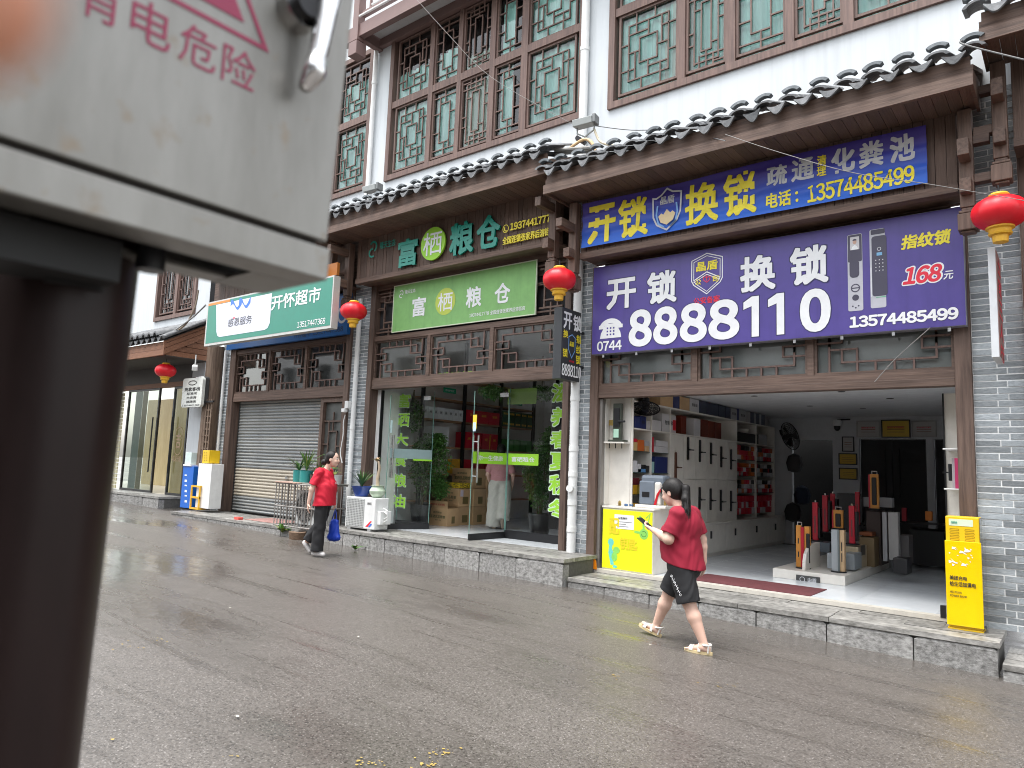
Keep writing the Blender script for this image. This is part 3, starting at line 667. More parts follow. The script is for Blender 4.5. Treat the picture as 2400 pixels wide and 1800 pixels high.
lattice('B', -11.67, -11.10, -.9, .9, .06, .026, .024, dd, frame_z); box('panel_glass', -11.67, -11.10, .1, .11, -1.14, 1.1, P('dull_panel', (.09, .095, .09), .3), dd)

# ================================================================ guest house (far left)
inn = thing('shop_building', 'guest house with orange-brown eave and glass doors beside the timber pole', 'shop', (-19, 0, -1.1))
wall_holes(-30, -16.42, 2.9, 10.5, [(-19.2, -17.1, 3.5, 5.6)], 0, .12).build('wall', white_wall, inn)
window(inn, [(-18.95, -18.2), (-18.0, -17.3)], [(3.65, 5.4)], 'CC', (-19.2, -17.05, 3.45, 5.65), [])
T = tile_meshes(); XC = -16.15
c = MB(); c.box(-26, XC, -1.12, -1.06, 2.20, 2.33); c.box(-26, XC, -1.10, -1.06, 2.34, 2.44); c.box(-26, XC, -1.08, -1.06, 2.45, 2.52)
cn = c.build('canopy', inn_wood, inn)
for q, (za, zb) in enumerate(((2.20, 2.33), (2.34, 2.44), (2.45, 2.52))):   # rake boards rising to the wall
    b = MB(); s = .62
    b.add([(XC + .002 - q * .012, -1.12, za), (XC + .03 - q * .012, -1.12, za), (XC + .03 - q * .012, 0, za + s), (XC + .002 - q * .012, 0, za + s), (XC + .002 - q * .012, -1.12, zb), (XC + .03 - q * .012, -1.12, zb), (XC + .03 - q * .012, 0, zb + s), (XC + .002 - q * .012, 0, zb + s)], [(0, 3, 2, 1), (4, 5, 6, 7), (0, 1, 5, 4), (1, 2, 6, 5), (2, 3, 7, 6), (3, 0, 4, 7)])
    b.build('rake_board', inn_wood, cn)
b = MB(); b.prism([(-1.06, 2.2), (0, 2.2), (0, 3.1), (-1.06, 2.5)], XC - .10, XC - .035, ax='x'); b.build('rake_infill', inn_wood, cn)
for q in range(5): b = MB(); zz = 2.20 + q * .13; y0 = -1.05 + (q * .13) / .56; b.box(XC - .03, XC - .002, y0, 0, zz, zz + .118); b.build('side_plank', inn_wood, cn)
box('roof_deck', -26, XC, -1.05, 0, 2.19, 2.205, P('dark_soffit', (.05, .045, .04), .8), inn)
b = MB().add([(-26, -1.12, 2.53), (XC + .04, -1.12, 2.53), (XC + .04, 0, 3.16), (-26, 0, 3.16)], [(0, 1, 2, 3)]); b.build('roof_slope', tile_grey, cn)
for i in range(34):
    x = XC - .28 - i * .285
    base = Matrix.Translation((x, -1.15, 2.62)); inst('cover_tile', T['cover'], base @ Matrix.Diagonal((1, 1.9, 1.9, 1)) , cn)
    inst('drip_tile', T['drip'], Matrix.Translation((x + .14, -1.17, 2.62)), cn)
for i in range(3): MB().tube([(XC + .02 - i * .09, -1.15, 2.60), (XC + .02 - i * .09, 0, 3.25)], .045, 10).build('ridge_tile', tile_grey, cn)
dk = P('dark_beam', (.045, .038, .035), .6)
box('door_beam', -26, -16.9, -.02, .1, 1.78, 2.19, dk, inn); box('lintel', -26, -16.9, -.04, .12, 1.66, 1.775, inn_wood, inn)
struct(box('floor', -26, -16.4, .02, 5, -1.1, -1.022, P('inn_floor', (.5, .47, .4), .3), inn))
ywall = M('yellow_marble', (.45, .33, .11), .3, col2=(.62, .50, .24), vs=1.3, st=(3, 3, .7))
box('inner_wall', -24, -16.5, 2.2, 2.3, -1.02, 1.7, ywall, inn); box('inner_wall', -17.95, -17.85, .15, 2.2, -1.02, 1.7, ywall, inn)
box('pier', -16.88, -16.3, -.02, .12, -1.25, 2.6, white_wall, inn)
for (xa, xb) in ((-20.3, -18.5), (-17.75, -16.95)):
    f = MB(); frame_ring(f, xa, xb, -1.02, 1.66, .055, -.01, .04); fo = f.build('glass_door', dark_metal, inn)
    MB().quad((xa, .015, -1), (xb, .015, -1), (xb, .015, 1.65), (xa, .015, 1.65)).build('pane', glassy('inn_glass', (.62, .68, .62), .7, .03), fo)
    MB().tube([(xb - .14 if xa < -18 else xa + .14, -.06, -.5), (xb - .14 if xa < -18 else xa + .14, -.06, .9)], .018).build('handle', dark_metal, fo)
for (xa, xb, mt) in ((-19.9, -19.5, P('pale_blue_film', (.26, .36, .36), .4)), (-19.48, -19.2, P('olive_film', (.20, .18, .06), .4))): box('door_film', xa, xb, .02, .026, -.96, 1.6, mt, inn)
o_ = MB(); ribY(o_, circ(-17.32, .3, .22, .34, 24), .02, .0, True); o_.build('door_emblem', P('brown_print', (.3, .2, .12)), inn)
textY('lettering', '吉', -17.44, -17.2, .12, .5, .0, P('brown_print', (.3, .2, .12)), inn, bold=.03); textY('lettering', '欢迎光临', -17.55, -17.1, -.2, -.05, .0, P('brown_print', (.3, .2, .12)), inn, bold=.02)
for i in range(26): box('wall_slat', -22.0, -20.5, -.04, -.01, -1.0 + i * .1, -.915 + i * .1, P('pale_yellow_slat', (.62, .58, .38), .6), inn)

for (a_, c_, bd) in ((-5.8, -.2, lock), (-10.9, -5.802, grain), (-16.3, -10.902, shut)): box('eave_back', a_, c_, .055, .085, 2.95, 4.36, wood_x, bd)
# ================================================================ neighbour shop at the right edge
nb = thing('shop_building', 'corner of the neighbouring timber shop at the right edge', 'shop', (1, 0, -1.5))
wall_holes(-.30, 4, 4.6, 10.5, [(-.05, 2.5, 5.2, 6.6)], 0, .12).build('wall', white_wall, nb)
box('room_back', -.1, 2.6, .3, .35, 5.1, 6.7, P('shade_glass', (.03, .04, .04), .2), nb); fr = MB(); frame_ring(fr, -.12, 2.55, 5.13, 6.67, .09, -.04, .06); fr.build('window', frame_x, nb)
canopy(nb, -.60, 3.4, 4.13, -1.03, -.38, 4.1, .285)
plank_board(nb, -.40, 3.3, -.40, 3.28, 4.175, pw_=.15)
bracket(nb, -.50, -.46, 3.16, 4.15, [(0, -1, 3.72, .2, .17), (0, -1, 3.28, .1, .15), (-1, 0, 3.86, .14, .09), (-1, 0, 3.44, .16, .09)])
box('front_board', -.199, 3.5, .0, .1, -1.5, 3.3, frame_z, nb); box('post', -.19, -.08, -.07, -.002, -1.56, 3.3, frame_z, nb, .006)
tag(box('signboard', -.02, 1.4, -.18, -.06, 1.95, 2.62, P('crimson_sign', (.62, .03, .08), .4), None, loc=(.6, -.1, 2.2)), 'crimson signboard cut off by the right edge of the photo', 'sign')

# ================================================================ opposite side of the street (seen only as reflections)
opp = thing('shop_building', 'white shop row across the street behind the camera', 'shop', (-5, -19, -1.6))
oh = [(x, x + 1.4, 3.8, 5.4) for x in np.arange(-38, 26, 3.4)] + [(x, x + 2.6, -1.3, 1.0) for x in np.arange(-38, 26, 5.6)]
wall_holes(-40, 28, -2.4, 7.6, oh, 0, .3).build('wall', P('far_plaster', (.72, .72, .71), .8), opp)
opp.location = (-5, -16.5, -1.6)
for ch in opp.children: ch.data.transform(Matrix.Translation((0, -19, 0)))
box('dark_inside', -40, 28, -19.6, -19.5, -2.4, 7.6, P('dark_blue_glass', (.05, .06, .07), .3), opp)
box('eave', -40, 28, -19.0, -17.9, 2.3, 2.6, wood_x, opp); box('sign_band', -38, 26, -18.98, -18.8, 1.25, 2.2, P('mixed_sign', (.35, .30, .28), .5, var=.5), opp)

# ================================================================ signs
# --- big purple signboard of the lock shop
y = -.16
s = thing('signboard', 'big purple lock shop signboard with white characters and number 8888110', 'sign', (-3.1, -.1, 1.6))
b = MB().box(-5.36, -.868, -.155, -.03, 1.60, 2.86); b.build('sign_box', P('sign_edge', (.25, .25, .3), .4), s)
MB().quad((-5.355, y, 1.605), (-.873, y, 1.605), (-.873, y, 2.855), (-5.355, y, 2.855)).build('sign_face', purple_m, s)
def T2(name, ss, u0, v0, u1, v1, yy, mat, par, **k):
    x0, z1 = onY(u0, v0, yy); x1, z0 = onY(u1, v1, yy); return textY(name, ss, x0, x1, z0, z1, yy, mat, par, **k)
def halo(ss, x0, x1, z0, z1, yy, mat, par, hm, bold, hb, **k):
    h = z1 - z0; e = hb * h; textY('letter_outline', ss, x0 - e, x1 + e, z0 - e, z1 + e, yy, hm, par, bold=bold + hb, top=.0012, **k)
    return textY('lettering', ss, x0, x1, z0, z1, yy, mat, par, bold=bold, top=.0035, **k)
odk = P('dark_outline', (.03, .025, .10), .5)
for ch, x0, x1, z0, z1 in (('开', -5.13, -4.67, 2.215, 2.64), ('锁', -4.50, -4.07, 2.22, 2.66), ('换', -3.22, -2.79, 2.225, 2.67), ('锁', -2.62, -2.19, 2.23, 2.69)):
    halo(ch, x0, x1, z0, z1, y, pw, s, odk, .055, .03)
xd = [(-4.77, -4.42), (-4.40, -4.05), (-4.02, -3.65), (-3.63, -3.23), (-3.20, -2.99), (-2.89, -2.69), (-2.51, -2.17)]
for ch, (a, c) in zip('8888110', xd):
    if ch == '1':
        for q_, mt_, dy_ in ((.012, odk, .001), (0, pw, .0035)):
            o1 = MB(); c_ = c; polyY(o1, [(c_ - .088 - q_, 1.665 - q_), (c_ + q_, 1.665 - q_), (c_ + q_, 2.165 + q_), (c_ - .085 - q_, 2.165 + q_), (c_ - .19 - q_, 2.10 + q_), (c_ - .19 - q_, 2.01 - q_), (c_ - .088 - q_, 2.045 - q_)], y - dy_); o1.build('lettering', mt_, s)
    else: halo(ch, a, c, 1.66, 2.17, y, pw, s, odk, .072, .02)
halo('0744', -5.27, -4.875, 1.64, 1.78, y, pw, s, odk, .05, .02); 
ph = MB()
cx, cz = -5.055, 1.93                                                  # telephone emblem
ribY(ph, circ(cx, cz + .0, .16, .13, 14, math.radians(15), math.radians(165)), .065, y - .004)
ph.box(cx - .19, cx - .10, y - .0045, y - .003, cz + .02, cz + .07).box(cx + .10, cx + .19, y - .0045, y - .003, cz + .02, cz + .07)
polyY(ph, [(cx - .17, cz - .115), (cx + .17, cz - .115), (cx + .155, cz - .04), (cx + .08, cz + .09), (cx - .08, cz + .09), (cx - .155, cz - .04)], y - .0035); ph.build('telephone_emblem', pw, s)
pd = MB()
for i in range(3):
    for j in range(3): pd.box(cx - .062 + i * .05, cx - .038 + i * .05, y - .006, y - .005, cz - .075 + j * .045, cz - .052 + j * .045)
pd.build('phone_keys', purple_m, s)
def shield(par, x0, x1, z0, z1, yy, mline, w, chev=True, second=True):
    W, H = x1 - x0, z1 - z0; q = lambda a, b_: (x0 + a * W, z0 + b_ * H); m_ = MB()
    out = [q(0, .86), q(.25, .93), q(.5, 1), q(.75, .93), q(1, .86), q(1, .35), q(.93, .25), q(.5, 0), q(.07, .25), q(0, .35)]
    ribY(m_, out, w, yy - .004, True)
    if second:
        i_ = [(x0 + W / 2 + (a - x0 - W / 2) * .86, z0 + H * .5 + (b_ - z0 - H * .5) * .88) for a, b_ in out]; ribY(m_, i_, w * .7, yy - .0042, True)
    if chev: ribY(m_, [q(.06, .36), q(.5, .54), q(.94, .36)], w, yy - .0045); ribY(m_, [q(.06, .31), q(.5, .48), q(.94, .31)], w * .7, yy - .0047)
    return m_.build('shield_emblem', mline, par)
shield(s, -3.86, -3.45, 2.27, 2.80, y, pw, .012)
textY('lettering', '晶盾', -3.80, -3.51, 2.575, 2.70, y, pyel, s, bold=.05); textY('lettering', '公', -3.815, -3.73, 2.40, 2.48, y, pyel, s, bold=.04); textY('lettering', '司', -3.58, -3.50, 2.41, 2.49, y, pyel, s, bold=.04)
fm = MB(); ribY(fm, [(-3.655, 2.42), (-3.695, 2.45), (-3.70, 2.50), (-3.655, 2.48), (-3.61, 2.50), (-3.615, 2.45)], .009, y - .004, True); ribY(fm, [(-3.655, 2.44), (-3.655, 2.53)], .008, y - .0045); fm.build('flame_emblem', pred, s)
textY('lettering', '公安备案', -3.83, -3.48, 2.145, 2.235, y, pred, s, bold=.03)
textY('lettering', '指纹锁', -1.45, -.99, 2.48, 2.64, y, pyel, s, bold=.06, slant=.15)
halo('168', -1.44, -1.09, 2.09, 2.28, y, pred, s, pw, .06, .075, slant=.2); textY('lettering', '元', -1.06, -.975, 2.10, 2.19, y, pw, s, bold=.04, slant=.15)
halo('13574485499', -1.975, -.935, 1.67, 1.80, y, pw, s, odk, .075, .03)
# printed lock pictures
def rr_poly(x0, x1, z0, z1, r, n=6):
    p = []
    for cx_, cz_, a in ((x1 - r, z1 - r, 0), (x0 + r, z1 - r, 90), (x0 + r, z0 + r, 180), (x1 - r, z0 + r, 270)):
        for i in range(n + 1): t = math.radians(a + 90 * i / n); p.append((cx_ + r * math.cos(t), cz_ + r * math.sin(t)))
    return p
lk = MB(); silver = P('printed_silver', (.50, .50, .55), .4); dkp = P('printed_dark', (.06, .055, .09), .4); mid = P('printed_grey', (.16, .15, .20), .4)
polyY(lk, rr_poly(-1.985, -1.83, 1.86, 2.74, .02), y - .003, 0); polyY(lk, rr_poly(-1.98, -1.835, 2.42, 2.735, .015), y - .004, 1)
polyY(lk, rr_poly(-1.955, -1.86, 2.56, 2.71, .004), y - .005, 2); polyY(lk, circ(-1.907, 2.65, .02, .026), y - .006, 3); polyY(lk, [(-1.945, 2.562), (-1.87, 2.562), (-1.885, 2.60), (-1.907, 2.615), (-1.93, 2.60)], y - .0055, 4)
polyY(lk, circ(-1.907, 2.665, .022, .02, 16, 0, math.pi), y - .0065, 1)
polyY(lk, rr_poly(-1.965, -1.865, 2.24, 2.44, .04), y - .005, 1); ribY(lk, circ(-1.907, 2.12, .042), .012, y - .005, True, 1); ribY(lk, [(-1.95, 2.12), (-1.865, 2.12)], .012, y - .0052, False, 1); polyY(lk, circ(-1.907, 2.01, .035), y - .005, 1)
for dx in (-.03, 0, .03): polyY(lk, circ(-1.907 + dx, 1.915 - (.02 if dx == 0 else 0), .009), y - .005, 1)
polyY(lk, rr_poly(-1.755, -1.60, 1.87, 2.76, .02), y - .003, 0); polyY(lk, rr_poly(-1.735, -1.585, 2.0, 2.68, .03), y - .004, 1); polyY(lk, rr_poly(-1.74, -1.60, 2.70, 2.755, .01), y - .0045, 1)
ribY(lk, circ(-1.66, 2.53, .018), .005, y - .006, True, 5); lk.box(-1.685, -1.63, y - .006, y - .0055, 2.455, 2.49, 6)
for i in range(3):
    for j in range(4): lk.box(-1.70 + i * .035, -1.69 + i * .035, y - .006, y - .0055, 2.28 + j * .04, 2.29 + j * .04, 5)
lk.box(-1.70, -1.60, y - .006, y - .0055, 1.985, 1.992, 7); lk.box(-1.75, -1.738, y - .006, y - .0055, 2.0, 2.33, 5)
lk.build('lock_picture', [silver, dkp, P('printed_backdrop', (.6, .58, .6)), P('printed_face', (.55, .35, .27)), pw, P('printed_pale', (.7, .7, .75)), P('printed_screen', (.2, .45, .7)), P('printed_green', (.1, .5, .25))], s)
for i in range(9): box('clip', -5.2 + i * .52, -5.17 + i * .52, -.13, -.10, 1.555, 1.599, steel, s)

# --- blue cloth banner
s = thing('banner', 'blue cloth banner with yellow characters under the right eave, shade tinted into its top', 'banner', (-3.3, -.44, 3.07))
bm_ = bpy.data.materials.new('blue_cloth_shaded_top'); bm_.use_nodes = True; t = bm_.node_tree
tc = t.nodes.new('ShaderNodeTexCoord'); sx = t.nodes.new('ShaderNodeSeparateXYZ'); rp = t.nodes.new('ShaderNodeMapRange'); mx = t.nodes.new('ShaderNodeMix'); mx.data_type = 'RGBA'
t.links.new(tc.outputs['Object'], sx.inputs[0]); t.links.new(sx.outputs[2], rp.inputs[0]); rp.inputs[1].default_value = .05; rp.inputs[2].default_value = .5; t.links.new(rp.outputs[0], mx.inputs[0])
mx.inputs[6].default_value = (.01, .12, .60, 1); mx.inputs[7].default_value = (.055, .035, .26, 1); t.links.new(mx.outputs[2], t.nodes['Principled BSDF'].inputs['Base Color']); t.nodes['Principled BSDF'].inputs['Roughness'].default_value = .5  # eave shade put into the colour: blue below, dark purple towards the top
NX, NZ = 220, 26
def by(x, z):      # cloth folds
    f = math.sin(x * 3.1 + z * 9) * .008 + math.sin(x * 1.3 - z * 31 + math.sin(x * 2.2)) * .011 * (1 - abs(2 * (z - 3.07) / .63 - 1) ** 2) + math.sin(x * .7 + z * 58) * .0025
    return -.455 + f
vs = []; fs = []
for j in range(NZ + 1):
    for i in range(NX + 1):
        x = -5.38 + 4.245 * i / NX; z = 3.07 + .635 * j / NZ + .012 * math.sin(x * 1.9) * (j / NZ); vs.append((x, by(x, z), z))
for j in range(NZ):
    for i in range(NX): a = j * (NX + 1) + i; fs.append((a, a + 1, a + NX + 2, a + NX + 1))
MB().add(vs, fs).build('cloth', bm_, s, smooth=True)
def cloth_text(ss, x0, x1, z0, z1, mat, bold, slant=0):
    mb = text('x', ss, (x0, 0, z0), (x1 - x0, 0, 0), (0, 0, z1 - z0), mat, None, bold=bold, slant=slant, build=False)
    nv = []
    for (px, py, pz) in mb.v: nv.append((px, by(px, pz) - .0045 + py, pz))
    mb.v = nv; mb.build('lettering', mat, s)
for a in (('开', -5.28, -4.84, 3.10, 3.64, pyel, .06), ('锁', -4.79, -4.35, 3.10, 3.64, pyel, .045), ('换', -3.82, -3.38, 3.10, 3.63, pyel, .042), ('锁', -3.32, -2.91, 3.11, 3.65, pyel, .045),
          ('疏', -2.79, -2.55, 3.38, 3.63, psil, .045), ('通', -2.50, -2.25, 3.375, 3.64, psil, .045), ('清', -2.22, -2.12, 3.51, 3.63, pyel, .045), ('理', -2.22, -2.12, 3.38, 3.50, pyel, .045), ('化', -2.07, -1.82, 3.37, 3.66, psil, .06), ('粪', -1.78, -1.54, 3.37, 3.66, psil, .045), ('池', -1.48, -1.24, 3.36, 3.65, psil, .06),
          ('电话', -2.80, -2.51, 3.12, 3.31, pyel, .045), (':', -2.46, -2.43, 3.14, 3.26, pyel, .08), ('13574485499', -2.33, -1.25, 3.10, 3.30, pyel, .04)): cloth_text(*a)
em = MB(); W_, H_ = .40, .55; q = lambda a, b_: (-4.27 + a * W_, 3.10 + b_ * H_); yy = -.474
out = [q(0, .82), q(.12, .80), q(.3, .86), q(.5, 1), q(.7, .90), q(.88, .88), q(1, .86), q(.97, .4), q(.85, .2), q(.5, 0), q(.15, .15), q(.02, .35)]
ribY(em, out, .022, yy, True, 0); polyY(em, [q(.2, .35), q(.3, .42), q(.38, .38), q(.5, .5), q(.62, .4), q(.7, .44), q(.8, .37), q(.72, .22), q(.5, .12), q(.28, .2)], yy, 1)
for sgn in (-1, 1): ribY(em, [q(.5 + sgn * .1, .07), q(.5 + sgn * .3, .18), q(.5 + sgn * .37, .4), q(.5 + sgn * .33, .62)], .022, yy, False, 2)
em.build('shield_emblem', [psil, P('pale_gold_print', (.75, .6, .35)), P('pale_blue_print', (.2, .4, .75))], s)
cloth_text('晶盾', -4.17, -3.97, 3.45, 3.56, psil, .04)

# --- grain shop cut letters on the plank board
y = -.385
s = thing('shop_name_letters', 'green and yellow raised letters on the dark plank board of the grain shop', 'sign', (-7.9, -.39, 3.3))
teal = P('teal_acrylic', (.0, .27, .20), .35)
for ch, a, c, z0, z1 in (('富', -9.25, -8.76, 3.36, 3.86), ('粮', -8.0, -7.48, 3.37, 3.92), ('仓', -7.41, -6.93, 3.38, 3.92)): textY('lettering', ch, a, c, z0, z1, y, teal, s, bold=.05, ext=.03)
MB().lathe([(.0, 0), (.285, 0), (.285, .03), (.0, .03)], (0, 0, 0), 40).build('disc', lime, s)
dsc = bpy.data.objects['disc']; dsc.matrix_basis = Matrix.Translation(Vector((-8.385, -.40, 3.66)) - ORG[s.name]) @ Matrix.Rotation(math.pi / 2, 4, 'X') @ Matrix.Translation(ORG[s.name]) if False else Matrix.Translation(Vector((-8.385, -.395, 3.66)) - Vector(s.location)) @ Matrix.Rotation(math.pi / 2, 4, 'X')
dsc.data.transform(Matrix.Translation(ORG[s.name]))
textY('lettering', '栖', -8.60, -8.17, 3.46, 3.86, -.43, pw, s, bold=.012)
textY('lettering', '19374417778', -6.74, -5.90, 3.59, 3.71, y, pyel, s, bold=.045, ext=.012); textY('lettering', '全国连锁张家界后溶街店', -6.88, -5.90, 3.385, 3.51, y, pyel, s, bold=.03, ext=.012)
e_ = MB(); ribY(e_, circ(-6.83, 3.64, .055, .06, 20), .012, y - .012, True); ribY(e_, [(-6.85, 3.67), (-6.855, 3.63), (-6.835, 3.605), (-6.81, 3.60)], .02, y - .012); e_.build('phone_emblem', pyel, s)
def swirl(par, cx, cz, r, yy, mat):
    m_ = MB(); ribY(m_, circ(cx, cz + r * .3, r * .6, r * .6, 16, -1.2, 2.6), r * .22, yy); ribY(m_, circ(cx - r * .1, cz - r * .45, r * .6, r * .5, 16, 1.4, 5.2), r * .22, yy - .0004); m_.build('swirl_emblem', mat, par)
swirl(s, -9.95, 3.83, .15, y - .01, teal); textY('lettering', '隆天生态', -9.77, -9.36, 3.80, 3.93, y, teal, s, bold=.03)

# --- pale green banner below
s = thing('banner', 'pale green rectangular banner with white shop name above the glass doors', 'banner', (-8, -.05, 2.3))
MB().box(-9.70, -6.47, -.05, -.035, 2.325, 3.175).build('banner_sheet', lime_banner, s)
ed = MB(); frame_ring(ed, -9.71, -6.455, 2.315, 3.185, .016, -.056, -.03); ed.build('banner_edge', P('pale_edge', (.6, .66, .5)), s)
for ch, a, c, z0, z1 in (('富', -9.20, -8.86, 2.55, 2.90), ('粮', -7.91, -7.57, 2.57, 2.92), ('仓', -7.29, -6.97, 2.57, 2.90)): textY('lettering', ch, a, c, z0, z1, -.051, pw, s, bold=.04)
d_ = MB(); polyY(d_, circ(-8.39, 2.745, .235, .235, 36), -.054); d_.build('print_disc', P('olive_yellow', (.50, .60, .08)), s); textY('lettering', '栖', -8.56, -8.22, 2.58, 2.90, -.054, pw, s, bold=.012)
textY('lettering', '19374417778 全国连锁张家界后溶街店', -7.82, -6.66, 2.405, 2.475, -.051, pw, s, bold=.02); swirl(s, -9.50, 3.01, .07, -.054, pw); textY('lettering', '隆天生态', -9.40, -9.14, 3.0, 3.07, -.051, pw, s, bold=.02)

# --- green supermarket sign, blue sign behind it
s = thing('signboard', 'teal supermarket lightbox with white rounded panel and wave logo', 'sign', (-12.7, -.85, 2.3))
x0, z0 = onY(478, 809.5, -1.0); x1 = onY(775, 771.5, -1.0)[0]; zt_ = onY(782, 653, -1.0)[1]; z0 = 2.29; zt_ = 3.24
MB().box(x0, x1, -.998, -.86, z0, zt_).build('sign_box', P('aluminium_edge', (.5, .5, .48), .4), s); MB().quad((x0 + .05, -1.001, z0 + .05), (x1 - .03, -1.001, z0 + .05), (x1 - .03, -1.001, zt_ - .03), (x0 + .05, -1.001, zt_ - .03)).build('sign_face', green_face, s)
MB().box(x0 + .05, x0 + .9, -1.003, -1.0015, zt_ - .08, zt_ - .031).build('orange_band', orange_m, s)
pp = MB(); xa, za = onY(506, 795, -1.0); xb, _ = onY(634, 740, -1.0); polyY(pp, [(xa - .1, zt_ - .09), (xa, 2.56), (xa + .06, 2.47), (xa + .14, 2.44), (xb - .16, 2.44), (xb - .06, 2.47), (xb, 2.56), (xb, zt_ - .09)], -1.004); pp.build('white_panel', P('lilac_white', (.68, .70, .80)), s)
wv = MB()
for dx in (0, .32):
    polyY(wv, [(-13.62 + dx + q / 12 * .42, 3.02 + .07 * math.sin(q / 12 * 6.28 + .4) + (.0)) for q in range(13)] + [(-13.62 + dx + q / 12 * .42, 3.10 + .09 * math.sin(q / 12 * 6.28 + .9)) for q in range(12, -1, -1)], -1.006 - dx * .002)
wv.build('wave_emblem', pblue, s)
textY('lettering', '感恩服务', onY(537, 735, -1.)[0], onY(592, 735, -1.)[0], 2.62, 2.79, -1.003, P('print_dark_grey', (.08, .08, .09)), s, bold=.012); hh = MB(); polyY(hh, circ(*onY(549, 745, -1.0), .025), -1.0068); hh.build('heart_dot', pred, s)
textY('lettering', '开怀超市', onY(638, 700, -1.)[0], onY(753, 680, -1.)[0], 2.80, 3.09, -1.002, pw, s, bold=.035)
textY('lettering', '13517447368', onY(697, 760, -1.)[0], onY(763, 750, -1.)[0], 2.38, 2.49, -1.002, pw, s, bold=.012)
xo, zo = onY(758, 652, -.7); tag(box('signboard', xo, xo + .42, -.72, -.66, zo, zo + .24, P('dull_orange_sign', (.50, .17, .03)), None, .004, loc=(xo, -.7, zo)), 'small orange sign panel behind the top right corner of the teal supermarket sign', 'sign')
s = thing('signboard', 'dark blue older signboard half hidden behind the teal supermarket sign', 'sign', (-13, -.1, 2.38))
MB().box(-15.2, -10.88, -.14, -.06, 2.385, 3.2).build('sign_panel', P('deep_blue_panel', (.01, .10, .32), .4), s); textY('lettering', '开怀超市 13517447368', -12.6, -11.0, 2.44, 2.56, -.141, P('dull_blue_print', (.02, .03, .06)), s, bold=.02)
MB().lathe([(.0, 0), (.09, 0), (.12, .0), (.12, .01), (.0, .01)], (0, 0, 0), 20)
e_ = MB(); ribY(e_, circ(-11.05, 2.78, .13, .15, 24), .05, -.143, True); e_.build('ring_print', psil, s)

# --- black projecting lightbox
s = thing('projecting_sign', 'black projecting lightbox reading 8888110 on the white drainpipe', 'sign', (-5.62, -.35, 1.22))
box('sign_box', -5.70, -5.56, -.62, -.148, 1.22, 2.225, P('charcoal_box', (.035, .038, .042), .4), s, .006)
XF = -5.558
def TX(ss, ya, yb_, za, zb, mat, bold=.04): text('lettering', ss, (XF, ya, za), (0, yb_ - ya, 0), (0, 0, zb - za), mat, s, bold=bold, top=.002)
TX('开', -.59, -.38, 1.93, 2.17, pw, .05); TX('锁', -.35, -.13, 1.93, 2.17, pw, .045); TX('换', -.59, -.47, 1.80, 1.91, pyel); TX('锁', -.59, -.47, 1.53, 1.65, pyel)
TX('指', -.26, -.14, 1.77, 1.89, pyel); TX('纹', -.26, -.14, 1.62, 1.74, pyel); TX('锁', -.26, -.14, 1.47, 1.60, pyel); TX('8888110', -.60, -.12, 1.27, 1.44, pw, .03); TX('公安备案', -.43, -.30, 1.475, 1.505, pred, .02); TX('晶盾', -.425, -.315, 1.70, 1.77, pyel, .03)
sh2 = MB(); pts = [(-.45, 1.83), (-.37, 1.87), (-.29, 1.83), (-.29, 1.65), (-.37, 1.54), (-.45, 1.65)]; vs2, fs2 = stroke2(pts, .014, True); sh2.add([(XF + .003, a, c) for a, c in vs2], fs2); sh2.build('shield_emblem', P('pale_blue_print', (.2, .4, .75)), s)
MB().obox((-5.6, -.05, 1.95), (.03, .12, .03)).obox((-5.6, -.05, 1.45), (.03, .12, .03)).build('mount', dark_metal, s)

# --- steep projecting sign at the right pillar
s = thing('projecting_sign', 'narrow white-edged vertical sign with red brush characters on the right brick pillar', 'sign', (-.55, -.4, 1.15))
xa, za = onY(2314, 582, -.62); xb, zb = onY(2322, 838, -.62)
box('sign_box', xa - .0, xa + .062, -.62, -.12, zb, za, P('white_alu', (.6, .62, .64), .4), s, .004)
box('sign_face', xa + .063, xa + .067, -.61, -.13, zb + .02, za - .02, P('pinkish_face', (.30, .17, .15), .5), s)
for i, ch in enumerate('土家三人行'): text('lettering', ch, (xa + .069, -.54, za - .22 - i * .215), (0, .34, 0), (0, 0, .17), pred, s, bold=.035, top=.001)
for zz in (za - .1, zb + .03): box('mount', xa + .02, xa + .045, -.12, .0, zz, zz + .03, dark_metal, s)

# --- guest house sign
s = thing('projecting_sign', 'small white rounded guest house sign with black characters', 'sign', (-16.9, -.5, 1.2))
xa, za = onY(430, 888, -.45); xb, zb = onY(470, 953, -.45)
MB().prism(rr_poly(xa, xb, zb, za, .07), -.45, -.38).build('sign_box', P('ivory_face', (.68, .70, .66), .5), s); MB().prism(rr_poly(xa - .12, xb - .02, zb + .02, za + .03, .07), -.377, -.28).build('sign_edge', P('dark_edge', (.06, .06, .06)), s)
hgt = za - zb; wdt = xb - xa
for ss, a, c, f0, f1, bo in (('亮家客栈', .12, .9, .55, .68, .05), ('标准间', .25, .75, .42, .51, .03), ('大床房', .25, .75, .28, .37, .03), ('棋牌房', .25, .75, .14, .23, .03), ('13974401588', .06, .94, .03, .09, .02)): textY('lettering', ss, xa + wdt * a, xa + wdt * c, zb + hgt * f0, zb + hgt * f1, -.45, pblack, s, bold=bo)
e_ = MB(); ribY(e_, circ(xa + wdt * .5, zb + hgt * .83, wdt * .2, hgt * .07, 20), .02, -.453, True); e_.build('oval_emblem', pblack, s)
box('mount', xb - .1, xb + .35, -.36, -.32, zb + .1, zb + .14, dark_metal, s)

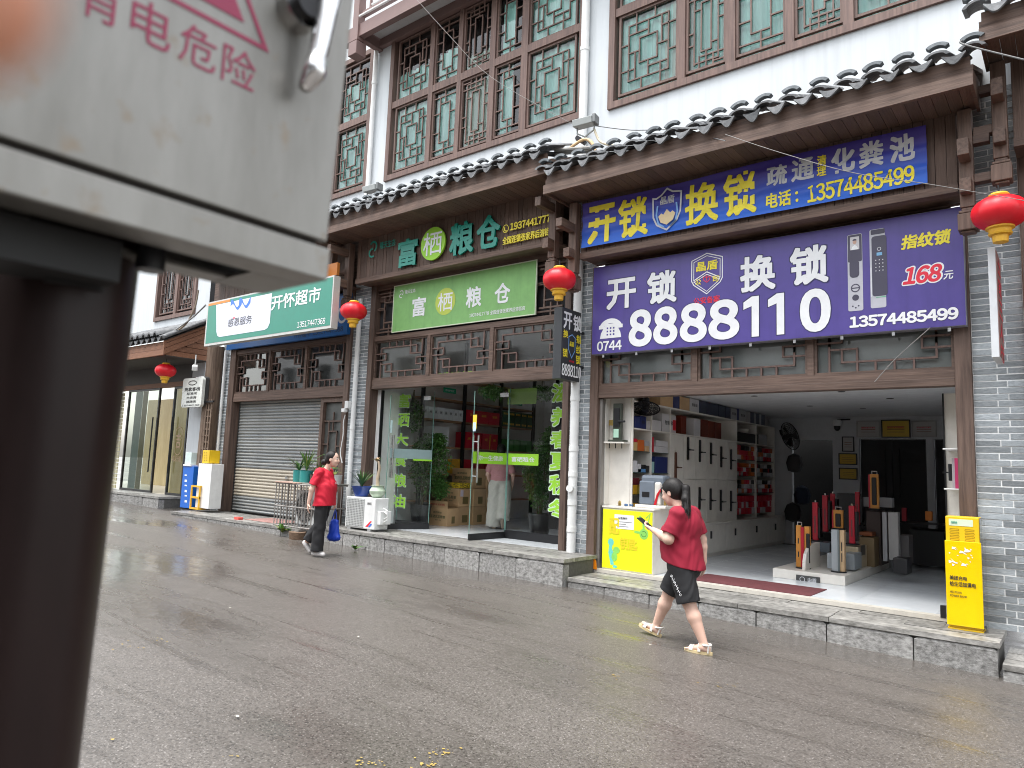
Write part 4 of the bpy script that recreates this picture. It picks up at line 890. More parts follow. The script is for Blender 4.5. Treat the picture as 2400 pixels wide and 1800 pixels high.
# ================================================================ lanterns
def lantern(loc, label, sc=1.):
    t = thing('red_lantern', label, 'lantern', loc, 'red lanterns hung in front of the shops')
    x, y_, z = loc; b_ = MB(); pr = []
    for i in range(17): a = -math.pi / 2 + math.pi * i / 16; pr.append((max(.07, .232 * math.cos(a) ** .8 if math.cos(a) > 0 else .07), .155 * math.sin(a)))
    b_.lathe(pr, (x, y_, z), 48, lobes=10, la=.035).build('silk_body', lantern_red, t, smooth=True)
    MB().lathe([(.0, .150), (.085, .150), (.09, .165), (.075, .185), (.0, .187)], (x, y_, z), 24).build('gold_cap', gold_m, t, smooth=True)
    MB().lathe([(.0, -.14), (.115, -.135), (.118, -.155), (.095, -.165), (.09, -.195), (.098, -.20), (.092, -.215), (.066, -.22), (.062, -.285), (.05, -.29), (.0, -.29)], (x, y_, z), 28).build('gold_collar', gold_m, t, smooth=True)
    MB().tube([(x, y_, z + .18), (x, y_, z + .27)], .008).build('hanging_wire', dark_metal, t)
    return t
L0 = lantern((-5.53, -.76, 2.57), 'red lantern hanging beside the drainpipe between grain shop and lock shop')
copy_tree(L0, (-9.93, -.76, 2.60), 'red lantern hanging left of the pale green banner')
copy_tree(L0, (-.515, -.76, 2.53), 'red lantern nearest the camera, in front of the right brick pillar')
copy_tree(L0, (-16.62, -.80, 1.90), 'red lantern under the guest house eave, farthest along the street')
MB().tube([(-16.62, -.8, 2.1), (-16.62, -.8, 2.3)], .008).build('hanging_wire', dark_metal, L0) if False else None

# ================================================================ pipes, lamps, cables
def pipe(label, x, y_, z0, z1, r, group=None, rings=(), extra=False):
    t = thing('drainpipe', label, 'pipe', (x, y_, z0)); [MB().tube([(x, y_, p), (x, y_, q_)], r, 16, True).build('tube', white_paint, t, smooth=True) for p, q_ in (((z0, 3.05), (4.35, z1)) if z1 > 5 else ((z0, z1),))]
    for zz in rings: MB().tube([(x, y_, zz - .035), (x, y_, zz + .035)], r + .008, 16).build('collar', white_paint, t, smooth=True)
    if extra: MB().tube([(x, y_ - .03, -.28), (x + .02, y_ - r - .05, -.28)], .05, 14).build('cleanout', white_paint, t, smooth=True)
    return t
pipe('stout white drainpipe between the grain shop and the lock shop', -5.672, -.074, -1.17, 8.1, .064, rings=(-.85, -.48, -.08, .28, 1.0, 6.35), extra=True)
pipe('thin white drainpipe right of the roller shutter shop', -10.62, -.07, -1.0, 8.1, .045, rings=(.6, 2.1, 5.1, 7.4))
pipe('slim white pipe on the far left brick corner', -15.35, -.06, -.2, 2.4, .03)
def lamp(loc, label):
    t = thing('floodlight', label, 'floodlight', loc, 'grey floodlights on the roof edge'); x, y_, z = loc; gm = P('weathered_grey_metal', (.34, .36, .35), .5)
    MB().obox((x, y_, z), (.30, .19, .10), rz=.12, ry=-.02, rx=.15).build('housing', gm, t, bevel=.008); MB().obox((x + .17, y_ + .02, z + .01), (.05, .15, .13), rz=.12).build('end_cap', P('dark_grey_cap', (.18, .19, .19)), t, bevel=.01)
    MB().tube([(x - .12, y_, z - .05), (x - .12, y_, z - .13), (x, y_ + .02, z - .2), (x + .14, y_ + .04, z - .12), (x + .14, y_ + .04, z - .05)], .012).build('yoke', gm, t); MB().tube([(x, y_ + .02, z - .2), (x + .05, y_ + .3, z - .33)], .018).build('arm', white_paint, t)
    MB().obox((x - .06, y_ + .01, z - .24), (.16, .08, .05), rz=.4, ry=.6).build('driver_box', dark_metal, t); return t
xx, zz = onY(1370, 288, -.55); lamp((xx, -.55, zz), 'grey floodlight on the eave corner beside the stout drainpipe')
xx, zz = onY(872, 443, -.7); lamp((xx, -.7, zz), 'grey floodlight above the eave left of the green letters')
def cable(name, label, pts, r, mat, cat='cable'):
    P_ = [Vector(p) for p in pts]; out = []
    for i in range(len(P_) - 1):
        for j in range(6):
            t_ = j / 6; p0 = P_[max(i - 1, 0)]; p1 = P_[i]; p2 = P_[i + 1]; p3 = P_[min(i + 2, len(P_) - 1)]
            out.append(.5 * ((2 * p1) + (-p0 + p2) * t_ + (2 * p0 - 5 * p1 + 4 * p2 - p3) * t_ ** 2 + (-p0 + 3 * p1 - 3 * p2 + p3) * t_ ** 3))
    out.append(P_[-1]); return tag(MB().tube(out, r, 8).build(name, mat, None, smooth=True), label, cat)
wire = P('thin_wire', (.12, .12, .12), .6); wire_l = P('pale_wire', (.22, .21, .2), .6); hose = P('pale_hose', (.62, .55, .40), .5)
def pY(u, v, y_): x_, z_ = onY(u, v, y_); return (x_, y_, z_)
cable('cable', 'pale orange hose bundle draped over the eave corner', [pY(1330, 352, -.6), pY(1365, 328, -.6), pY(1385, 332, -.6), pY(1395, 355, -.6), pY(1402, 372, -.6)], .022, P('tan_hose', (.62, .42, .22), .5))
cable('cable', 'white curved hose from the floodlight to the tiles', [pY(1392, 300, -.5), pY(1405, 330, -.5), pY(1430, 340, -.5), pY(1450, 345, -.5), pY(1458, 362, -.5)], .018, hose)
for q, (dy, lb) in enumerate(((0, 'upper strand of twisted grey cable lying on the eave corner'), (.05, 'lower strand of twisted grey cable lying on the eave corner'))): cable('cable', lb, [pY(1300, 352 + q * 8, -.75 + dy), pY(1345, 349 + q * 8, -.7 + dy), pY(1388, 346 + q * 8, -.6 + dy)], .028, P('twisted_cable', (.26, .25, .23), .7, bump=.8, bs=40))
cable('cable', 'thin wire running from the floodlight across the white wall', [pY(1395, 295, -.5), pY(1480, 305, -.3), pY(1580, 305, -.2), pY(1700, 330, -1.2)], .006, wire)
cable('cable', 'thin wire crossing in front of the blue banner', [pY(1700, 315, -1.2), pY(1830, 358, -1.3), pY(2000, 405, -1.3), pY(2180, 432, -1.2), pY(2400, 470, -1.0)], .0035, wire_l)
cable('cable', 'thin wire crossing in front of the middle upper windows', [pY(960, -20, -1.), pY(1050, 80, -1.), pY(1150, 180, -1.), pY(1340, 290, -.9)], .003, wire_l)
cable('cable', 'thin wire slanting below the purple signboard to the doorway', [pY(2180, 768, -.2), pY(2100, 840, -.2), pY(2050, 895, -.2)], .005, wire_l)
cable('cable', 'black wire from the right eave to the edge of the photo', [pY(2254, 95, -1.15), pY(2262, 105, -1.2), pY(2400, 140, -1.3)], .008, wire)
cable('cable', 'wavy white flex hanging beside the shutter side panel', [pY(809, 972, -.1), pY(805, 990, -.1), pY(804, 1020, -.1), pY(798, 1060, -.1), pY(802, 1085, -.1)], .009, white_paint)
cable('cable', 'loose cable bundle hanging across the far left roof', [pY(465, 680, -.8), pY(455, 725, -.8), pY(430, 765, -.8), pY(390, 785, -.9), pY(330, 800, -1.)], .02, P('brown_cable', (.3, .24, .18), .7))
cable('cable', 'second loose cable hanging across the far left roof', [pY(482, 715, -.8), pY(450, 745, -.8), pY(405, 778, -.9)], .018, P('grey_cable', (.3, .3, .3), .7))

# ================================================================ timber utility pole, lattice strip, intercom
t = thing('utility_pole', 'weathered brown timber pole between the guest house and the shutter shop', 'pole', (-15.8, -.1, -1.2))
oldwood = M('old_timber', (.10, .065, .045), .8, col2=(.26, .19, .14), vs=3, st=(7, 7, .5), bump=.8, bs=8)
xp, _ = onY(499, 900, -.12)
MB().tube([(xp - .04, -.12, -1.25), (xp, -.12, 1.2), (xp + .02, -.12, 2.5)], [.20, .19, .19], 18).build('trunk', oldwood, t, smooth=True)
tag(MB().obox((xp - .1, -.36, 1.62), (.34, .09, .30)).build('intercom', white_paint, None, bevel=.01), 'white box with dark square window fixed on the timber pole', 'intercom box'); it = bpy.data.objects['intercom']
b = MB().box(xp - .22, xp - .05, -.412, -.406, 1.53, 1.71); b.build('screen', P('dark_screen', (.03, .03, .03)), it)
tag(MB().obox((xp - .0, -.34, 1.36), (.24, .05, .10)).build('socket_box', white_paint, None, bevel=.005), 'small white socket strip below the white box on the pole', 'socket')
tr = thing('wooden_trellis', 'narrow brown lattice strip beside the timber pole', 'trellis', (-16.1, -.3, -1)); xt0, xt1 = onY(474, 1000, -.3)[0], onY(492, 1000, -.3)[0]
l_ = MB(); 
for i in range(14): l_.box(xt0 - .02, xt1 + .02, -.30, -.27, -.75 + i * .145, -.72 + i * .145)
for q in range(4): xx = xt0 + (xt1 - xt0) * q / 3; l_.box(xx - .02, xx + .02, -.31, -.30, -.9, 1.25)
l_.build('slat_grid', oldwood, tr)
t = thing('security_camera', 'small white security camera under the guest house eave', 'camera', (-16.8, -.4, 2.1)); xx, zz = onY(457, 862, -.5)
MB().obox((xx, -.5, zz), (.26, .12, .12), rz=-.5, ry=.25).build('housing', white_paint, t, bevel=.02); MB().tube([(xx, -.5, zz + .06), (xx, -.5, zz + .3)], .015).build('stem', white_paint, t)
t = thing('conduit_box', 'white junction box on the thin drainpipe beside the shutter', 'junction box', (-10.7, -.1, .8)); xx, zz = onY(815, 955, -.12); box('box_body', xx - .05, xx + .05, -.16, -.08, zz - .02, zz + .12, white_paint, t, .006); box('plug', xx - .12, xx - .02, -.18, -.10, zz - .09, zz - .02, white_paint, t, .01)

# ================================================================ charging cabinets
def fbox(name, u0, v0, u1, v1, y_, d, mat, par, bev=.004):
    xa, za = onY(u0, v0, y_); xb, zb = onY(u1, v1, y_); return box(name, xa, xb, y_, y_ + d, zb, za, mat, par, bev)
t = thing('battery_cabinet', 'tall yellow power bank rental cabinet in front of the brick pillar', 'power bank cabinet', (-.95, -.35, -1.40))
xa, xb = -1.085, -.805
box('body', xa, xb, -.36, -.16, -1.385, -.325, yellow_m, t, .008); box('base', xa - .006, xb + .006, -.37, -.15, -1.399, -1.384, yellow_m, t, .003)
box('cover', xa - .008, xb + .012, -.385, -.366, -1.36, -.56, P('glossy_yellow', (.86, .56, .0), .15), t, .004); box('side_film', xb + .004, xb + .03, -.36, -.17, -1.36, -.33, film, t)
box('label_panel', xa + .03, xb - .05, -.3625, -.3605, -.415, -.35, P('pale_green_label', (.65, .75, .55)), t)
textY('lettering', '扫码充电', xa + .05, xa + .1, -.395, -.37, -.3625, pgreen, t, bold=.02)
for i in range(4):
    for j in range(2):
        q = MB(); cx_ = xa + .075 + j * .125; cz_ = -.452 - i * .032; ribY(q, rr_poly(cx_ - .038, cx_ + .038, cz_ - .008, cz_ + .008, .0075, 4), .004, -.3625, True); q.build('slot', P('dark_yellow', (.30, .17, .0)), t)
textY('lettering', '美团充电', xa + .025, xa + .17, -.93, -.89, -.386, pblack, t, bold=.03); textY('lettering', '给生活加满电', xa + .025, xa + .24, -.99, -.945, -.386, pblack, t, bold=.03)
textY('lettering', 'MEITUAN', xa + .025, xa + .12, -1.055, -1.035, -.386, pblack, t, bold=.02); textY('lettering', 'POWER BANK', xa + .025, xa + .165, -1.09, -1.07, -.386, pblack, t, bold=.02)
q = MB(); rr = random.Random(5)
for i in range(26):
    cx_, cz_ = xa + rr.uniform(.03, .22), rr.uniform(-.80, -.62); a0 = rr.uniform(0, 3); r1 = rr.uniform(.008, .03); polyY(q, [(cx_ + r1 * math.cos(a0), cz_ + .3 * r1 * math.sin(a0)), (cx_ - r1 * .4, cz_ + r1 * .5), (cx_ - r1 * math.cos(a0 + .4), cz_ - r1 * .5), (cx_ + r1 * .3, cz_ - r1 * .4)], -.3866 - i * .0001)
stuff(q.build('torn_sticker', pw, t))
tag(MB().obox((-1.17, -.02, -1.30), (.05, .05, .12)).build('charger_plug', black_plastic, None), 'black plug box at the foot of the right door post', 'plug box')

t = thing('battery_cabinet', 'blue charging cabinet with white top beside the far guest house', 'charging cabinet', (-16.6, -.2, -1.3))
fbox('body', 430, 1092, 446, 1192, -.45, .24, blue_m, t); fbox('shelf_top', 429, 1088, 447, 1093, -.47, .28, white_paint, t); fbox('top_unit', 436, 1060, 447, 1088, -.42, .2, P('pale_mint', (.6, .72, .7)), t)
xa, za = onY(446, 1065, -.3); xx = onY(447, 1070, -.42)[0]; box('label_panel', xx + .001, xx + .004, -.38, -.26, za - .12, za - .02, P('green_label', (.1, .5, .35)), t)
xa, za = onY(446, 1100, -.45)
for q_, ch in enumerate('街电共享'): text('lettering', ch, (xa, -.38, za - .35 - q_ * .12), (0, .1, 0), (0, 0, .1), pw, t, bold=.04, top=.003)
for i in range(6): xq, zq = onY(433, 1112 + i * 12, -.452); box('text_bar', xq, xq + .1, -.453, -.451, zq - .03 - .02 * (i % 2), zq, pw, t)
t2 = thing('metal_rack', 'small yellow metal rack standing in front of the blue cabinet', 'rack', (-16.3, -.6, -1.3)); f = MB(); xa, za = onY(448, 1137, -.6); xb, zb = onY(464, 1195, -.6)
frame_ring(f, xa, xb, zb, za, .035, -.6, -.57); f.box(xa, xb, -.601, -.569, (za + zb) / 2 - .02, (za + zb) / 2 + .02); frame_ring(f, xa, xb, zb, za, .035, -.45, -.42)
for xx in (xa, xb - .03): f.box(xx, xx + .03, -.57, -.45, zb, zb + .03); f.box(xx, xx + .03, -.57, -.45, za - .03, za)
f.build('rack_frame', P('yellow_steel', (.75, .42, .02), .4), t2)
t = thing('battery_cabinet', 'white cabinet topped by a yellow box, left of the roller shutter', 'charging cabinet', (-15.9, -.2, -1.3))
fbox('body', 466, 1086, 488, 1193, -.55, .28, white_paint, t); fbox('top_unit', 476, 1055, 489, 1086, -.52, .25, yellow_m, t)
for i in range(4):
    for j in range(2): xq, zq = onY(478 + j * 5, 1060 + i * 6, -.522); box('slot', xq, xq + .04, -.523, -.521, zq - .02, zq, P('dark_yellow', (.3, .17, 0)), t)

# ================================================================ air conditioners, cage and pots
def ac(t, x0, x1, y0, y1, z0, z1, grille='round'):
    box('casing', x0, x1, y0, y1, z0 + .03, z1, white_paint, t, .015)
    box('foot', x0 + .08, x0 + .16, y0 - .01, y1, z0, z0 + .03, P('foot_grey', (.3, .3, .3)), t); box('foot', x1 - .16, x1 - .08, y0 - .01, y1, z0, z0 + .03, P('foot_grey', (.3, .3, .3)), t)
t = thing('air_conditioner', 'white air conditioner outdoor unit with square grille under two plant pots', 'air conditioner', (-9.6, -.45, -1.17))
xa, xb, ya, yb, za, zb = -9.98, -9.22, -.62, -.32, -1.17, -.62
ac(t, xa, xb, ya, yb, za, zb)
gr = MB(); 
for i in range(17): gr.box(xa + .04, xb - .28, ya - .012, ya - .002, za + .06 + i * .028, za + .068 + i * .028)
for i in range(12): gr.box(xa + .04 + i * .040, xa + .046 + i * .040, ya - .016, ya - .012, za + .06, za + .52)
gr.build('grille', P('grille_white', (.6, .61, .6)), t); box('grille_back', xa + .035, xb - .275, ya - .0021, ya - .001, za + .05, za + .53, P('grille_shadow', (.34, .35, .34)), t)
textY('lettering', 'GREE', xb - .2, xb - .09, zb - .11, zb - .075, ya, pblack, t, bold=.04)
e_ = MB(); polyY(e_, [(xb - .22, za + .07), (xb - .10, za + .17), (xb - .06, za + .17), (xb - .16, za + .07)], ya - .002, 0); polyY(e_, [(xb - .15, za + .07), (xb - .09, za + .13), (xb - .05, za + .12), (xb - .10, za + .07)], ya - .003, 1); e_.build('print_mark', [pred, pblue], t)
box('side_box', xb + .001, xb + .09, ya + .05, yb - .02, za + .12, za + .34, white_paint, t, .006)
for q in (0, 1): MB().tube([(xb + .09, ya + .12, za + .16 + q * .05), (xb + .2, ya + .1, za + .2 + q * .05), (xb + .2, ya + .1, za + .3 + q * .05), (xb + .08, ya + .12, za + .34 + q * .05)], .011, 8).build('pipe_loop', white_paint, t, smooth=True)
t = thing('air_conditioner', 'older cream air conditioner with round fan inside the steel cage', 'air conditioner', (-11, -.5, -1.235))
xa, xb, ya, yb, za, zb = -11.42, -10.62, -.62, -.30, -1.235, -.58; ac(t, xa, xb, ya, yb, za, zb)
MB().tube([(xa + .29, ya - .001, za + .34), (xa + .29, ya - .006, za + .34)], .27, 32).build('fan_opening', P('fan_dark', (.05, .05, .05)), t)
gr = MB(); 
for r in (.05, .09, .13, .17, .21, .25, .275):
    pts = [(p[0], ya - .012, p[1]) for p in circ(xa + .29, za + .34, r, r, 28)]; gr.tube(pts + [pts[0]], .004, 5, False)
for i in range(8): a = math.pi * i / 8; gr.tube([(xa + .29 - .27 * math.cos(a), ya - .016, za + .34 - .27 * math.sin(a)), (xa + .29 + .27 * math.cos(a), ya - .016, za + .34 + .27 * math.sin(a))], .004, 5)
gr.build('fan_guard', grey_steel, t); fb = MB()
for i in range(3):
    a = 2.1 * i; fb.add([(xa + .29, ya - .008, za + .34), (xa + .29 + .24 * math.cos(a), ya - .007, za + .34 + .24 * math.sin(a)), (xa + .29 + .25 * math.cos(a + .7), ya - .009, za + .34 + .25 * math.sin(a + .7))], [(0, 1, 2)])
fb.build('fan_blade', P('blade_grey', (.3, .3, .3)), t)
tag(MB().tube([(-10.52, -.45, -1.20), (-10.55, -.4, -.95), (-10.45, -.45, -.9), (-10.5, -.5, -1.15)], .03).build('hose', black_plastic, None, smooth=True), 'black hose coil in the steel cage right of the cream unit', 'hose')
cg = thing('steel_cage', 'grey welded bar cage around the cream air conditioner', 'cage', (-11, -.9, -1.235))
b = MB(); X0, X1, YF, YB, Z0, Z1 = -11.62, -10.42, -.93, -.25, -1.24, -.47
for zz in (Z0 + .02, (Z0 + Z1) / 2 - .02, Z1): b.tube([(X0, YF, zz), (X1, YF, zz)], .013, 6); b.tube([(X0, YF, zz), (X0, YB, zz)], .013, 6); b.tube([(X1, YF, zz), (X1, YB, zz)], .013, 6)
b.build('rail', grey_steel, cg)
for i in range(14): xx = X0 + (X1 - X0) * i / 13; MB().tube([(xx, YF, Z0), (xx, YF, Z1)], .010, 6).build('bar', grey_steel, cg)
for i in range(1, 5): yy = YF + (YB - YF) * i / 5; MB().tube([(X0, yy, Z0), (X0, yy, Z1)], .010, 6).build('bar', grey_steel, cg); MB().tube([(X1, yy, Z0), (X1, yy, Z1)], .010, 6).build('bar', grey_steel, cg)
box('board', X0 - .02, -11.0, YF - .03, YB, Z1 + .014, Z1 + .03, P('pinkish_board', (.45, .30, .24), .6), cg); box('board', -10.98, X1 + .03, YF + .1, YB, Z1 + .014, Z1 + .03, P('grey_board', (.3, .29, .26), .6), cg)

def leaves_mesh(mb, base, n, L, w, spread, up=.8, droop=.5, rr=None, segs=6):
    for i in range(n):
        a = rr.uniform(0, 2 * math.pi); l = L * rr.uniform(.6, 1.1); s_ = spread * rr.uniform(.3, 1.1); d = Vector((math.cos(a), math.sin(a), 0)); side = Vector((-d.y, d.x, 0))
        pts = []
        for j in range(segs + 1): t_ = j / segs; pts.append(Vector(base) + d * (s_ * l * t_ ** 1.3) + Vector((0, 0, l * (up * t_ - droop * t_ ** 2.4 * s_))))
        ww = w * rr.uniform(.7, 1.2); vs = []
        for j, p in enumerate(pts): q = ww * math.sin(math.pi * min(.95, (j + .6) / (segs + .8))); vs += [p - side * q, p + side * q + Vector((0, 0, .003))]
        mb.add(vs, [(2 * j, 2 * j + 1, 2 * j + 3, 2 * j + 2) for j in range(segs)], 1 if rr.random() < .3 else 0)
def potted(name, label, loc, pot_prof, pot_mat, nleaf, L, w, spread, seed, mats=(leaf_g, leaf_y), droop=.5):
    rr = random.Random(seed); t = thing(name, label, 'potted plant', loc); MB().lathe(pot_prof + [(pot_prof[-1][0] - .015, pot_prof[-1][1]), (pot_prof[-1][0] - .02, pot_prof[-1][1] - .03), (0, pot_prof[-1][1] - .03)], loc, 24, cap=False).build('pot', pot_mat, t, smooth=True)
    m_ = MB(); leaves_mesh(m_, (loc[0], loc[1], loc[2] + pot_prof[-1][1] - .03), nleaf, L, w, spread, droop=droop, rr=rr); stuff(m_.build('foliage', list(mats), t)); return t
gpot = P('teal_pot', (.03, .25, .24), .4); zt = -.44
potted('potted_plant', 'strappy yellowing plant in a teal pot on the cage, leftmost', (-11.40, -.62, zt), [(.0, 0), (.10, 0), (.105, .22), (.11, .22)], gpot, 26, .50, .012, .9, 1)
potted('potted_plant', 'taller spiky plant in a teal pot with a pink label band', (-11.12, -.66, zt), [(.0, 0), (.11, 0), (.12, .22), (.125, .22)], gpot, 34, .60, .013, .55, 2); 
potted('potted_plant', 'feathery pale green plant in a brown trough on the cage', (-10.84, -.60, zt), [(.0, 0), (.14, 0), (.15, .16), (.155, .16)], P('brown_trough', (.07, .04, .03)), 46, .42, .008, .9, 3)
potted('potted_plant', 'small plant in a white rectangular pot behind the walking woman', (-10.52, -.5, zt), [(.0, 0), (.13, 0), (.15, .16), (.155, .16)], P('white_pot', (.6, .6, .58)), 12, .2, .01, .9, 4)
potted('potted_plant', 'spiky plant in a glazed blue bowl on the white air conditioner', (-9.77, -.47, -.615), [(.0, 0), (.11, 0), (.13, .05), (.17, .15), (.185, .17)], P('cobalt_glaze', (.015, .05, .25), .15), 44, .42, .014, .5, 5, droop=.35)
pb = thing('potted_bonsai', 'pale green round pot with a thick bent bonsai stem', 'potted plant', (-9.38, -.45, -.615)); MB().lathe([(0, 0), (.07, 0), (.13, .06), (.14, .11), (.10, .18), (.12, .20), (.10, .2), (0, .17)], (-9.38, -.45, -.615), 28, cap=False).build('pot', P('celadon_glaze', (.45, .55, .42), .15), pb, smooth=True)
MB().tube([(-9.38, -.45, -.45), (-9.40, -.45, -.30), (-9.36, -.45, -.12), (-9.38, -.46, -.02), (-9.46, -.46, .02)], [.035, .028, .024, .02, .016], 8).build('stem', P('bonsai_bark', (.45, .36, .26), .8), pb, smooth=True)
m_ = MB(); leaves_mesh(m_, (-9.42, -.46, .0), 26, .1, .012, 1.2, rr=random.Random(8)); stuff(m_.build('foliage', [leaf_g, P('dry_leaf', (.4, .25, .12))], pb))
m_ = MB(); leaves_mesh(m_, (-11.2, -1.02, -1.33), 22, .26, .03, 1.1, rr=random.Random(9)); tag(m_.build('weed', [leaf_g, leaf_y]), 'small green weed sprouting in front of the steel cage', 'weed')
m_ = MB(); leaves_mesh(m_, (-9.2, -1.0, -1.43), 8, .16, .03, 1.4, rr=random.Random(10)); tag(m_.build('weed', [leaf_g, leaf_y]), 'small green weed at the kerb beside the blue bag', 'weed')
tag(MB().lathe([(0, 0), (.13, 0), (.15, .13), (.0, .12)], (-10.75, -1.02, -1.41), 20).build('basket', M('wicker_brown', (.10, .06, .04), .9, col2=(.25, .17, .11), vs=18, st=(1, 1, 6), bump=.8, bs=60), None, smooth=True), 'low round brown wicker basket at the kerb behind the woman', 'basket')
tag(box('doormat', -12.9, -11.75, -.75, -.12, -1.234, -1.228, P('faded_pink_mat', (.33, .18, .16), .9, var=.25), None), 'faded pink mat on the paving before the roller shutter', 'doormat')
tag(box('paper_scrap', -13.02, -12.86, -.9, -.8, -1.235, -1.19, P('red_paper', (.7, .1, .08)), None), 'small red paper scrap before the roller shutter', 'litter')

# ================================================================ grain shop: glass doors, window lettering
GY = .62
def glass_panel(name, label, a, b_, z0, z1, cat='glass door', bar=.1, parts=None):
    a = Vector((a[0], a[1], 0)); b_ = Vector((b_[0], b_[1], 0)); t = thing(name, label, cat, (a.x, a.y, z0)); d = (b_ - a).normalized(); n = Vector((d.y, -d.x, 0)) * .02; up = Vector((0, 0, 1))
    MB().quad(a + up * (z0 + bar), b_ + up * (z0 + bar), b_ + up * z1, a + up * z1).build('pane', glass, t)
    def slab(za, zb, e=1., mat=dark_metal, nm='base_rail'):
        nn = n * e; m_ = MB(); m_.add([a - nn + up * za, b_ - nn + up * za, b_ + nn + up * za, a + nn + up * za, a - nn + up * zb, b_ - nn + up * zb, b_ + nn + up * zb, a + nn + up * zb], [(0, 3, 2, 1), (4, 5, 6, 7), (0, 1, 5, 4), (1, 2, 6, 5), (2, 3, 7, 6), (3, 0, 4, 7)]); m_.build(nm, mat, t)
    slab(z0, z0 + bar)
    edge = P('glass_edge', (.15, .30, .26), .2)
    for p in (a, b_): MB().tube([p + up * (z0 + bar), p + up * z1], .006, 6).build('glass_edge', edge, t)
    return t, a, b_, d
t, a, b_, d = glass_panel('glass_door', 'open right glass door leaf with green strip and long steel handle', (-7.49, -.20), (-7.45, GY), -1.17, 1.16)
ym = -.20
def handle(t, p, n, z0, z1):
    for s_ in (-1, 1):
        q = p + n * .05 * s_; MB().tube([q + Vector((0, 0, z0)), q + Vector((0, 0, z1))], .014, 10).build('handle', steel, t, smooth=True)
        for zz in (z0 + .1, z1 - .1): MB().tube([p + Vector((0, 0, zz)), q + Vector((0, 0, zz))], .008, 8).build('handle_stud', steel, t)
handle(t, Vector((-7.487, -.13, 0)), Vector((1, .05, 0)), -.28, .46)
def strip(t, P0, P1, z0, z1, mat, ss=None, name='strip'):
    P0 = Vector(P0); P1 = Vector(P1); MB().quad((P0.x, P0.y, z0), (P1.x, P1.y, z0), (P1.x, P1.y, z1), (P0.x, P0.y, z1)).build(name, mat, t)
    if ss: U = P1 - P0; text('lettering', ss, (P0.x + U.x * .12, P0.y + U.y * .12, z0 + (z1 - z0) * .28), (U.x * .76, U.y * .76, 0), (0, 0, (z1 - z0) * .45), pw, t, bold=.03, top=.002)
strip(t, (-7.478, -.19), (-7.440, .60), .02, .205, lime, '你一生健康')
box('tag_sign', -7.50, -7.42, -.21, -.206, .56, .78, P('yellow_tag', (.8, .6, .05)), t); box('tag_sign', -7.49, -7.43, -.214, -.2105, .52, .66, P('blue_tag', (.55, .7, .85)), t)
t, a, b_, d = glass_panel('shop_window', 'fixed right window pane lettered 滋养春夏秋冬', (-7.44, GY + .01), (-5.94, GY + .01), -1.17, 1.3, 'window', .13)
strip(t, (-7.42, GY - .005), (-6.80 + .0, GY - .005), .02, .205, lime, '富硒粮仓')
xr0, xr1 = -6.50, -6.18; halo_m = P('pale_mint_outline', (.62, .80, .60)); zs = [1.02, .66, .30, -.06, -.44, -.84]
xr0, _ = onY(1292, 900, GY); xr1 = -6.16
box('black_strip', xr0 + .02, xr1 + .012, GY + .012, GY + .016, -.95, 1.3, P('black_film', (.01, .01, .012), .4), t)
for ch, v0, v1 in zip('滋养春夏秋冬', (900, 956, 1010, 1061, 1113, 1170), (943, 999, 1050, 1102, 1157, 1213)):
    xq, z1_ = onY(1293, v0, GY); _, z0_ = onY(1293, v1, GY); halo(ch, xr0 + .03, xr1 - .01, z0_ + .0, z1_, GY - .01, lime, t, halo_m, .045, .06)
t, a, b_, d = glass_panel('glass_door', 'left glass door leaf standing open with pale blue strip', (-9.49, -.17), (-9.18, GY - .02), -1.17, 1.16)
handle(t, Vector((-9.46, -.10, 0)), Vector((.92, -.4, 0)).normalized(), -.28, .46)
strip(t, (-9.474, -.14), (-9.166, GY - .03), .06, .23, P('pale_blue_film', (.42, .66, .70), .4)); strip(t, (-9.30, .26), (-9.164, GY - .03), .03, .06, lime)
box('sticker', -9.47, -9.42, -.165, -.16, .5, .72, P('pale_blue_film', (.42, .66, .70), .4), t)
t, a, b_, d = glass_panel('shop_window', 'fixed left window pane with green characters in a column', (-10.05, GY), (-9.2, GY), -1.17, 1.3, 'window', .1)
for ch, v0, v1 in zip('富硒大食粮油', (925, 970, 1016, 1064, 1110, 1158), (956, 1000, 1044, 1092, 1140, 1188)):
    x_, z1_ = onY(923, v0, GY); _, z0_ = onY(923, v1, GY); xa_ = onY(929 - (v0 - 925) * .055, (v0 + v1) / 2, GY)[0]; halo(ch, xa_, xa_ + .40, z0_, z1_, GY - .01, lime, t, halo_m, .04, .04)
for (xq, yq) in ((-9.28, .55), (-7.47, .55)): tag(MB().obox((xq, yq, 1.17), (.18, .07, .07)).build('door_closer', steel, None), 'steel top hinge of the ' + ('left' if xq < -8 else 'right') + ' glass door', 'door closer')
tag(box('window_film', -7.5, -6.9, .64, .645, 1.02, 1.28, P('olive_green_film', (.25, .42, .08), .5), None), 'olive green hanging card at the top of the right window', 'sign card')
T_ = bpy.data.objects.get('transom.001')
textY('lettering', '五常大米全场', -8.55, -7.75, 1.44, 1.53, .02, lime, grain, bold=.03)

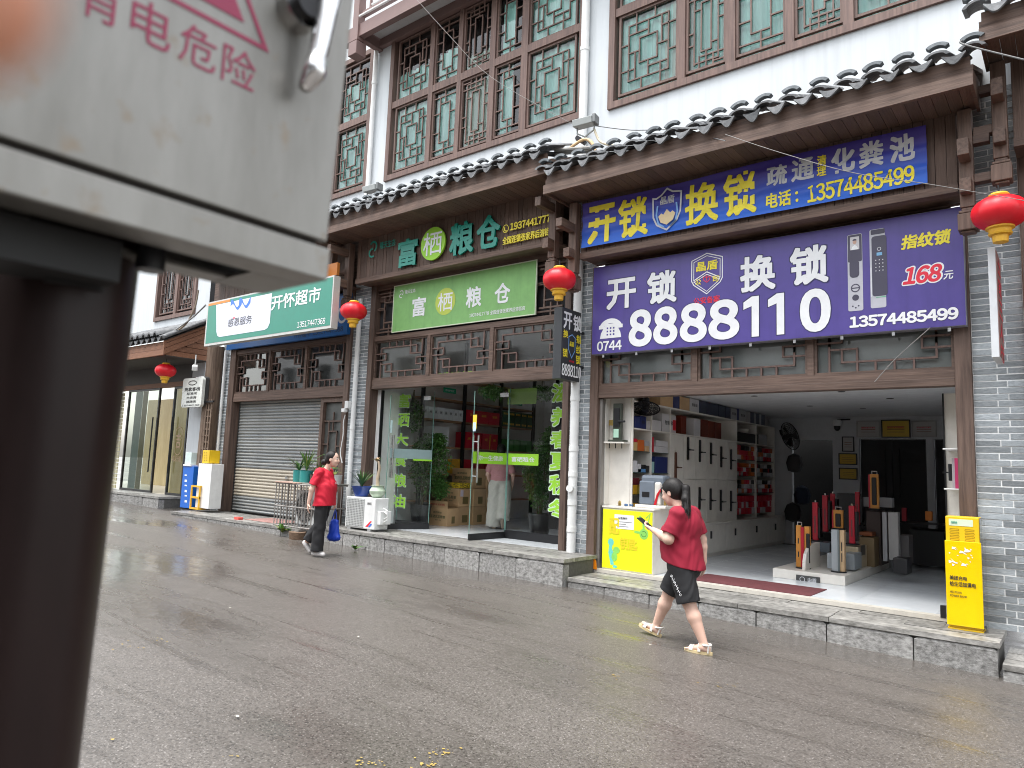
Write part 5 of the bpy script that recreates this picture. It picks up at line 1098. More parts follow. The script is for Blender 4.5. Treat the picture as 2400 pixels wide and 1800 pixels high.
# grain shop goods
def label_box(name, label, x0, x1, y0, y1, z0, z1, mat, cat='box', group=None, parts=()):
    o = box(name, x0, x1, y0, y1, z0, z1, mat, None, .003, loc=((x0 + x1) / 2, (y0 + y1) / 2, z0)); tag(o, label, cat, group); return o
sf = thing('shelf_rack', 'black and wood shelf rack along the left wall of the grain shop', 'shelf', (-9.95, 2.8, -1.17))
sw = P('shelf_wood', (.30, .17, .09), .5); ZS = [-.72, -.20, .33, .86, 1.28, 1.72]
for yy in (.95, 2.13, 3.3, 4.5): box('upright', -9.90, -9.84, yy, yy + .06, -1.17, 2.5, black_plastic, sf)
for zz in ZS:
    for yy in (.95, 2.16, 3.33): box('shelf_board', -10.19, -9.86, yy + .03, yy + 1.14, zz - .03, zz, sw, sf)
redbox = P('red_gift_box', (.50, .01, .03), .35); wbx = P('white_gift_box', (.62, .64, .66), .4); ybx = P('amber_box', (.65, .35, .02), .4); gbx = P('dark_green_box', (.03, .10, .05), .4)
ordn = ['first', 'second', 'third', 'fourth', 'fifth', 'sixth', 'seventh', 'eighth', 'ninth', 'tenth']
def shelf_text(o, ss, x, y0, y1, z0, z1, mat): text('lettering', ss, (x, y0, z0), (0, y1 - y0, 0), (0, 0, z1 - z0), mat, o, bold=.02, top=.002)
for i in range(8):
    o = label_box('gift_box', '%s white box from the door on the upper grain shop shelf' % ordn[i], -10.15, -9.87, 1.0 + i * .142, 1.137 + i * .142, .86, 1.09, wbx, 'box', 'white boxes in the grain shop'); shelf_text(o, '米', -9.87, 1.03 + i * .142, 1.10 + i * .142, .96, 1.03, pblack)
for i in range(3): o = label_box('gift_box', '%s wide red box on the upper shelf of the grain shop, counted inward' % ordn[i], -10.15, -9.87, 2.24 + i * .36, 2.585 + i * .36, .86, 1.12, redbox, 'box', 'red boxes in the grain shop'); shelf_text(o, '富硒', -9.87, 2.35 + i * .36, 2.5 + i * .36, 1.0, 1.05, pgold)
for i in range(4): o = label_box('gift_box', '%s red box on the middle shelf above the cartons' % ordn[i], -10.15, -9.87, 2.24 + i * .27, 2.46 + i * .27, .33, .66, redbox, 'box', 'red boxes in the grain shop'); shelf_text(o, '米', -9.87, 2.3 + i * .27, 2.4 + i * .27, .5, .56, pgold)
for i in range(2): label_box('gift_box', '%s amber box between red boxes on the middle shelf' % ordn[i], -10.15, -9.88, 2.465 + i * .54, 2.505 + i * .54, .33, .64, ybx, 'box')
for i in range(3): o = label_box('gift_box', '%s red box on the lower shelf just above the cartons' % ordn[i], -10.15, -9.87, 2.0 + i * .37 + .2, 2.30 + i * .37 + .2, -.20, .10, redbox, 'box', 'red boxes in the grain shop')
label_box('gift_box', 'amber upright box on the lower shelf beside the big plant', -10.15, -9.87, 2.03, 2.11, -.20, .10, ybx); label_box('gift_box', 'white bag-like box on the middle shelf behind the left plant', -10.15, -9.87, 1.3, 1.75, .33, .72, wbx)
for i in range(5): label_box('gift_box', '%s dark green box with gold rows, upper shelf behind the person' % ordn[i], -10.15, -9.87, 3.42 + i * .22, 3.61 + i * .22, .86, 1.2, gbx, 'box', 'dark green boxes in the grain shop')
for i in range(5): b = MB(); [b.box(-9.868, -9.864, 3.44 + i * .22 + q * .055, 3.48 + i * .22 + q * .055, zz, zz + .04) for q in range(3) for zz in (.9, 1.12)]; b.build('gold_print', pgold, bpy.data.objects['gift_box' + ('.%03d' % (0)) if False else list(o_ for o_ in bpy.data.objects if o_.get('label', '').startswith(ordn[i] + ' dark green'))[0].name])
for i in range(5): label_box('gift_box', '%s green box on the middle shelf behind the person' % ordn[i], -10.15, -9.87, 3.42 + i * .22, 3.61 + i * .22, .33, .58, P('leaf_green_box', (.06, .22, .05)), 'box', 'green boxes in the grain shop')
for i, (yy, zz) in enumerate(((1.5, 1.40), (2.7, 1.42), (3.7, 1.35))): o = label_box('shelf_tag', '%s small green category tag hanging above the grain shelf' % ordn[i], -9.85, -9.84, yy, yy + .36, zz, zz + .1, P('tag_green', (.0, .25, .12)), 'tag'); shelf_text(o, '粮油专区', -9.84, yy + .05, yy + .31, zz + .03, zz + .07, pw)
# back shelf
bs = thing('shelf_rack', 'dim shelf rack against the back wall of the grain shop', 'shelf', (-8, 5.2, -1.17))
for xx in (-9.6, -8.4, -7.2, -6.2): box('upright', xx, xx + .05, 5.0, 5.06, -1.17, 2.4, black_plastic, bs)
for zz in ZS: box('shelf_board', -9.7, -6.15, 5.0, 5.38, zz - .03, zz, sw, bs)
ordx = ordn + ['eleventh', 'twelfth', 'thirteenth', 'fourteenth', 'fifteenth', 'sixteenth', 'seventeenth', 'eighteenth']
for i in range(14): label_box('gift_box', 'dim %s packet, %s from the left on the back shelves of the grain shop' % ('golden' if i % 2 else 'green', ordx[i]), -9.5 + i * .23, -9.32 + i * .23, 5.02, 5.3, ZS[2 + i % 3], ZS[2 + i % 3] + .25, ybx if i % 2 else gbx, 'box', 'golden packets on the back shelf' if i % 2 else 'green packets on the back shelf')
# cartons
cs = [(-9.87, -9.36, 1.27, 1.58, -1.17, -.84, 'front lowest brown carton with an open flap beside the doorway', True), (-9.90, -9.40, 1.60, 1.98, -1.17, -.82, 'second lowest brown carton just behind the front one', False), (-9.86, -9.36, 2.0, 2.36, -1.17, -.82, 'third lowest brown carton seen through the open glass door', False), (-9.86, -9.36, 2.38, 2.72, -1.17, -.82, 'rearmost lowest brown carton left of the pale trousers', False),
      (-9.98, -9.40, 1.60, 1.98, -.815, -.47, 'middle row brown carton with a white phone label', True), (-9.88, -9.36, 2.0, 2.36, -.815, -.47, 'middle row brown carton behind the glass door edge', False), (-9.88, -9.36, 2.38, 2.72, -.815, -.47, 'rear middle row brown carton beside the person', False),
      (-9.95, -9.40, 1.98, 2.36, -.465, -.08, 'topmost brown carton printed with green characters', True), (-9.86, -9.36, 2.38, 2.72, -.465, -.12, 'rear topmost brown carton beside the pink shirt', False)]
for i, (a, c, e, g_, z0, z1, lb, tx) in enumerate(cs):
    o = label_box('carton', lb, a, c, e, g_, z0, z1, carton, 'carton', 'brown cartons in the grain shop')
    dg = P('carton_print', (.10, .12, .05)); h = z1 - z0
    textY('lettering', '富硒粮仓', a + .14, c - .14, z0 + h * .70, z0 + h * .80, e, dg, o, bold=.02); textY('lettering', '富硒优品粮食', a + .07, c - .05, z0 + h * .42, z0 + h * .60, e, dg, o, bold=.03); textY('lettering', '健康·安全', a + .2, c - .15, z0 + h * .28, z0 + h * .35, e, dg, o, bold=.02)
    m_ = MB().quad((c + .001, e + .12, z0 + h * .15), (c + .001, g_ - .1, z0 + h * .15), (c + .001, g_ - .1, z0 + h * .55), (c + .001, e + .12, z0 + h * .55)); m_.build('side_print', P('carton_side_print', (.16, .12, .04)), o)
    if i == 0: m_ = MB().quad((a + .02, e, z1), (c, e, z1), (c + .02, e - .03, z1 + .13), (a + .0, e - .03, z1 + .13)); m_.build('flap', carton, o); textY('lettering', '富硒优品 欢迎选购', a + .08, c - .05, z1 + .05, z1 + .085, e - .026, P('dull_red_print', (.45, .05, .04)), o, bold=.02)
    if i == 4: box('phone_label', c + .001, c + .004, 1.65, 1.73, -.62, -.5, P('lilac_label', (.6, .55, .65)), o)
tag(box('hazard_box', -9.78, -9.42, 1.62, 1.96, -.465, -.36, M('yellow_black_pack', (.03, .03, .02), .5, col2=(.75, .55, .03), vs=9, st=(2, 2, 9), edge=(.45, .52)), None, .004), 'flat yellow and black patterned pack lying on the cartons', 'box')
label_box('shelf_box', 'dim brown open bin under the lower shelf', -10.15, -9.87, 1.5, 2.1, -.72, -.4, P('bin_brown', (.15, .09, .06)), 'bin')
def leafy(name, label, loc, prof, pot_mat, blobs, n, seed, size=.05, cat='potted plant'):
    rr = random.Random(seed); t = thing(name, label, cat, loc)
    p_ = MB().lathe(prof + [(0, prof[-1][1] - .04)], loc, 24, cap=False).build('pot', pot_mat, t, smooth=True)
    st = MB(); 
    for i in range(7): c = blobs[i % len(blobs)]; st.tube([(loc[0] + rr.uniform(-.04, .04), loc[1] + rr.uniform(-.04, .04), loc[2] + prof[-1][1] - .05), (loc[0] + (c[0] - loc[0]) * .4, loc[1] + (c[1] - loc[1]) * .4, loc[2] + prof[-1][1] + .3), (c[0], c[1], c[2])], [.014, .01, .006], 6)
    st.build('stem', P('plant_stem', (.10, .08, .04), .8), t)
    m_ = MB()
    for i in range(n):
        c = blobs[int(rr.random() ** 1.0 * len(blobs))]; v = Vector((rr.gauss(0, 1), rr.gauss(0, 1), rr.gauss(0, 1))).normalized() * (rr.random() ** .45)
        p = Vector((c[0] + v.x * c[3], c[1] + v.y * c[3], c[2] + v.z * c[4])); az = rr.uniform(0, 6.28); dn = rr.uniform(-.9, .3); d = Vector((math.cos(az) * math.cos(dn), math.sin(az) * math.cos(dn), math.sin(dn))); sd_ = d.cross(Vector((rr.uniform(-.4, .4), rr.uniform(-.4, .4), 1))).normalized(); L_ = size * rr.uniform(.7, 1.4)
        up_ = sd_.cross(d) * (L_ * .12)
        m_.add([p, p + d * L_ * .5 - sd_ * L_ * .22 + up_, p + d * L_, p + d * L_ * .5 + sd_ * L_ * .22 + up_], [(0, 1, 2, 3)], 0 if rr.random() < .86 else 1)
    stuff(m_.build('foliage', [leaf_g, P('fresh_leaf', (.10, .26, .05), .4)], t)); return t
bp_ = P('black_ribbed_pot', (.025, .025, .027), .3)
ribpot = lambda h, r: sum([[(r * (.72 + .28 * i / 9), h * i / 9), (r * (.72 + .28 * i / 9) + .006, h * (i + .45) / 9)] for i in range(9)], [(0, 0)])
leafy('potted_plant', 'bushy umbrella plant in a black pot behind the left glass door', (-9.78, .98, -1.17), ribpot(.42, .21), bp_, [(-9.72, .98, -.2, .30, .45), (-9.62, .98, .30, .28, .26), (-9.46, 1.05, .05, .26, .42), (-9.42, 1.1, -.45, .16, .22), (-9.85, 1.0, .1, .2, .5), (-9.42, 1.0, .42, .14, .16)], 3300, 11, .075)
leafy('potted_plant', 'tall leafy plant in a black ribbed pot behind the right window', (-7.02, 1.0, -1.17), ribpot(.44, .20), bp_, [(-7.10, 1.0, -.05, .26, .40), (-6.92, 1.0, .26, .24, .32), (-7.22, 1.05, -.2, .16, .3), (-7.0, 1.0, -.45, .22, .28), (-6.85, 1.0, .5, .12, .2)], 3300, 12, .06)
leafy('hanging_plant', 'dark trailing plant high on the left end of the grain shelf', (-9.95, .78, .95), [(0, 0), (.08, 0), (.1, .12)], bp_, [(-9.9, .8, 1.0, .18, .2), (-9.88, .8, .75, .12, .2)], 700, 13, .06, 'plant')
for i, (xx, yy) in enumerate(((-8.3, 1.2), (-7.5, 1.6), (-6.8, 1.3))): leafy('hanging_plant', 'dark %s hanging garland below the grain shop ceiling' % ordn[i], (xx, yy, 1.6), [(0, 0), (.06, 0), (.08, .08)], bp_, [(xx, yy, 1.32, .26, .14)], 500, 20 + i, .07, 'garland')
tag(MB().obox((-6.25, 1.4, -1.02), (.2, .3, .3)).build('cloth_bag', M('mottled_bag', (.1, .09, .08), .8, col2=(.5, .42, .3), vs=9), None, bevel=.05), 'mottled cloth bag at the foot of the right window', 'bag')

# ================================================================ lock shop interior
t = thing('counter', 'white key-cutting counter with a lemon yellow front', 'counter', (-4.85, .2, -1.35))
box('body', -5.23, -4.46, .035, .62, -1.348, -.52, cream, t, .005); box('worktop', -5.24, -4.44, .02, .64, -.52, -.495, cream, t, .004)
po = box('poster', -5.225, -4.47, .026, .0335, -1.33, -.54, lemon, t)
box('notice', -5.04, -4.74, .0225, .0255, -.79, -.60, pw, t)
textY('lettering', '公告启示', -4.98, -4.84, -.66, -.63, .0225, pblack, t, bold=.02)
for i, (a, c) in enumerate(((-4.97, -4.77), (-5.0, -4.86), (-5.0, -4.82))): box('text_line', a, c, .0215, .0224, -.70 - i * .03, -.692 - i * .03, P('print_grey', (.25, .25, .25)), t)
ol = P('faded_orange_print', (.80, .66, .02)); textY('lettering', '配', -5.12, -4.96, -.87, -.65, .0262, ol, t, bold=.06); textY('lettering', '钥匙', -4.95, -4.68, -1.06, -.90, .0262, ol, t, bold=.05)
tq = P('turquoise_print', (.15, .62, .55)); gq = P('fresh_green_print', (.25, .62, .12)); yq = .0245
fg = MB(); polyY(fg, circ(-5.09, -.98, .045, .05), yq, 0); ribY(fg, [(-5.09, -1.02), (-5.10, -1.12), (-5.08, -1.2), (-5.06, -1.28)], .05, yq - .0003, False, 0); ribY(fg, [(-5.09, -1.06), (-5.05, -1.14), (-5.02, -1.22)], .03, yq - .0006, False, 0); polyY(fg, circ(-5.02, -1.30, .035, .02), yq - .0009, 0)
polyY(fg, circ(-5.0, -1.08, .05, .045), yq - .0012, 1); polyY(fg, circ(-5.03, -1.17, .045, .06), yq - .0015, 1)
fg.build('cartoon_print', [tq, gq], t); fg = MB()
polyY(fg, circ(-4.59, -.83, .065, .07), yq, 1); ribY(fg, [(-4.59, -.83), (-4.60, -.68), (-4.66, -.60)], .03, yq - .0003, False, 1); ribY(fg, circ(-4.59, -.83, .035), .008, yq - .0006, True, 2); ribY(fg, [(-4.73, -.81), (-4.6, -.82)], .03, yq - .0009, False, 1); ribY(fg, [(-4.56, -.62), (-4.50, -.56), (-4.53, -.68)], .014, yq - .0012, False, 1)
fg.build('key_print', [tq, gq, P('dark_green_line', (.04, .2, .05))], t)

# key machine and bits on the counter
t = thing('key_machine', 'grey and cream key cutting machine with a red stripe on the counter', 'key machine', (-4.55, .35, -.495))
km = P('machine_grey', (.16, .19, .23), .4); box('housing', -4.78, -4.55, .22, .5, -.45, -.13, km, t, .02); box('hood', -4.77, -4.42, .24, .48, -.20, -.05, km, t, .04); box('base', -4.82, -4.36, .18, .55, -.494, -.451, cream, t, .01)
box('side_cover', -4.549, -4.45, .21, .5, -.45, -.14, cream, t, .03); MB().prism([(-4.545, -.45), (-4.51, -.45), (-4.48, -.33), (-4.43, -.24), (-4.44, -.22), (-4.50, -.30)], .198, .208).build('red_stripe', red_m, t); MB().tube([(-4.42, .2, -.25), (-4.36, .2, -.25)], .05, 14).build('cutter', dark_metal, t); MB().tube([(-4.40, .25, -.44), (-4.38, .22, -.3)], .02, 8).build('clamp', P('brass', (.5, .35, .12), .3, metal=1.), t)
box('panel', -4.73, -4.62, .2165, .219, -.35, -.28, dark_metal, t)
for i, (x_, z_, mt, nm, lb) in enumerate(((-5.08, -.49, P('brass', (.5, .35, .12)), 'oil_bottle', 'small brass oil can at the left end of the counter'),)):
    tag(MB().lathe([(0, 0), (.035, 0), (.035, .05), (.015, .09), (.012, .16), (0, .165)], (x_, .25, z_), 14).build(nm, mt, None, smooth=True), lb, 'oil can')
tag(MB().obox((-4.95, .25, -.475), (.12, .05, .03), rz=.3).build('pliers', P('tool_blue', (.05, .12, .25)), None, bevel=.008), 'blue-handled tool lying on the counter', 'tool')
# left niche wall with black display lock
t = thing('shelf_niche', 'cream wall niche left of the counter with one small shelf', 'shelf niche', (-5.28, .2, -.5))
box('niche_back', -5.30, -5.262, .105, .24, -.494, 1.2, cream, t); box('niche_side', -5.261, -4.93, .225, .24, -.494, 1.2, cream, t); box('small_shelf', -5.261, -4.935, .06, .224, .37, .39, cream, t)
for xx in (-5.2, -5.1, -5.0): box('hook', xx, xx + .01, .10, .11, .30, .37, dark_metal, t)
t = thing('display_lock', 'dark green smart lock sample standing on the small niche shelf', 'lock display', (-5.13, .4, .39))
dg = P('dark_olive_metal', (.05, .06, .045), .35); box('plate', -5.15, -5.02, .11, .17, .42, .93, dg, t, .006); box('base', -5.2, -4.96, .07, .21, .392, .42, dg, t, .004); box('keypad', -5.13, -5.04, .10, .109, .60, .86, black_plastic, t); box('lever', -5.06, -4.94, .085, .10, .66, .69, black_plastic, t, .006); box('card', -5.13, -5.05, .10, .108, .45, .57, P('mint_card', (.45, .7, .55)), t); box('lever', -5.22, -5.15, .12, .15, .62, .7, P('brass', (.5, .35, .12)), t)

# long shelf unit on the left wall: columns along y, face at x = XS
XS, XB = -4.90, -5.355
FY0 = [.745, 1.21, 1.23, 1.69, 1.715, 3.60, 3.62, 4.36, 4.38, 5.22, 5.6]; FY1 = [.25, .79, .81, 1.39, 1.42, 4.08, 4.10, 5.07, 5.09, 6.10, 6.45]
def fy(v): return float(np.interp(v, FY0, FY1))
CZ = 1.205
t = thing('shelf_unit', 'long cream shelf and cupboard unit along the left wall of the lock shop', 'shelf unit', (-4.9, 3, -1.35))
box('back_panel', XB, XB + .02, .25, 6.45, -.8, 1.2, cream_dark, t)
Y0_, Y1_, Y2_, Y3_, Y4_, Y5_ = .73, .80 - .58 + .5, .80, 3.30, 4.28, 5.2
ya = [-.28, .24, .80]   # the open bays start in front: shift so they stay behind the niche
cols = [.74, 1.20, 1.72, 3.62, 4.40, 5.25]
def onF(u, v): return onX(u, v, XS)
for yy in (.24, .79, 1.395, 4.08, 5.07, 6.10): box('divider', XB + .02, XS, yy, yy + .02, -.80, .98 if yy > .3 else 1.2, cream, t)
for zz in (.60, .985): box('shelf_board', XB + .02, XS - .001, .26, 6.12, zz - .02, zz, cream, t)
gs = P('glass_shelf_edge', (.06, .10, .09), .2)
for (a, c) in ((.745, 1.21), (1.23, 1.69), (3.62, 4.36), (4.38, 5.22)):
    for zz in (.28, -.02, -.33): box('glass_shelf', XB + .03, XS - .02, fy(a), fy(c), zz - .008, zz, gs, t)
# white doors with lock samples
for i in range(6):
    ya_ = 1.42 + i * .443
    for (z0, z1) in ((-.10, .575), (-.80, -.105)): box('cupboard_door', XS - .018, XS + .002, ya_, ya_ + .438, z0, z1, cream, t, .002)
box('worktop', XB, XS + .13, 1.2, 6.45, -.83, -.80, cream, t)
for i in range(10):
    ya_ = 1.22 + i * .52; box('base_door', XS + .09, XS + .11, ya_, ya_ + .514, -1.28, -.835, cream, t, .002)
    if i % 2 == 0: box('door_pull', XS + .11, XS + .13, ya_ + .40, ya_ + .44, -1.05, -.93, black_plastic, t, .004)
box('plinth', XB, XS + .07, 1.2, 6.45, -1.35, -1.285, cream_dark, t)
def door_lock(yc, zc, lb, mat=black_plastic, h=.36):
    q = thing('door_lock', lb, 'door lock', (XS + .01, yc, zc), 'lever lock samples on the cupboard doors')
    MB().prism(rr_poly(yc - .027, yc + .027, zc - h / 2, zc + h / 2, .02), XS + .003, XS + .022, ax='x').build('plate', mat, q); MB().tube([(XS + .02, yc, zc - .02), (XS + .055, yc, zc - .02)], .012, 8).build('spindle', mat, q); box('lever', XS + .045, XS + .06, yc, yc + .13, zc - .03, zc - .012, mat, q, .004); return q
def yz_on(u, v): return onX(u, v, XS)
for i, u in enumerate((1611, 1639, 1665, 1689, 1712)): yq, zq = yz_on(u, (1038, 1044, 1050, 1058, 1064)[i] + 22 * 0 + 10); door_lock(yq, zq - .02, '%s black lever lock in the upper row, counted from the shop front' % ordn[i])
for i, u in enumerate((1638, 1664, 1688, 1712)): yq, zq = yz_on(u, (1168, 1170, 1173, 1174)[i]); door_lock(yq, zq, '%s black lever lock in the lower row, counted from the shop front' % ordn[i])
yq, zq = yz_on(1582, 1092); door_lock(yq, zq, 'brown arched lever lock on the first cupboard door', P('copper_brown', (.12, .05, .03), .35), .42)
# goods
def goods(name, lb, y0, y1, z0, z1, mat, d=.3, cat='box', group=None, txt=None, tm_=None):
    y0, y1 = fy(y0), fy(y1)
    o = label_box(name, lb, XS - d, XS - .015, y0, y1, z0, z1, mat, cat, group)
    if txt: shelf_text(o, txt, XS - .015, y0 + (y1 - y0) * .2, y1 - (y1 - y0) * .2, z0 + (z1 - z0) * .4, z0 + (z1 - z0) * .65, tm_ or pblack)
    return o
navy = P('navy_box', (.02, .03, .13), .4); wlb = P('white_lock_box', (.58, .57, .58), .45); dkb = P('dark_blue_poster_box', (.025, .035, .07), .3); mar = P('maroon_lock_sample', (.13, .02, .01), .3); greyb = P('grey_lock_box', (.38, .38, .39), .5)
rr = random.Random(3)
top = [('brown carton laid flat', carton, .34, .18), ('navy box with a white door picture', navy, .16, .24), ('brown open carton', carton, .26, .24), ('white box with a picture of a person', wlb, .26, .24), ('dark blue glossy box', dkb, .22, .25), ('wide dark box with a blue streak', dkb, .34, .26), ('dark box with a pale line', dkb, .22, .25), ('slim dark box', dkb, .18, .24), ('grey box with a lock picture', greyb, .22, .24), ('narrow navy box', navy, .08, .24), ('wide grey box', greyb, .28, .23), ('grey box with a diagonal print', greyb, .16, .23), ('dark box', dkb, .14, .22), ('slim grey box', greyb, .1, .22), ('charcoal box', dkb, .14, .22), ('pale narrow box', greyb, .1, .22)]
yy = 1.45; top += [('charcoal box', dkb, .16, .22), ('pale box', greyb, .14, .2)]
for i, (nm, mt, w, h) in enumerate(top):
    h = min(h, CZ - .99) - .004 * (i % 3); goods('lock_box', nm + ', %s from the entrance below the ceiling' % ordx[i], yy, yy + w - .01, .987, .987 + h - .004, mt, .3, 'box', txt=('智能锁' if i in (3, 8, 10) else None)); yy += w
sec = [('navy box', navy, .80, .93, .16, None), ('navy box with a white label', navy, .94, 1.09, .18, '锁'), ('white lock carton', wlb, 1.10, 1.20, .12, None), ('white lock carton pair', wlb, 1.24, 1.48, .15, None), ('large white box with red figure', wlb, 1.50, 1.86, .27, '智能锁')]
for i, (nm, mt, a, c, h, tx) in enumerate(sec): goods('lock_box', nm + ', %s on the shelf behind the fan' % ordx[i], a, c, .602, .602 + h, mt, .3, 'box', txt=tx)
box('figure_print', XS - .0145, XS - .011, fy(1.78), fy(1.85), .64, .80, red_m, bpy.data.objects['lock_box'])
for i, (a, c, mt, h, nm) in enumerate(((1.98, 2.12, mar, .29, 'maroon lock sample'), (2.32, 2.5, wlb, .28, 'white lock sample with a lever'), (2.54, 2.72, mar, .29, 'maroon lock sample'), (2.73, 2.9, mar, .28, 'dark maroon lock sample'), (2.91, 3.12, mar, .28, 'wide maroon lock sample'))): goods('lock_sample', nm + ', %s on the open shelf above the cupboards' % ordx[i], a, c, .602, .602 + h, mt, .2, 'lock sample')
goods('lock_box', 'long black box on the second shelf deep in the shop', 3.64, 4.5, .602, .78, P('matt_black_box', (.015, .015, .016)), .3); goods('lock_box', 'grey box right of the long black box deep in the shop', 4.52, 4.9, .602, .8, greyb, .3)
tag(MB().lathe([(0, 0), (.1, 0), (.14, .08), (.13, .08), (0, .02)], (XS - .16, fy(4.1), .782), 20).build('bowl', cream, None, smooth=True), 'cream bowl standing on the long black box', 'bowl')
# bays near the front
org_ = P('orange_pack', (.5, .12, .02))
small = [('tan box', .76, .88, .282, .40, P('tan_box', (.5, .34, .14))), ('orange and red box', .89, 1.05, .282, .44, P('orange_red_box', (.55, .12, .02))), ('red box', .76, .87, .402, .45, redbox), ('red upright box', 1.24, 1.30, .282, .50, redbox), ('white carton', 1.32, 1.66, .282, .37, wlb), ('white carton stacked on another', 1.36, 1.66, .375, .46, wlb),
         ('navy tool carton', 1.34, 1.66, -.018, .22, navy), ('mint padlock box', 1.24, 1.32, -.018, .14, P('mint_box', (.3, .5, .5))), ('white slim pack', .76, .88, -.018, .14, wlb), ('blue pack', .9, 1.1, -.018, .03, P('sky_blue_pack', (.1, .25, .5))),
         ('amber tool case', .76, .9, -.328, -.2, ybx), ('dark red tool case', .76, .94, -.195, -.10, P('dark_red', (.12, .01, .015))), ('blue socket box', 1.24, 1.36, -.328, -.22, P('socket_blue', (.05, .2, .42))), ('yellow and black drill', 1.38, 1.62, -.328, -.17, P('drill_yellow', (.65, .55, .03))), ('amber oil drum', .78, .92, -.72, -.45, ybx),
         ('brown parcel', 1.08, 1.18, .282, .36, carton), ('grey lock pack', 1.08, 1.18, .362, .43, greyb), ('white pack', .89, .98, -.018, .1, wlb), ('dark gadget', 1.02, 1.1, .032, .09, P('matt_black_box', (.015, .015, .016))), ('black padlock pack', 1.12, 1.19, -.018, .08, P('black_pack', (.02, .02, .02))), ('yellow parts bag', .96, 1.08, -.328, -.19, P('bag_yellow', (.6, .45, .08))), ('maroon pouch', .98, 1.1, -.185, -.12, mar), ('coral jar', 1.1, 1.17, -.328, -.24, P('coral_jar', (.6, .12, .08))), ('red toolbox', 1.4, 1.6, -.165, -.09, red_m), ('slate case', .94, 1.16, -.72, -.5, P('machine_grey', (.16, .19, .23))), ('orange drill case', 1.24, 1.4, -.72, -.5, org_), ('black drill case', 1.42, 1.64, -.72, -.42, P('matt_black_box', (.015, .015, .016)))]
for i, (nm, a, c, z0, z1, mt) in enumerate(small): goods('shelf_item', nm + ' in the glass-shelved bays behind the counter', a, c, z0, z1, mt, .22, 'shelf item')
# far bays: many small boxes
k = 0; far_m = [redbox, wlb, P('black_pack', (.02, .02, .02)), P('orange_pack', (.5, .12, .02)), greyb, redbox]
for (a, c) in ((3.64, 4.34), (4.40, 5.18)):
    for (z0, zh) in ((.282, .26), (-.018, .24), (-.328, .24), (-.72, .34)):
        nx = 7; nz = 3
        for i in range(nx):
            for j in range(nz):
                w = (c - a) / nx; h = zh / nz; mt = far_m[int(rr.random() * 6)] if z0 != -.72 else far_m[int(rr.random() * 2) * 5 if rr.random() < .7 else 1]
                if rr.random() < .1: continue
                o = box('small_box', XS - .2, XS - .02 - rr.uniform(0, .03), fy(a + i * w) + .005, fy(a + (i + 1) * w) - .005, z0 + j * h, z0 + (j + 1) * h - .006, mt, None, 0, loc=(XS - .1, fy(a + i * w), z0 + j * h))
                cn_ = {redbox.name: 'red', wlb.name: 'white'}.get(mt.name, 'dark' if 'black' in mt.name else ('orange' if 'orange' in mt.name else 'grey')); tag(o, 'small %s box, %s column, %s layer, %s glass shelf of the %s deep bay' % (cn_, ordx[i], ('bottom', 'middle', 'top')[j], {.282: 'top', -.018: 'second', -.328: 'third', -.72: 'lowest'}[z0], 'nearer' if a < 4 else 'farther'), 'box', 'small %s boxes in the deep shelf bays' % cn_)
# fans
def fan(loc, lb, rx, rz, r=.2):
    t = thing('wall_fan', lb, 'fan', loc, 'black wall fans'); Rm = Matrix.Translation(loc) @ Matrix.Rotation(rz, 4, 'Z') @ Matrix.Rotation(rx, 4, 'X')
    g_ = MB()
    for q in range(1, 9):
        rr_ = r * q / 8
        for dz in (.045 * (1 - (q / 8) ** 2), -.045 * (1 - (q / 8) ** 2)): pts = [(rr_ * math.cos(a), rr_ * math.sin(a), dz) for a in np.linspace(0, 2 * math.pi, 25)]; g_.tube(pts, .0035 if q < 8 else .009, 5, False)
    for q in range(16):
        a = math.pi * 2 * q / 16
        for s_ in (1, -1): g_.tube([(r * tt * math.cos(a), r * tt * math.sin(a), s_ * .045 * (1 - tt ** 2)) for tt in (0, .35, .7, 1)], .0025, 4, False)
    g_.v = [tuple(Rm @ Vector(p)) for p in g_.v]; g_.build('guard', black_plastic, t)
    b_ = MB(); b_.tube([(0, 0, -.05), (0, 0, .05)], .04, 14)
    for q in range(3):
        a0 = q * 2.094; b_.add([(.03 * math.cos(a0), .03 * math.sin(a0), -.01), (r * .85 * math.cos(a0 - .25), r * .85 * math.sin(a0 - .25), -.02), (r * .88 * math.cos(a0 + .5), r * .88 * math.sin(a0 + .5), .02), (.03 * math.cos(a0 + .9), .03 * math.sin(a0 + .9), .015)], [(0, 1, 2, 3)])
    b_.v = [tuple(Rm @ Vector(p)) for p in b_.v]; b_.build('blades', black_plastic, t)
    m_ = MB().tube([(0, 0, -.03), (0, 0, -.16)], [.06, .045], 14).tube([(0, 0, -.14), (.02, .10, -.2), (.02, .18, -.2)], .02, 8); m_.v = [tuple(Rm @ Vector(p)) for p in m_.v]; m_.build('motor', black_plastic, t); return t
fan((onY(1513, 957, .55)[0], .55, onY(1513, 957, .55)[1]), 'black wall fan just inside the lock shop above the counter', math.radians(155), math.radians(20), .20)
x_, z_ = onY(1852, 1022, 5.6); fan((x_, 5.6, z_), 'black wall fan deep in the shop near the back wall', math.radians(75), math.radians(72), .27)
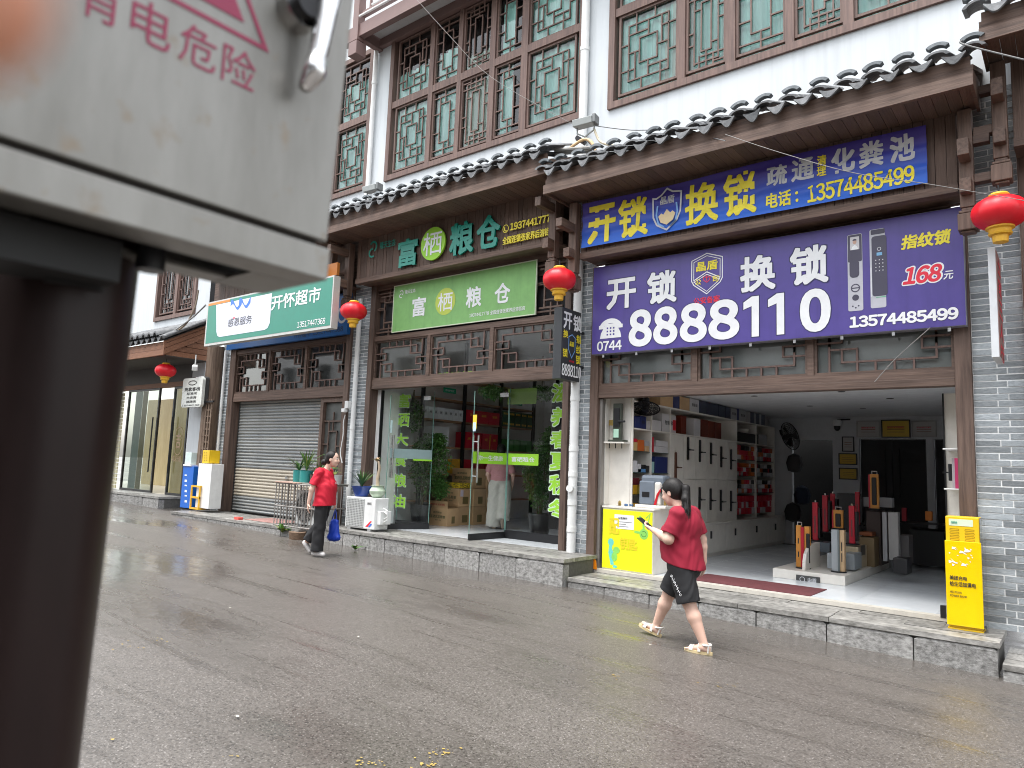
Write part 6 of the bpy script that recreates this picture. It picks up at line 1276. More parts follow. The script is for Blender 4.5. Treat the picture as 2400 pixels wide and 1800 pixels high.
# certificates and camera on the back wall
def cert(u0, v0, u1, v1, lb, face, fr_):
    xa, za = onY(u0, v0, BY - .03); xb, zb = onY(u1, v1, BY - .03); t = thing('framed_certificate', lb, 'certificate', ((xa + xb) / 2, BY - .03, zb)); f = MB(); frame_ring(f, xa, xb, zb, za, .02, BY - .035, BY - .001); f.build('frame', fr_, t); box('paper', xa + .02, xb - .02, BY - .02, BY - .01, zb + .02, za - .02, face, t)
    h = za - zb; w = xb - xa
    for q in range(3): box('text_line', xa + w * .2, xb - w * .2, BY - .024, BY - .0205, zb + h * (.3 + .15 * q), zb + h * (.33 + .15 * q), P('print_brown', (.25, .1, .03)), t)
    if 'large' in lb: textY('lettering', '诚信经营示范单位', xa + w * .2, xb - w * .2, zb + h * .52, zb + h * .62, BY - .026, pred, t, bold=.02)
gf = P('gold_paper', (.62, .40, .03), .4); wf = P('aged_white_paper', (.50, .48, .46)); pf = P('pale_frame', (.4, .38, .36))
cert(2065, 984, 2134, 1026, 'large gold certificate high on the back wall', gf, black_plastic); cert(2007, 986, 2063, 1025, 'pale certificate left of the large gold one', wf, pf); cert(2136, 986, 2195, 1024, 'pale certificate right of the large gold one', wf, pf)
cert(1973, 1023, 2002, 1059, 'white certificate in a black frame above two gold plaques', wf, black_plastic); cert(1965, 1062, 2009, 1090, 'upper of the two small gold plaques on the back wall', gf, black_plastic); cert(1966, 1096, 2010, 1125, 'lower of the two small gold plaques on the back wall', gf, black_plastic)
x_, z_ = onY(1962, 996, BY - .2); t = thing('security_camera', 'white dome camera with black lens on the back wall', 'camera', (x_, BY - .2, z_)); MB().lathe([(0, .1), (.07, .1), (.08, .05), (.075, -.02), (0, -.02)], (x_, BY - .2, z_), 20).build('housing', white_paint, t, smooth=True); MB().lathe([(.06, -.02), (.055, -.08), (.03, -.11), (0, -.12)], (x_, BY - .2, z_), 20).build('lens_dome', black_plastic, t, smooth=True); MB().tube([(x_, BY - .2, z_ + .1), (x_ + .2, BY - .04, z_ + .12)], .015).build('arm', dark_metal, t)
# dark blobs in the doorway
for i, (u, v, c, lb) in enumerate(((1862, 1085, (.22, .22, .23), 'pale plastic bag hanging in the dark doorway'), (1880, 1160, (.05, .09, .16), 'dim blue bundle low in the dark doorway'), (1858, 1200, (.10, .10, .10), 'grey bundle on the floor of the dark doorway'))):
    x_, z_ = onY(u, v, BY - .15); tag(MB().lathe([(0, -.2), (.13, -.16), (.17, 0), (.12, .14), (0, .2)], (x_, BY - .15, z_), 12, lobes=5, la=.2).build('bag', P('bundle%d' % i, tuple(q * .3 for q in c), .8), None, smooth=True), lb, 'bag')

# floor mat and display plinth
tag(box('doormat', -4.03, -2.50, .10, .78, -1.3495, -1.342, P('maroon_mat', (.13, .035, .04), .95, var=.15, bump=.5, bs=200), None), 'maroon strip mat on the tiles just inside the lock shop', 'doormat')
t = thing('display_plinth', 'low cream display plinth with a dark nameplate in the lock shop', 'display plinth', (-2.9, 2, -1.35)); box('platform', -3.33, -2.42, 1.30, 3.95, -1.349, -1.23, cream, t, .006)
x_, z_ = onY(1866, 1341, 1.295); box('nameplate', x_, x_ + .30, 1.285, 1.299, z_ - .13, z_ - .03, P('plate_grey', (.06, .06, .06)), t, .004); textY('lettering', '由盾', x_ + .15, x_ + .26, z_ - .105, z_ - .05, 1.285, psil, t, bold=.04); e_ = MB(); ribY(e_, circ(x_ + .08, z_ - .08, .03), .008, 1.2835, True); e_.build('ring_print', psil, t)
c = MB(); pr = [(1.42, -1.229), (2.10, -1.229), (2.10, -.90), (1.75, -.90), (1.60, -.94), (1.48, -1.02), (1.43, -1.12)]; c.prism(pr, -2.98, -2.94, ax='x'); c.build('curved_divider', cream, t)
def ppos(u, v, z=-1.23): return onZ(u, v, z)
def hz(u, v, y_): return onY(u, v, y_)[1]
org = P('lock_stand_orange', (.62, .27, .05), .4); rds = P('lock_stand_red', (.45, .012, .03), .35)
def lock_stand(u, vb, vt, wpx, lb, kind, yforce=None, zb=-1.23):
    x_, y_ = ppos(u, vb, zb); y_ = yforce if yforce else y_; x_, zb_ = (onY(u, vb, y_)[0], onY(u, vb, y_)[1]); zt_ = hz(u, vt, y_); w = wpx * (onY(u + 1, vb, y_)[0] - onY(u, vb, y_)[0]) / 1
    t = thing('lock_stand', lb, 'lock display', (x_, y_, zb_), 'lock display stands on the plinth')
    MB().lathe([(0, 0), (.1, 0), (.09, .015), (0, .015)], (x_, y_, zb_), 20).build('base', black_plastic, t)
    if kind == 'red':
        box('column', x_ - w / 2, x_ + w / 2, y_ - .03, y_ + .03, zb_ + .015, zt_ - .02, rds, t, .004); box('back_plate', x_ + w / 2, x_ + w / 2 + .03, y_ - .01, y_ + .12, zb_ + .05, zt_ - .1, black_plastic, t, .004); MB().tube([(x_, y_, zt_ - .02), (x_, y_, zt_ + .01)], .012, 8).build('top_knob', steel, t); h = zt_ - zb_
        box('label_strip', x_ - w * .12, x_ + w * .12, y_ - .0325, y_ - .0305, zb_ + h * .2, zb_ + h * .62, P('dark_label', (.15, .05, .05)), t)
    elif kind == 'orange':
        box('left_face', x_ - w / 2, x_ - w * .12, y_ - .02, y_ + .04, zb_ + .015, zt_ - .02, org, t, .004); box('red_edge', x_ - w * .11, x_ + w * .12, y_ - .05, y_ + .02, zb_ + .015, zt_ - .04, rds, t, .004); box('right_face', x_ + w * .13, x_ + w / 2, y_ - .03, y_ + .05, zb_ + .015, zt_ - .03, org, t, .004); box('lock_body', x_ + w * .3, x_ + w * .56, y_ - .06, y_ - .031, zb_ + .08, zt_ - .12, black_plastic, t, .01)
        MB().tube([(x_ - w * .4, y_, zt_ - .02), (x_ - w * .4, y_, zt_ + .02), (x_ - w * .1, y_, zt_ + .02), (x_ - w * .1, y_, zt_ - .02)], .008, 8).build('carry_handle', steel, t); 
        for zz in (.25, .55): box('lock_mark', x_ - w * .36, x_ - w * .28, y_ - .0225, y_ - .0205, zb_ + (zt_ - zb_) * zz, zb_ + (zt_ - zb_) * (zz + .12), black_plastic, t)
    elif kind == 'orange1':
        box('column', x_ - w / 2, x_ + w / 2, y_ - .03, y_ + .03, zb_ + .015, zt_ - .02, org, t, .004); box('lock_body', x_ - w * .28, x_ + w * .3, y_ - .055, y_ - .031, zb_ + (zt_ - zb_) * .12, zt_ - .07, black_plastic, t, .015); MB().tube([(x_ - w * .3, y_, zt_ - .02), (x_ - w * .3, y_, zt_ + .02), (x_ + w * .3, y_, zt_ + .02), (x_ + w * .3, y_, zt_ - .02)], .008, 8).build('carry_handle', steel, t); box('red_edge', x_ - w / 2 - .02, x_ - w / 2, y_ - .03, y_ + .06, zb_ + .015, zt_ - .03, rds, t)
    else:
        box('grey_face', x_ - w / 2, x_, y_ - .04, y_ + .05, zb_ + .015, zt_ - .01, P('cool_grey_panel', (.36, .39, .41), .4), t, .004); box('wood_face', x_ + w * .14, x_ + w / 2, y_ - .03, y_ + .05, zb_ + .015, zt_ - .01, P('light_wood_panel', (.55, .38, .22), .5), t, .004); box('dark_edge', x_ + .001, x_ + w * .139, y_ - .045, y_ + .04, zb_ + .015, zt_ - .01, P('slate_edge', (.14, .17, .17)), t)
        for zz in (.25, .5): box('lock_mark', x_ + w * .26, x_ + w * .34, y_ - .0325, y_ - .0305, zb_ + (zt_ - zb_) * zz, zb_ + (zt_ - zb_) * (zz + .2), black_plastic, t)
    return t
lock_stand(1883, 1332, 1228, 32, 'orange stand with red edge at the left front of the plinth', 'orange'); lock_stand(1966, 1341, 1240, 30, 'grey and pale wood stand at the plinth front', 'tower')
lock_stand(1912, 1268, 1174, 12, 'red upright stand just behind the orange one', 'red', 2.45); lock_stand(1935, 1248, 1158, 12, 'red upright stand second from the left at the back', 'red', 3.0); lock_stand(1953, 1240, 1154, 10, 'red upright stand third from the left at the back', 'red', 3.3)
lock_stand(1966, 1240, 1192, 22, 'orange stand with black lock rising above the grey one', 'orange1', 2.5); lock_stand(1998, 1276, 1182, 13, 'red upright stand right of the orange stand with black lock', 'red', 2.3); lock_stand(2011, 1232, 1150, 10, 'tallest red stand at the back right', 'red', 3.2)
lock_stand(2051, 1194, 1108, 20, 'orange framed lock on the tall brown cabinet', 'orange1', 3.0)
def blk(name, u0, v0, u1, v1, y_, d, mat, lb, cat): xa, za = onY(u0, v0, y_); xb, zb = onY(u1, v1, y_); return tag(box(name, xa, xb, y_, y_ + d, zb, za, mat, None, .006, loc=((xa + xb) / 2, y_, zb)), lb, cat)
o = blk('safe_box', 1938, 1296, 1976, 1336, 1.72, .30, P('safe_grey', (.30, .33, .35), .4), 'small grey safe behind the curved divider', 'safe'); o = blk('safe_box', 1902, 1269, 1945, 1296, 2.3, .3, P('safe_slate', (.08, .10, .12), .4), 'slate safe below the leftmost red stand', 'safe')
o = blk('safe_box', 1978, 1296, 2003, 1337, 1.9, .4, P('safe_grey', (.30, .33, .35), .4), 'second grey safe right of the grey and wood stand', 'safe'); o = blk('safe_box', 1982, 1280, 2012, 1334, 2.2, .5, P('safe_beige', (.48, .40, .27), .4), 'beige safe with keypad in the middle of the plinth', 'safe')
xq, zq = onY(2013, 1290, 2.198); box('keypad', xq + .001, xq + .004, 2.3, 2.55, zq - .08, zq + .06, black_plastic, o)
blk('safe_box', 2012, 1258, 2050, 1330, 2.75, .4, P('safe_bronze', (.20, .14, .07), .4), 'bronze-fronted safe right of the beige one', 'safe'); blk('small_case', 2012, 1246, 2044, 1257, 2.8, .3, P('rust_case', (.25, .07, .02), .5), 'rust coloured case lying on the bronze safe', 'case')
blk('display_cabinet', 2030, 1197, 2066, 1326, 3.05, .5, P('umber_cabinet', (.05, .03, .025), .5), 'tall dark brown display cabinet at the back of the plinth', 'cabinet'); blk('panel_of_locks', 2067, 1200, 2080, 1316, 2.9, .06, greyb, 'grey panel of lock bodies beside the brown cabinet', 'panel')
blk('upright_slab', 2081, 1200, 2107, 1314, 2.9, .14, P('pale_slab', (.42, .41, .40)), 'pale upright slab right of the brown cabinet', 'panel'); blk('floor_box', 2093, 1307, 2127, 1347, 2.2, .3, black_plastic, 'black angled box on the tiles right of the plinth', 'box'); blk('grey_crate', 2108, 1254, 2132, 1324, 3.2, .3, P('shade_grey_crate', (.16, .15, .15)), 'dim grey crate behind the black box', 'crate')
blk('white_carton', 2023, 1165, 2040, 1188, 3.3, .2, greyb, 'white carton left of the framed orange lock', 'box'); blk('white_carton', 2060, 1166, 2090, 1190, 3.25, .2, greyb, 'white carton with two black studs right of the framed orange lock', 'box')
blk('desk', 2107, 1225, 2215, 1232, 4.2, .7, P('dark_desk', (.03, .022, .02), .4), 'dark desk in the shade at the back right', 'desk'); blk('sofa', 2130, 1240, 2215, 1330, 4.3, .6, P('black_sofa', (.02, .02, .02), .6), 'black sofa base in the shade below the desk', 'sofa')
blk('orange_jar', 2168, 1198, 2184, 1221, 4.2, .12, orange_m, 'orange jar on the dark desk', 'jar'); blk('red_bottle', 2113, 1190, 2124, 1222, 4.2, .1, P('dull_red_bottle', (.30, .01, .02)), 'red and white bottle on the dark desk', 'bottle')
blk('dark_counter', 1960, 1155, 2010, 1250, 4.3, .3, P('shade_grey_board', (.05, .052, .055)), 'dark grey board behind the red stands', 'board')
# right hand shelf
t = thing('shelf_unit', 'white shelf unit inside the right door post with a pink and black lock', 'shelf unit', (-1.05, .3, -1.35)); box('back_panel', -1.001, -.985, .17, .62, -1.3, .99, cream, t); box('side_panel', -1.19, -1.0, .62, .64, -1.3, .99, cream, t); box('edge_strip', -1.205, -1.19, .60, .65, -1.3, .99, dark_metal, t)
for zz in (.36, -.06): box('shelf_board', -1.16, -1.003, .18, .62, zz - .015, zz, white_paint, t, .004)
t = thing('display_lock', 'pink-backed black lock sample on the right shelf', 'lock display', (-1.08, .4, -.06)); box('pink_plate', -1.06, -1.03, .22, .34, -.058, .26, P('magenta_plate', (.45, .03, .12)), t); box('grey_plate', -1.09, -1.061, .26, .38, -.058, .26, greyb, t); box('lock_body', -1.13, -1.095, .30, .36, .02, .20, black_plastic, t, .006); box('lever', -1.19, -1.13, .32, .34, .1, .115, black_plastic, t)

# ================================================================ people: one smooth skin per body, clothes as separate shells
def sdf_mesh(prims, res, k, lo, hi, clips=(), noise=0.):
    lo = np.array(lo, float); hi = np.array(hi, float); n = np.ceil((hi - lo) / res).astype(int) + 1
    ax = [lo[i] + res * np.arange(n[i]) for i in range(3)]; D = np.full(tuple(n), .08, np.float32)
    for p in prims:
        kind = p[0]
        if kind == 'c': a, b, ra, rb = np.array(p[1], float), np.array(p[2], float), p[3], p[4]; rm = max(ra, rb); bl, bh = np.minimum(a, b) - rm, np.maximum(a, b) + rm; ex = p[5] if len(p) > 5 else {}
        else: c, r = np.array(p[1], float), np.array(p[2], float); ex = p[3] if len(p) > 3 else {}; rm = r.max(); bl, bh = c - rm, c + rm
        kk = ex.get('k', k); mg = .02 + kk
        i0 = np.maximum(np.floor((bl - mg - lo) / res).astype(int), 0); i1 = np.minimum(np.ceil((bh + mg - lo) / res).astype(int) + 1, n)
        if (i1 <= i0).any(): continue
        X, Y, Z = np.meshgrid(*[ax[i][i0[i]:i1[i]] for i in range(3)], indexing='ij')
        if kind == 'c':
            d = b - a; L2 = d @ d; t = np.clip(((X - a[0]) * d[0] + (Y - a[1]) * d[1] + (Z - a[2]) * d[2]) / max(L2, 1e-9), 0, 1); sx_, sy_ = ex.get('sq', (1, 1))
            v = np.sqrt(((X - a[0] - t * d[0]) / sx_) ** 2 + ((Y - a[1] - t * d[1]) / sy_) ** 2 + (Z - a[2] - t * d[2]) ** 2) - (ra + (rb - ra) * t)
        else:
            x, y_, z = X - c[0], Y - c[1], Z - c[2]; pt = ex.get('pitch', 0)
            if pt: cs, sn = math.cos(pt), math.sin(pt); x, z = x * cs + z * sn, -x * sn + z * cs   # pitch > 0 tips the top backwards
            q = np.sqrt((x / r[0]) ** 2 + (y_ / r[1]) ** 2 + (z / r[2]) ** 2); q2 = np.sqrt((x / r[0] ** 2) ** 2 + (y_ / r[1] ** 2) ** 2 + (z / r[2] ** 2) ** 2); v = np.where(q2 > 1e-9, q * (q - 1) / np.maximum(q2, 1e-9), -r.min())
        if 'cut' in ex:
            for (cp, cn_) in ex['cut']: cn_ = np.array(cn_, float); cn_ /= np.linalg.norm(cn_); v = np.maximum(v, (X - cp[0]) * cn_[0] + (Y - cp[1]) * cn_[1] + (Z - cp[2]) * cn_[2])
        S = D[i0[0]:i1[0], i0[1]:i1[1], i0[2]:i1[2]]
        if ex.get('sub'): h = np.clip(.5 - .5 * (S + v) / kk, 0, 1); S[...] = S * (1 - h) - v * h + kk * h * (1 - h)
        else: h = np.clip(.5 + .5 * (S - v) / kk, 0, 1); S[...] = S * (1 - h) + v * h - kk * h * (1 - h)
    if noise or clips: X, Y, Z = np.meshgrid(*ax, indexing='ij')
    if noise: A_ = X * 17 + 3.2 * np.sin(Z * 8 + Y * 6 + 1); B_ = Z * 21 + 3.6 * np.sin(X * 10 + Y * 12) + Y * 9; D += (noise * (np.sin(A_ + B_) * .6 + np.sin(1.9 * A_ - .9 * B_ + 2.4 * np.sin(Y * 13 + Z * 5)) * .5 + .35 * np.sin(2.3 * B_ + 1.1 * A_ + 2 * np.sin(X * 19)))).astype(np.float32)
    for (cp, cn_) in clips: cn_ = np.array(cn_, float); cn_ /= np.linalg.norm(cn_); D = np.maximum(D, (X - cp[0]) * cn_[0] + (Y - cp[1]) * cn_[1] + (Z - cp[2]) * cn_[2])
    # naive surface nets
    s = D < 0; cells = np.zeros(tuple(n - 1), bool); a0 = s[:-1, :-1, :-1]
    cor = [(i, j, l) for i in (0, 1) for j in (0, 1) for l in (0, 1)]; sl = lambda c_: tuple(slice(q, q - 1 or None) for q in c_)
    for c_ in cor: cells |= (s[sl(c_)] != a0)
    idx = np.full(cells.shape, -1, int); ci = np.argwhere(cells); idx[tuple(ci.T)] = np.arange(len(ci))
    acc = np.zeros((len(ci), 3)); cnt = np.zeros(len(ci))
    for c1 in cor:
        for ax_ in range(3):
            if c1[ax_]: continue
            c2 = list(c1); c2[ax_] = 1; d1 = D[tuple((ci + c1).T)]; d2 = D[tuple((ci + c2).T)]; m_ = (d1 < 0) != (d2 < 0); t = np.where(m_, d1 / np.where(m_, d1 - d2, 1), 0); p = np.tile(np.array(c1, float), (len(ci), 1)); p[:, ax_] += t; acc[m_] += p[m_]; cnt[m_] += 1
    V = lo + res * (ci + acc / np.maximum(cnt, 1)[:, None]); F = []
    for ax_ in range(3):
        u_, v_ = [(1, 2), (2, 0), (0, 1)][ax_]; A = s[tuple(slice(0, -1) if q == ax_ else slice(1, -1) for q in range(3))]; B = s[tuple(slice(1, None) if q == ax_ else slice(1, -1) for q in range(3))]
        e = np.argwhere(A != B); 
        if not len(e): continue
        flip = A[tuple(e.T)]; base = e.copy(); 
        for q in range(3):
            if q != ax_: base[:, q] += 1
        def at(du, dv): b_ = base.copy(); b_[:, u_] += du; b_[:, v_] += dv; return idx[tuple(b_.T)]
        q4 = np.stack([at(-1, -1), at(0, -1), at(0, 0), at(-1, 0)], 1); q4[~flip] = q4[~flip][:, ::-1]; F.append(q4)
    F = np.vstack(F); F = F[(F >= 0).all(1)]
    return V, F
def put(name, VF, mat, parent, W, smooth_it=2):
    V, F = VF
    if smooth_it:
        for _ in range(smooth_it):
            acc = np.zeros_like(V); cnt = np.zeros(len(V))
            for i in range(4): np.add.at(acc, F[:, i], V[F[:, (i + 1) % 4]]); np.add.at(cnt, F[:, i], 1); np.add.at(acc, F[:, i], V[F[:, (i - 1) % 4]]); np.add.at(cnt, F[:, i], 1)
            V = V * .5 + .5 * acc / np.maximum(cnt, 1)[:, None]
    me = bpy.data.meshes.new(name); Vw = np.array([list(W @ Vector(p)) for p in V]) if len(V) < 2 else (V @ np.array(W.to_3x3()).T + np.array(W.translation))
    org = np.array(ORG[parent.name]); Vw = Vw - org
    me.vertices.add(len(Vw)); me.vertices.foreach_set('co', Vw.astype(np.float32).ravel()); me.loops.add(len(F) * 4); me.polygons.add(len(F)); me.loops.foreach_set('vertex_index', F.astype(np.int32).ravel()); me.polygons.foreach_set('loop_start', (np.arange(len(F)) * 4).astype(np.int32)); me.update(calc_edges=True)
    me.polygons.foreach_set('use_smooth', [True] * len(F)); me.materials.append(mat); o = bpy.data.objects.new(name, me); link(o, parent); ORG[o.name] = Vector(org); return o
def local(parent, name, mb, mat, W, smooth=True):
    mb.v = [tuple(W @ Vector(p)) for p in mb.v]; return mb.build(name, mat, parent, smooth=smooth)
def lerp(a, b, t): return tuple(a[i] + (b[i] - a[i]) * t for i in range(3))
def sub(a, b): return tuple(a[i] - b[i] for i in range(3))
def head(hc, pitch, s=1.):
    """skin primitives of a head centred at hc, face towards +x; pitch<0 looks down"""
    cp, sp_ = math.cos(-pitch), math.sin(-pitch)
    def q(x, y, z): x, y, z = x * s, y * s, z * s; return (hc[0] + x * cp + z * sp_, hc[1] + y, hc[2] - x * sp_ + z * cp)
    L = [('e', q(-.005, 0, .02), (.094 * s, .077 * s, .100 * s), {'pitch': pitch, 'k': .02}), ('e', q(.030, 0, -.045), (.062 * s, .060 * s, .075 * s), {'pitch': pitch, 'k': .025}), ('e', q(.058, 0, -.090), (.022 * s, .024 * s, .018 * s), {'k': .018}),
         ('c', q(.083, 0, .012), q(.103, 0, -.022), .009 * s, .013 * s, {'k': .012}), ('e', q(.094, 0, -.030), (.013 * s, .018 * s, .009 * s), {'k': .008}),
         ('e', q(.084, 0, -.052), (.012 * s, .022 * s, .007 * s), {'k': .006}), ('e', q(.082, 0, -.064), (.011 * s, .019 * s, .007 * s), {'k': .006}),
         ('e', q(.07, .034, -.032), (.022 * s, .02 * s, .022 * s), {'k': .02}), ('e', q(.07, -.034, -.032), (.022 * s, .02 * s, .022 * s), {'k': .02}),
         ('e', q(.094, .030, .012), (.012 * s, .017 * s, .010 * s), {'k': .01, 'sub': True}), ('e', q(.094, -.030, .012), (.012 * s, .017 * s, .010 * s), {'k': .01, 'sub': True})]
    for y in (1, -1): L += [('e', q(-.006, .074 * y, -.010), (.020 * s, .011 * s, .030 * s), {'pitch': pitch, 'k': .006}), ('e', q(-.004, .086 * y, -.008), (.010 * s, .006 * s, .018 * s), {'k': .004, 'sub': True})]
    return L, q
def face_bits(t, q, W, s=1.):
    for y in (.030, -.030):
        m_ = MB().lathe([(0, -.011 * s), (.008 * s, -.007 * s), (.011 * s, 0), (.008 * s, .007 * s), (0, .011 * s)], q(.078, y, .012), 12); local(t, 'eye', m_, P('eye_white', (.7, .68, .66), .2), W)
        m_ = MB().lathe([(0, -.005 * s), (.005 * s, 0), (0, .005 * s)], q(.088, y, .011), 10); local(t, 'iris', m_, P('iris', (.02, .012, .01), .1), W)
        m_ = MB().tube([q(.090, y - .016 * (1 if y > 0 else -1), .030), q(.092, y, .036), q(.082, y + .018 * (1 if y > 0 else -1), .032)], [.0025, .003, .002], 6); local(t, 'eyebrow', m_, hair_m, W)
    m_ = MB().tube([q(.086, -.019, -.056), q(.0945, -.006, -.054), q(.0945, .006, -.054), q(.086, .019, -.056)], [.002, .006, .006, .002], 8); local(t, 'lips', m_, lip_m, W)
def hand_prims(w, d, pn, L=.17, r=.0085, curl=.5, thumb=None, spread=1.):
    """palm at wrist w, fingers along d, palm normal pn"""
    w = Vector(w); d = Vector(d).normalized(); pn = Vector(pn).normalized(); sd_ = d.cross(pn).normalized(); pn = sd_.cross(d).normalized(); out = []
    for s_ in (-1, -.33, .33, 1): out.append(('c', tuple(w + d * .012), tuple(w + d * L * .48 + sd_ * .026 * s_), .017, .012, {'k': .010}))
    for i, (s_, ln) in enumerate(((-1, .62), (-.33, .74), (.33, .80), (1, .72))):
        p0 = w + d * L * .46 + sd_ * .027 * s_; l = L * .54 * ln; a = curl * .5; pts = [p0]; dd = d.copy()
        for j in range(3): a_ = curl * (.45 + .45 * j); dv = (d * math.cos(a_) + pn * math.sin(a_)); pts.append(pts[-1] + dv * l * (.42, .32, .26)[j])
        for j in range(3): out.append(('c', tuple(pts[j]), tuple(pts[j + 1]), r * (1.05 - .1 * j), r * (.98 - .12 * j), {'k': .003}))
    ts = 1 if thumb is None else thumb; b0 = w + d * .03 + sd_ * .024 * ts; b1 = b0 + (d * .5 + sd_ * .75 * ts + pn * .35) .normalized() * .042; b2 = b1 + (d * .9 + sd_ * .1 * ts + pn * .5).normalized() * .032
    out += [('c', tuple(b0), tuple(b1), .015, .011, {'k': .008}), ('c', tuple(b1), tuple(b2), .0105, .0085, {'k': .004})]
    return out
def Wmat(x, y_, z, az): return Matrix.Translation((x, y_, z)) @ Matrix.Rotation(az, 4, 'Z')

# ---- woman in the foreground: dark red T-shirt, black shorts, ponytail, looking at her phone, walking towards -x
gz = -1.622; W = Wmat(-3.0, -2.15, gz, math.pi)
t = thing('person', 'woman with ponytail in dark red T-shirt and black shorts looking at her phone', 'person', (-3.0, -2.15, gz))
HP, q = head((.135, 0, 1.425), -.30, 1.02)
shL, shR = (.0, .165, 1.225), (.0, -.165, 1.225); elL, elR = (.055, .235, 1.00), (-.07, -.235, .985); wrL, wrR = (.265, .13, 1.065), (-.09, -.25, .775)
hiL, hiR = (0, .095, .79), (.02, -.095, .79); knL, knR = (-.095, .10, .43), (.20, -.10, .455); anL, anR = (-.245, .10, .085), (.335, -.10, .135)
body = HP + [('c', (.02, 0, 1.22), (.095, 0, 1.36), .058, .050), ('e', (.02, 0, 1.13), (.115, .150, .15)), ('e', (.04, 0, .95), (.14, .165, .15)), ('e', (0, 0, .82), (.14, .17, .11)), ('c', (0, .06, 1.235), shL, .055, .055), ('c', (0, -.06, 1.235), shR, .055, .055),
    ('c', shL, elL, .056, .046), ('c', elL, lerp(elL, wrL, .35), .045, .043), ('c', lerp(elL, wrL, .35), wrL, .043, .026), ('c', shR, elR, .056, .046), ('c', elR, lerp(elR, wrR, .35), .045, .043), ('c', lerp(elR, wrR, .35), wrR, .043, .026),
    ('c', hiL, knL, .088, .062), ('c', hiR, knR, .088, .062), ('c', knL, lerp(knL, anL, .35), .058, .062), ('c', lerp(knL, anL, .35), anL, .062, .036), ('c', knR, lerp(knR, anR, .35), .058, .062), ('c', lerp(knR, anR, .35), anR, .062, .036)]
body += [('e', (elL[0] - .02, elL[1], 1.0), (.03, .04, .04))]
# feet
body += [('c', (-.275, .10, .045), (-.24, .10, .06), .032, .035), ('c', (-.24, .10, .055), (-.115, .105, .030), .036, .020, {'sq': (1, 1.25)}), ('c', (.322, -.10, .075), (.335, -.10, .10), .032, .034), ('c', (.335, -.10, .095), (.455, -.10, .118), .034, .020, {'sq': (1, 1.2)})]
for i in range(5): yy = .065 + i * .0165; body.append(('c', (-.115, yy, .030), (-.075 + (.0 if i > 2 else -.0) - abs(3.6 - i) * .006, yy, .026), .009, .008, {'k': .006}))
for i in range(5): yy = -.065 - i * .0165; body.append(('c', (.455, yy, .122), (.495 - abs(3.6 - i) * .006, yy, .134), .009, .008, {'k': .006}))
body += hand_prims(wrL, (.95, -.25, .22), (-.2, -.5, .75), curl=1.1, thumb=1) + hand_prims(wrR, (.05, .0, -1), (.6, .5, 0), curl=.5, thumb=1)
put('body', sdf_mesh(body, .0055, .022, (-.36, -.33, -.01), (.56, .33, 1.58)), skin, t, W)
face_bits(t, q, W, 1.02)
shirt_m = M('dark_red_knit', (.23, .005, .022), .85, col2=(.29, .008, .030), vs=3, bump=.25, bs=300, dist=.001)
cutL = [(lerp(shL, elL, .80), sub(elL, shL))]; cutR = [(lerp(shR, elR, .80), sub(elR, shR))]
shirt = [('e', (.015, 0, 1.14), (.140, .178, .165)), ('e', (.055, 0, 1.03), (.165, .178, .15)), ('c', (.05, 0, 1.0), (.0, 0, .70), .176, .188, {'sq': (1.05, 1.18)}), ('e', (-.03, 0, 1.12), (.12, .165, .15)), ('c', (.01, .05, 1.25), shL, .058, .072), ('c', (.01, -.05, 1.25), shR, .058, .072), ('c', shL, elL, .074, .082, {'cut': cutL}), ('c', shR, elR, .074, .080, {'cut': cutR}),
    ('c', (.045, 0, 1.27), (.11, 0, 1.39), .066, .064, {'sub': True, 'k': .01})]
put('shirt', sdf_mesh(shirt, .006, .035, (-.30, -.34, .66), (.30, .34, 1.36), clips=[((0, 0, .760), (.22, 0, -1))], noise=.0042), shirt_m, t, W)
short_m = M('black_shorts_cloth', (.012, .012, .014), .75, var=.2, vs=4, bump=.2, bs=200, dist=.001)
sL = lerp(hiL, knL, .5); shorts = [('e', (.01, 0, .82), (.150, .170, .12)), ('e', (-.02, 0, .76), (.145, .175, .11)), ('c', hiL, knL, .118, .108, {'cut': [(lerp(hiL, knL, 1.0), sub(knL, hiL))]}), ('c', hiR, knR, .122, .106, {'cut': [(lerp(hiR, knR, .96), sub(knR, hiR))]}), ('e', (-.0, 0, .72), (.150, .180, .12)), ('c', knL, lerp(knL, anL, .1), .08, .075, {'sub': True, 'k': .004}), ('c', lerp(hiR, knR, .9), lerp(knR, anR, .3), .078, .072, {'sub': True, 'k': .004})]
put('shorts', sdf_mesh(shorts, .006, .03, (-.26, -.27, .36), (.40, .27, .96), noise=.0035), short_m, t, W)
mk = MB(); rr = random.Random(4)
for i, ch in enumerate('RUNNING'): text('x', ch, (.035 - i * .0145, .222 - i * .0007, .66 - i * .026), (-.02, 0, -.008), (.012, 0, -.032) if False else (-.008, 0, .02), pw, None, bold=.03, build=False, mb=mk, top=.0)
local(t, 'lettering', mk, pw, W, False)
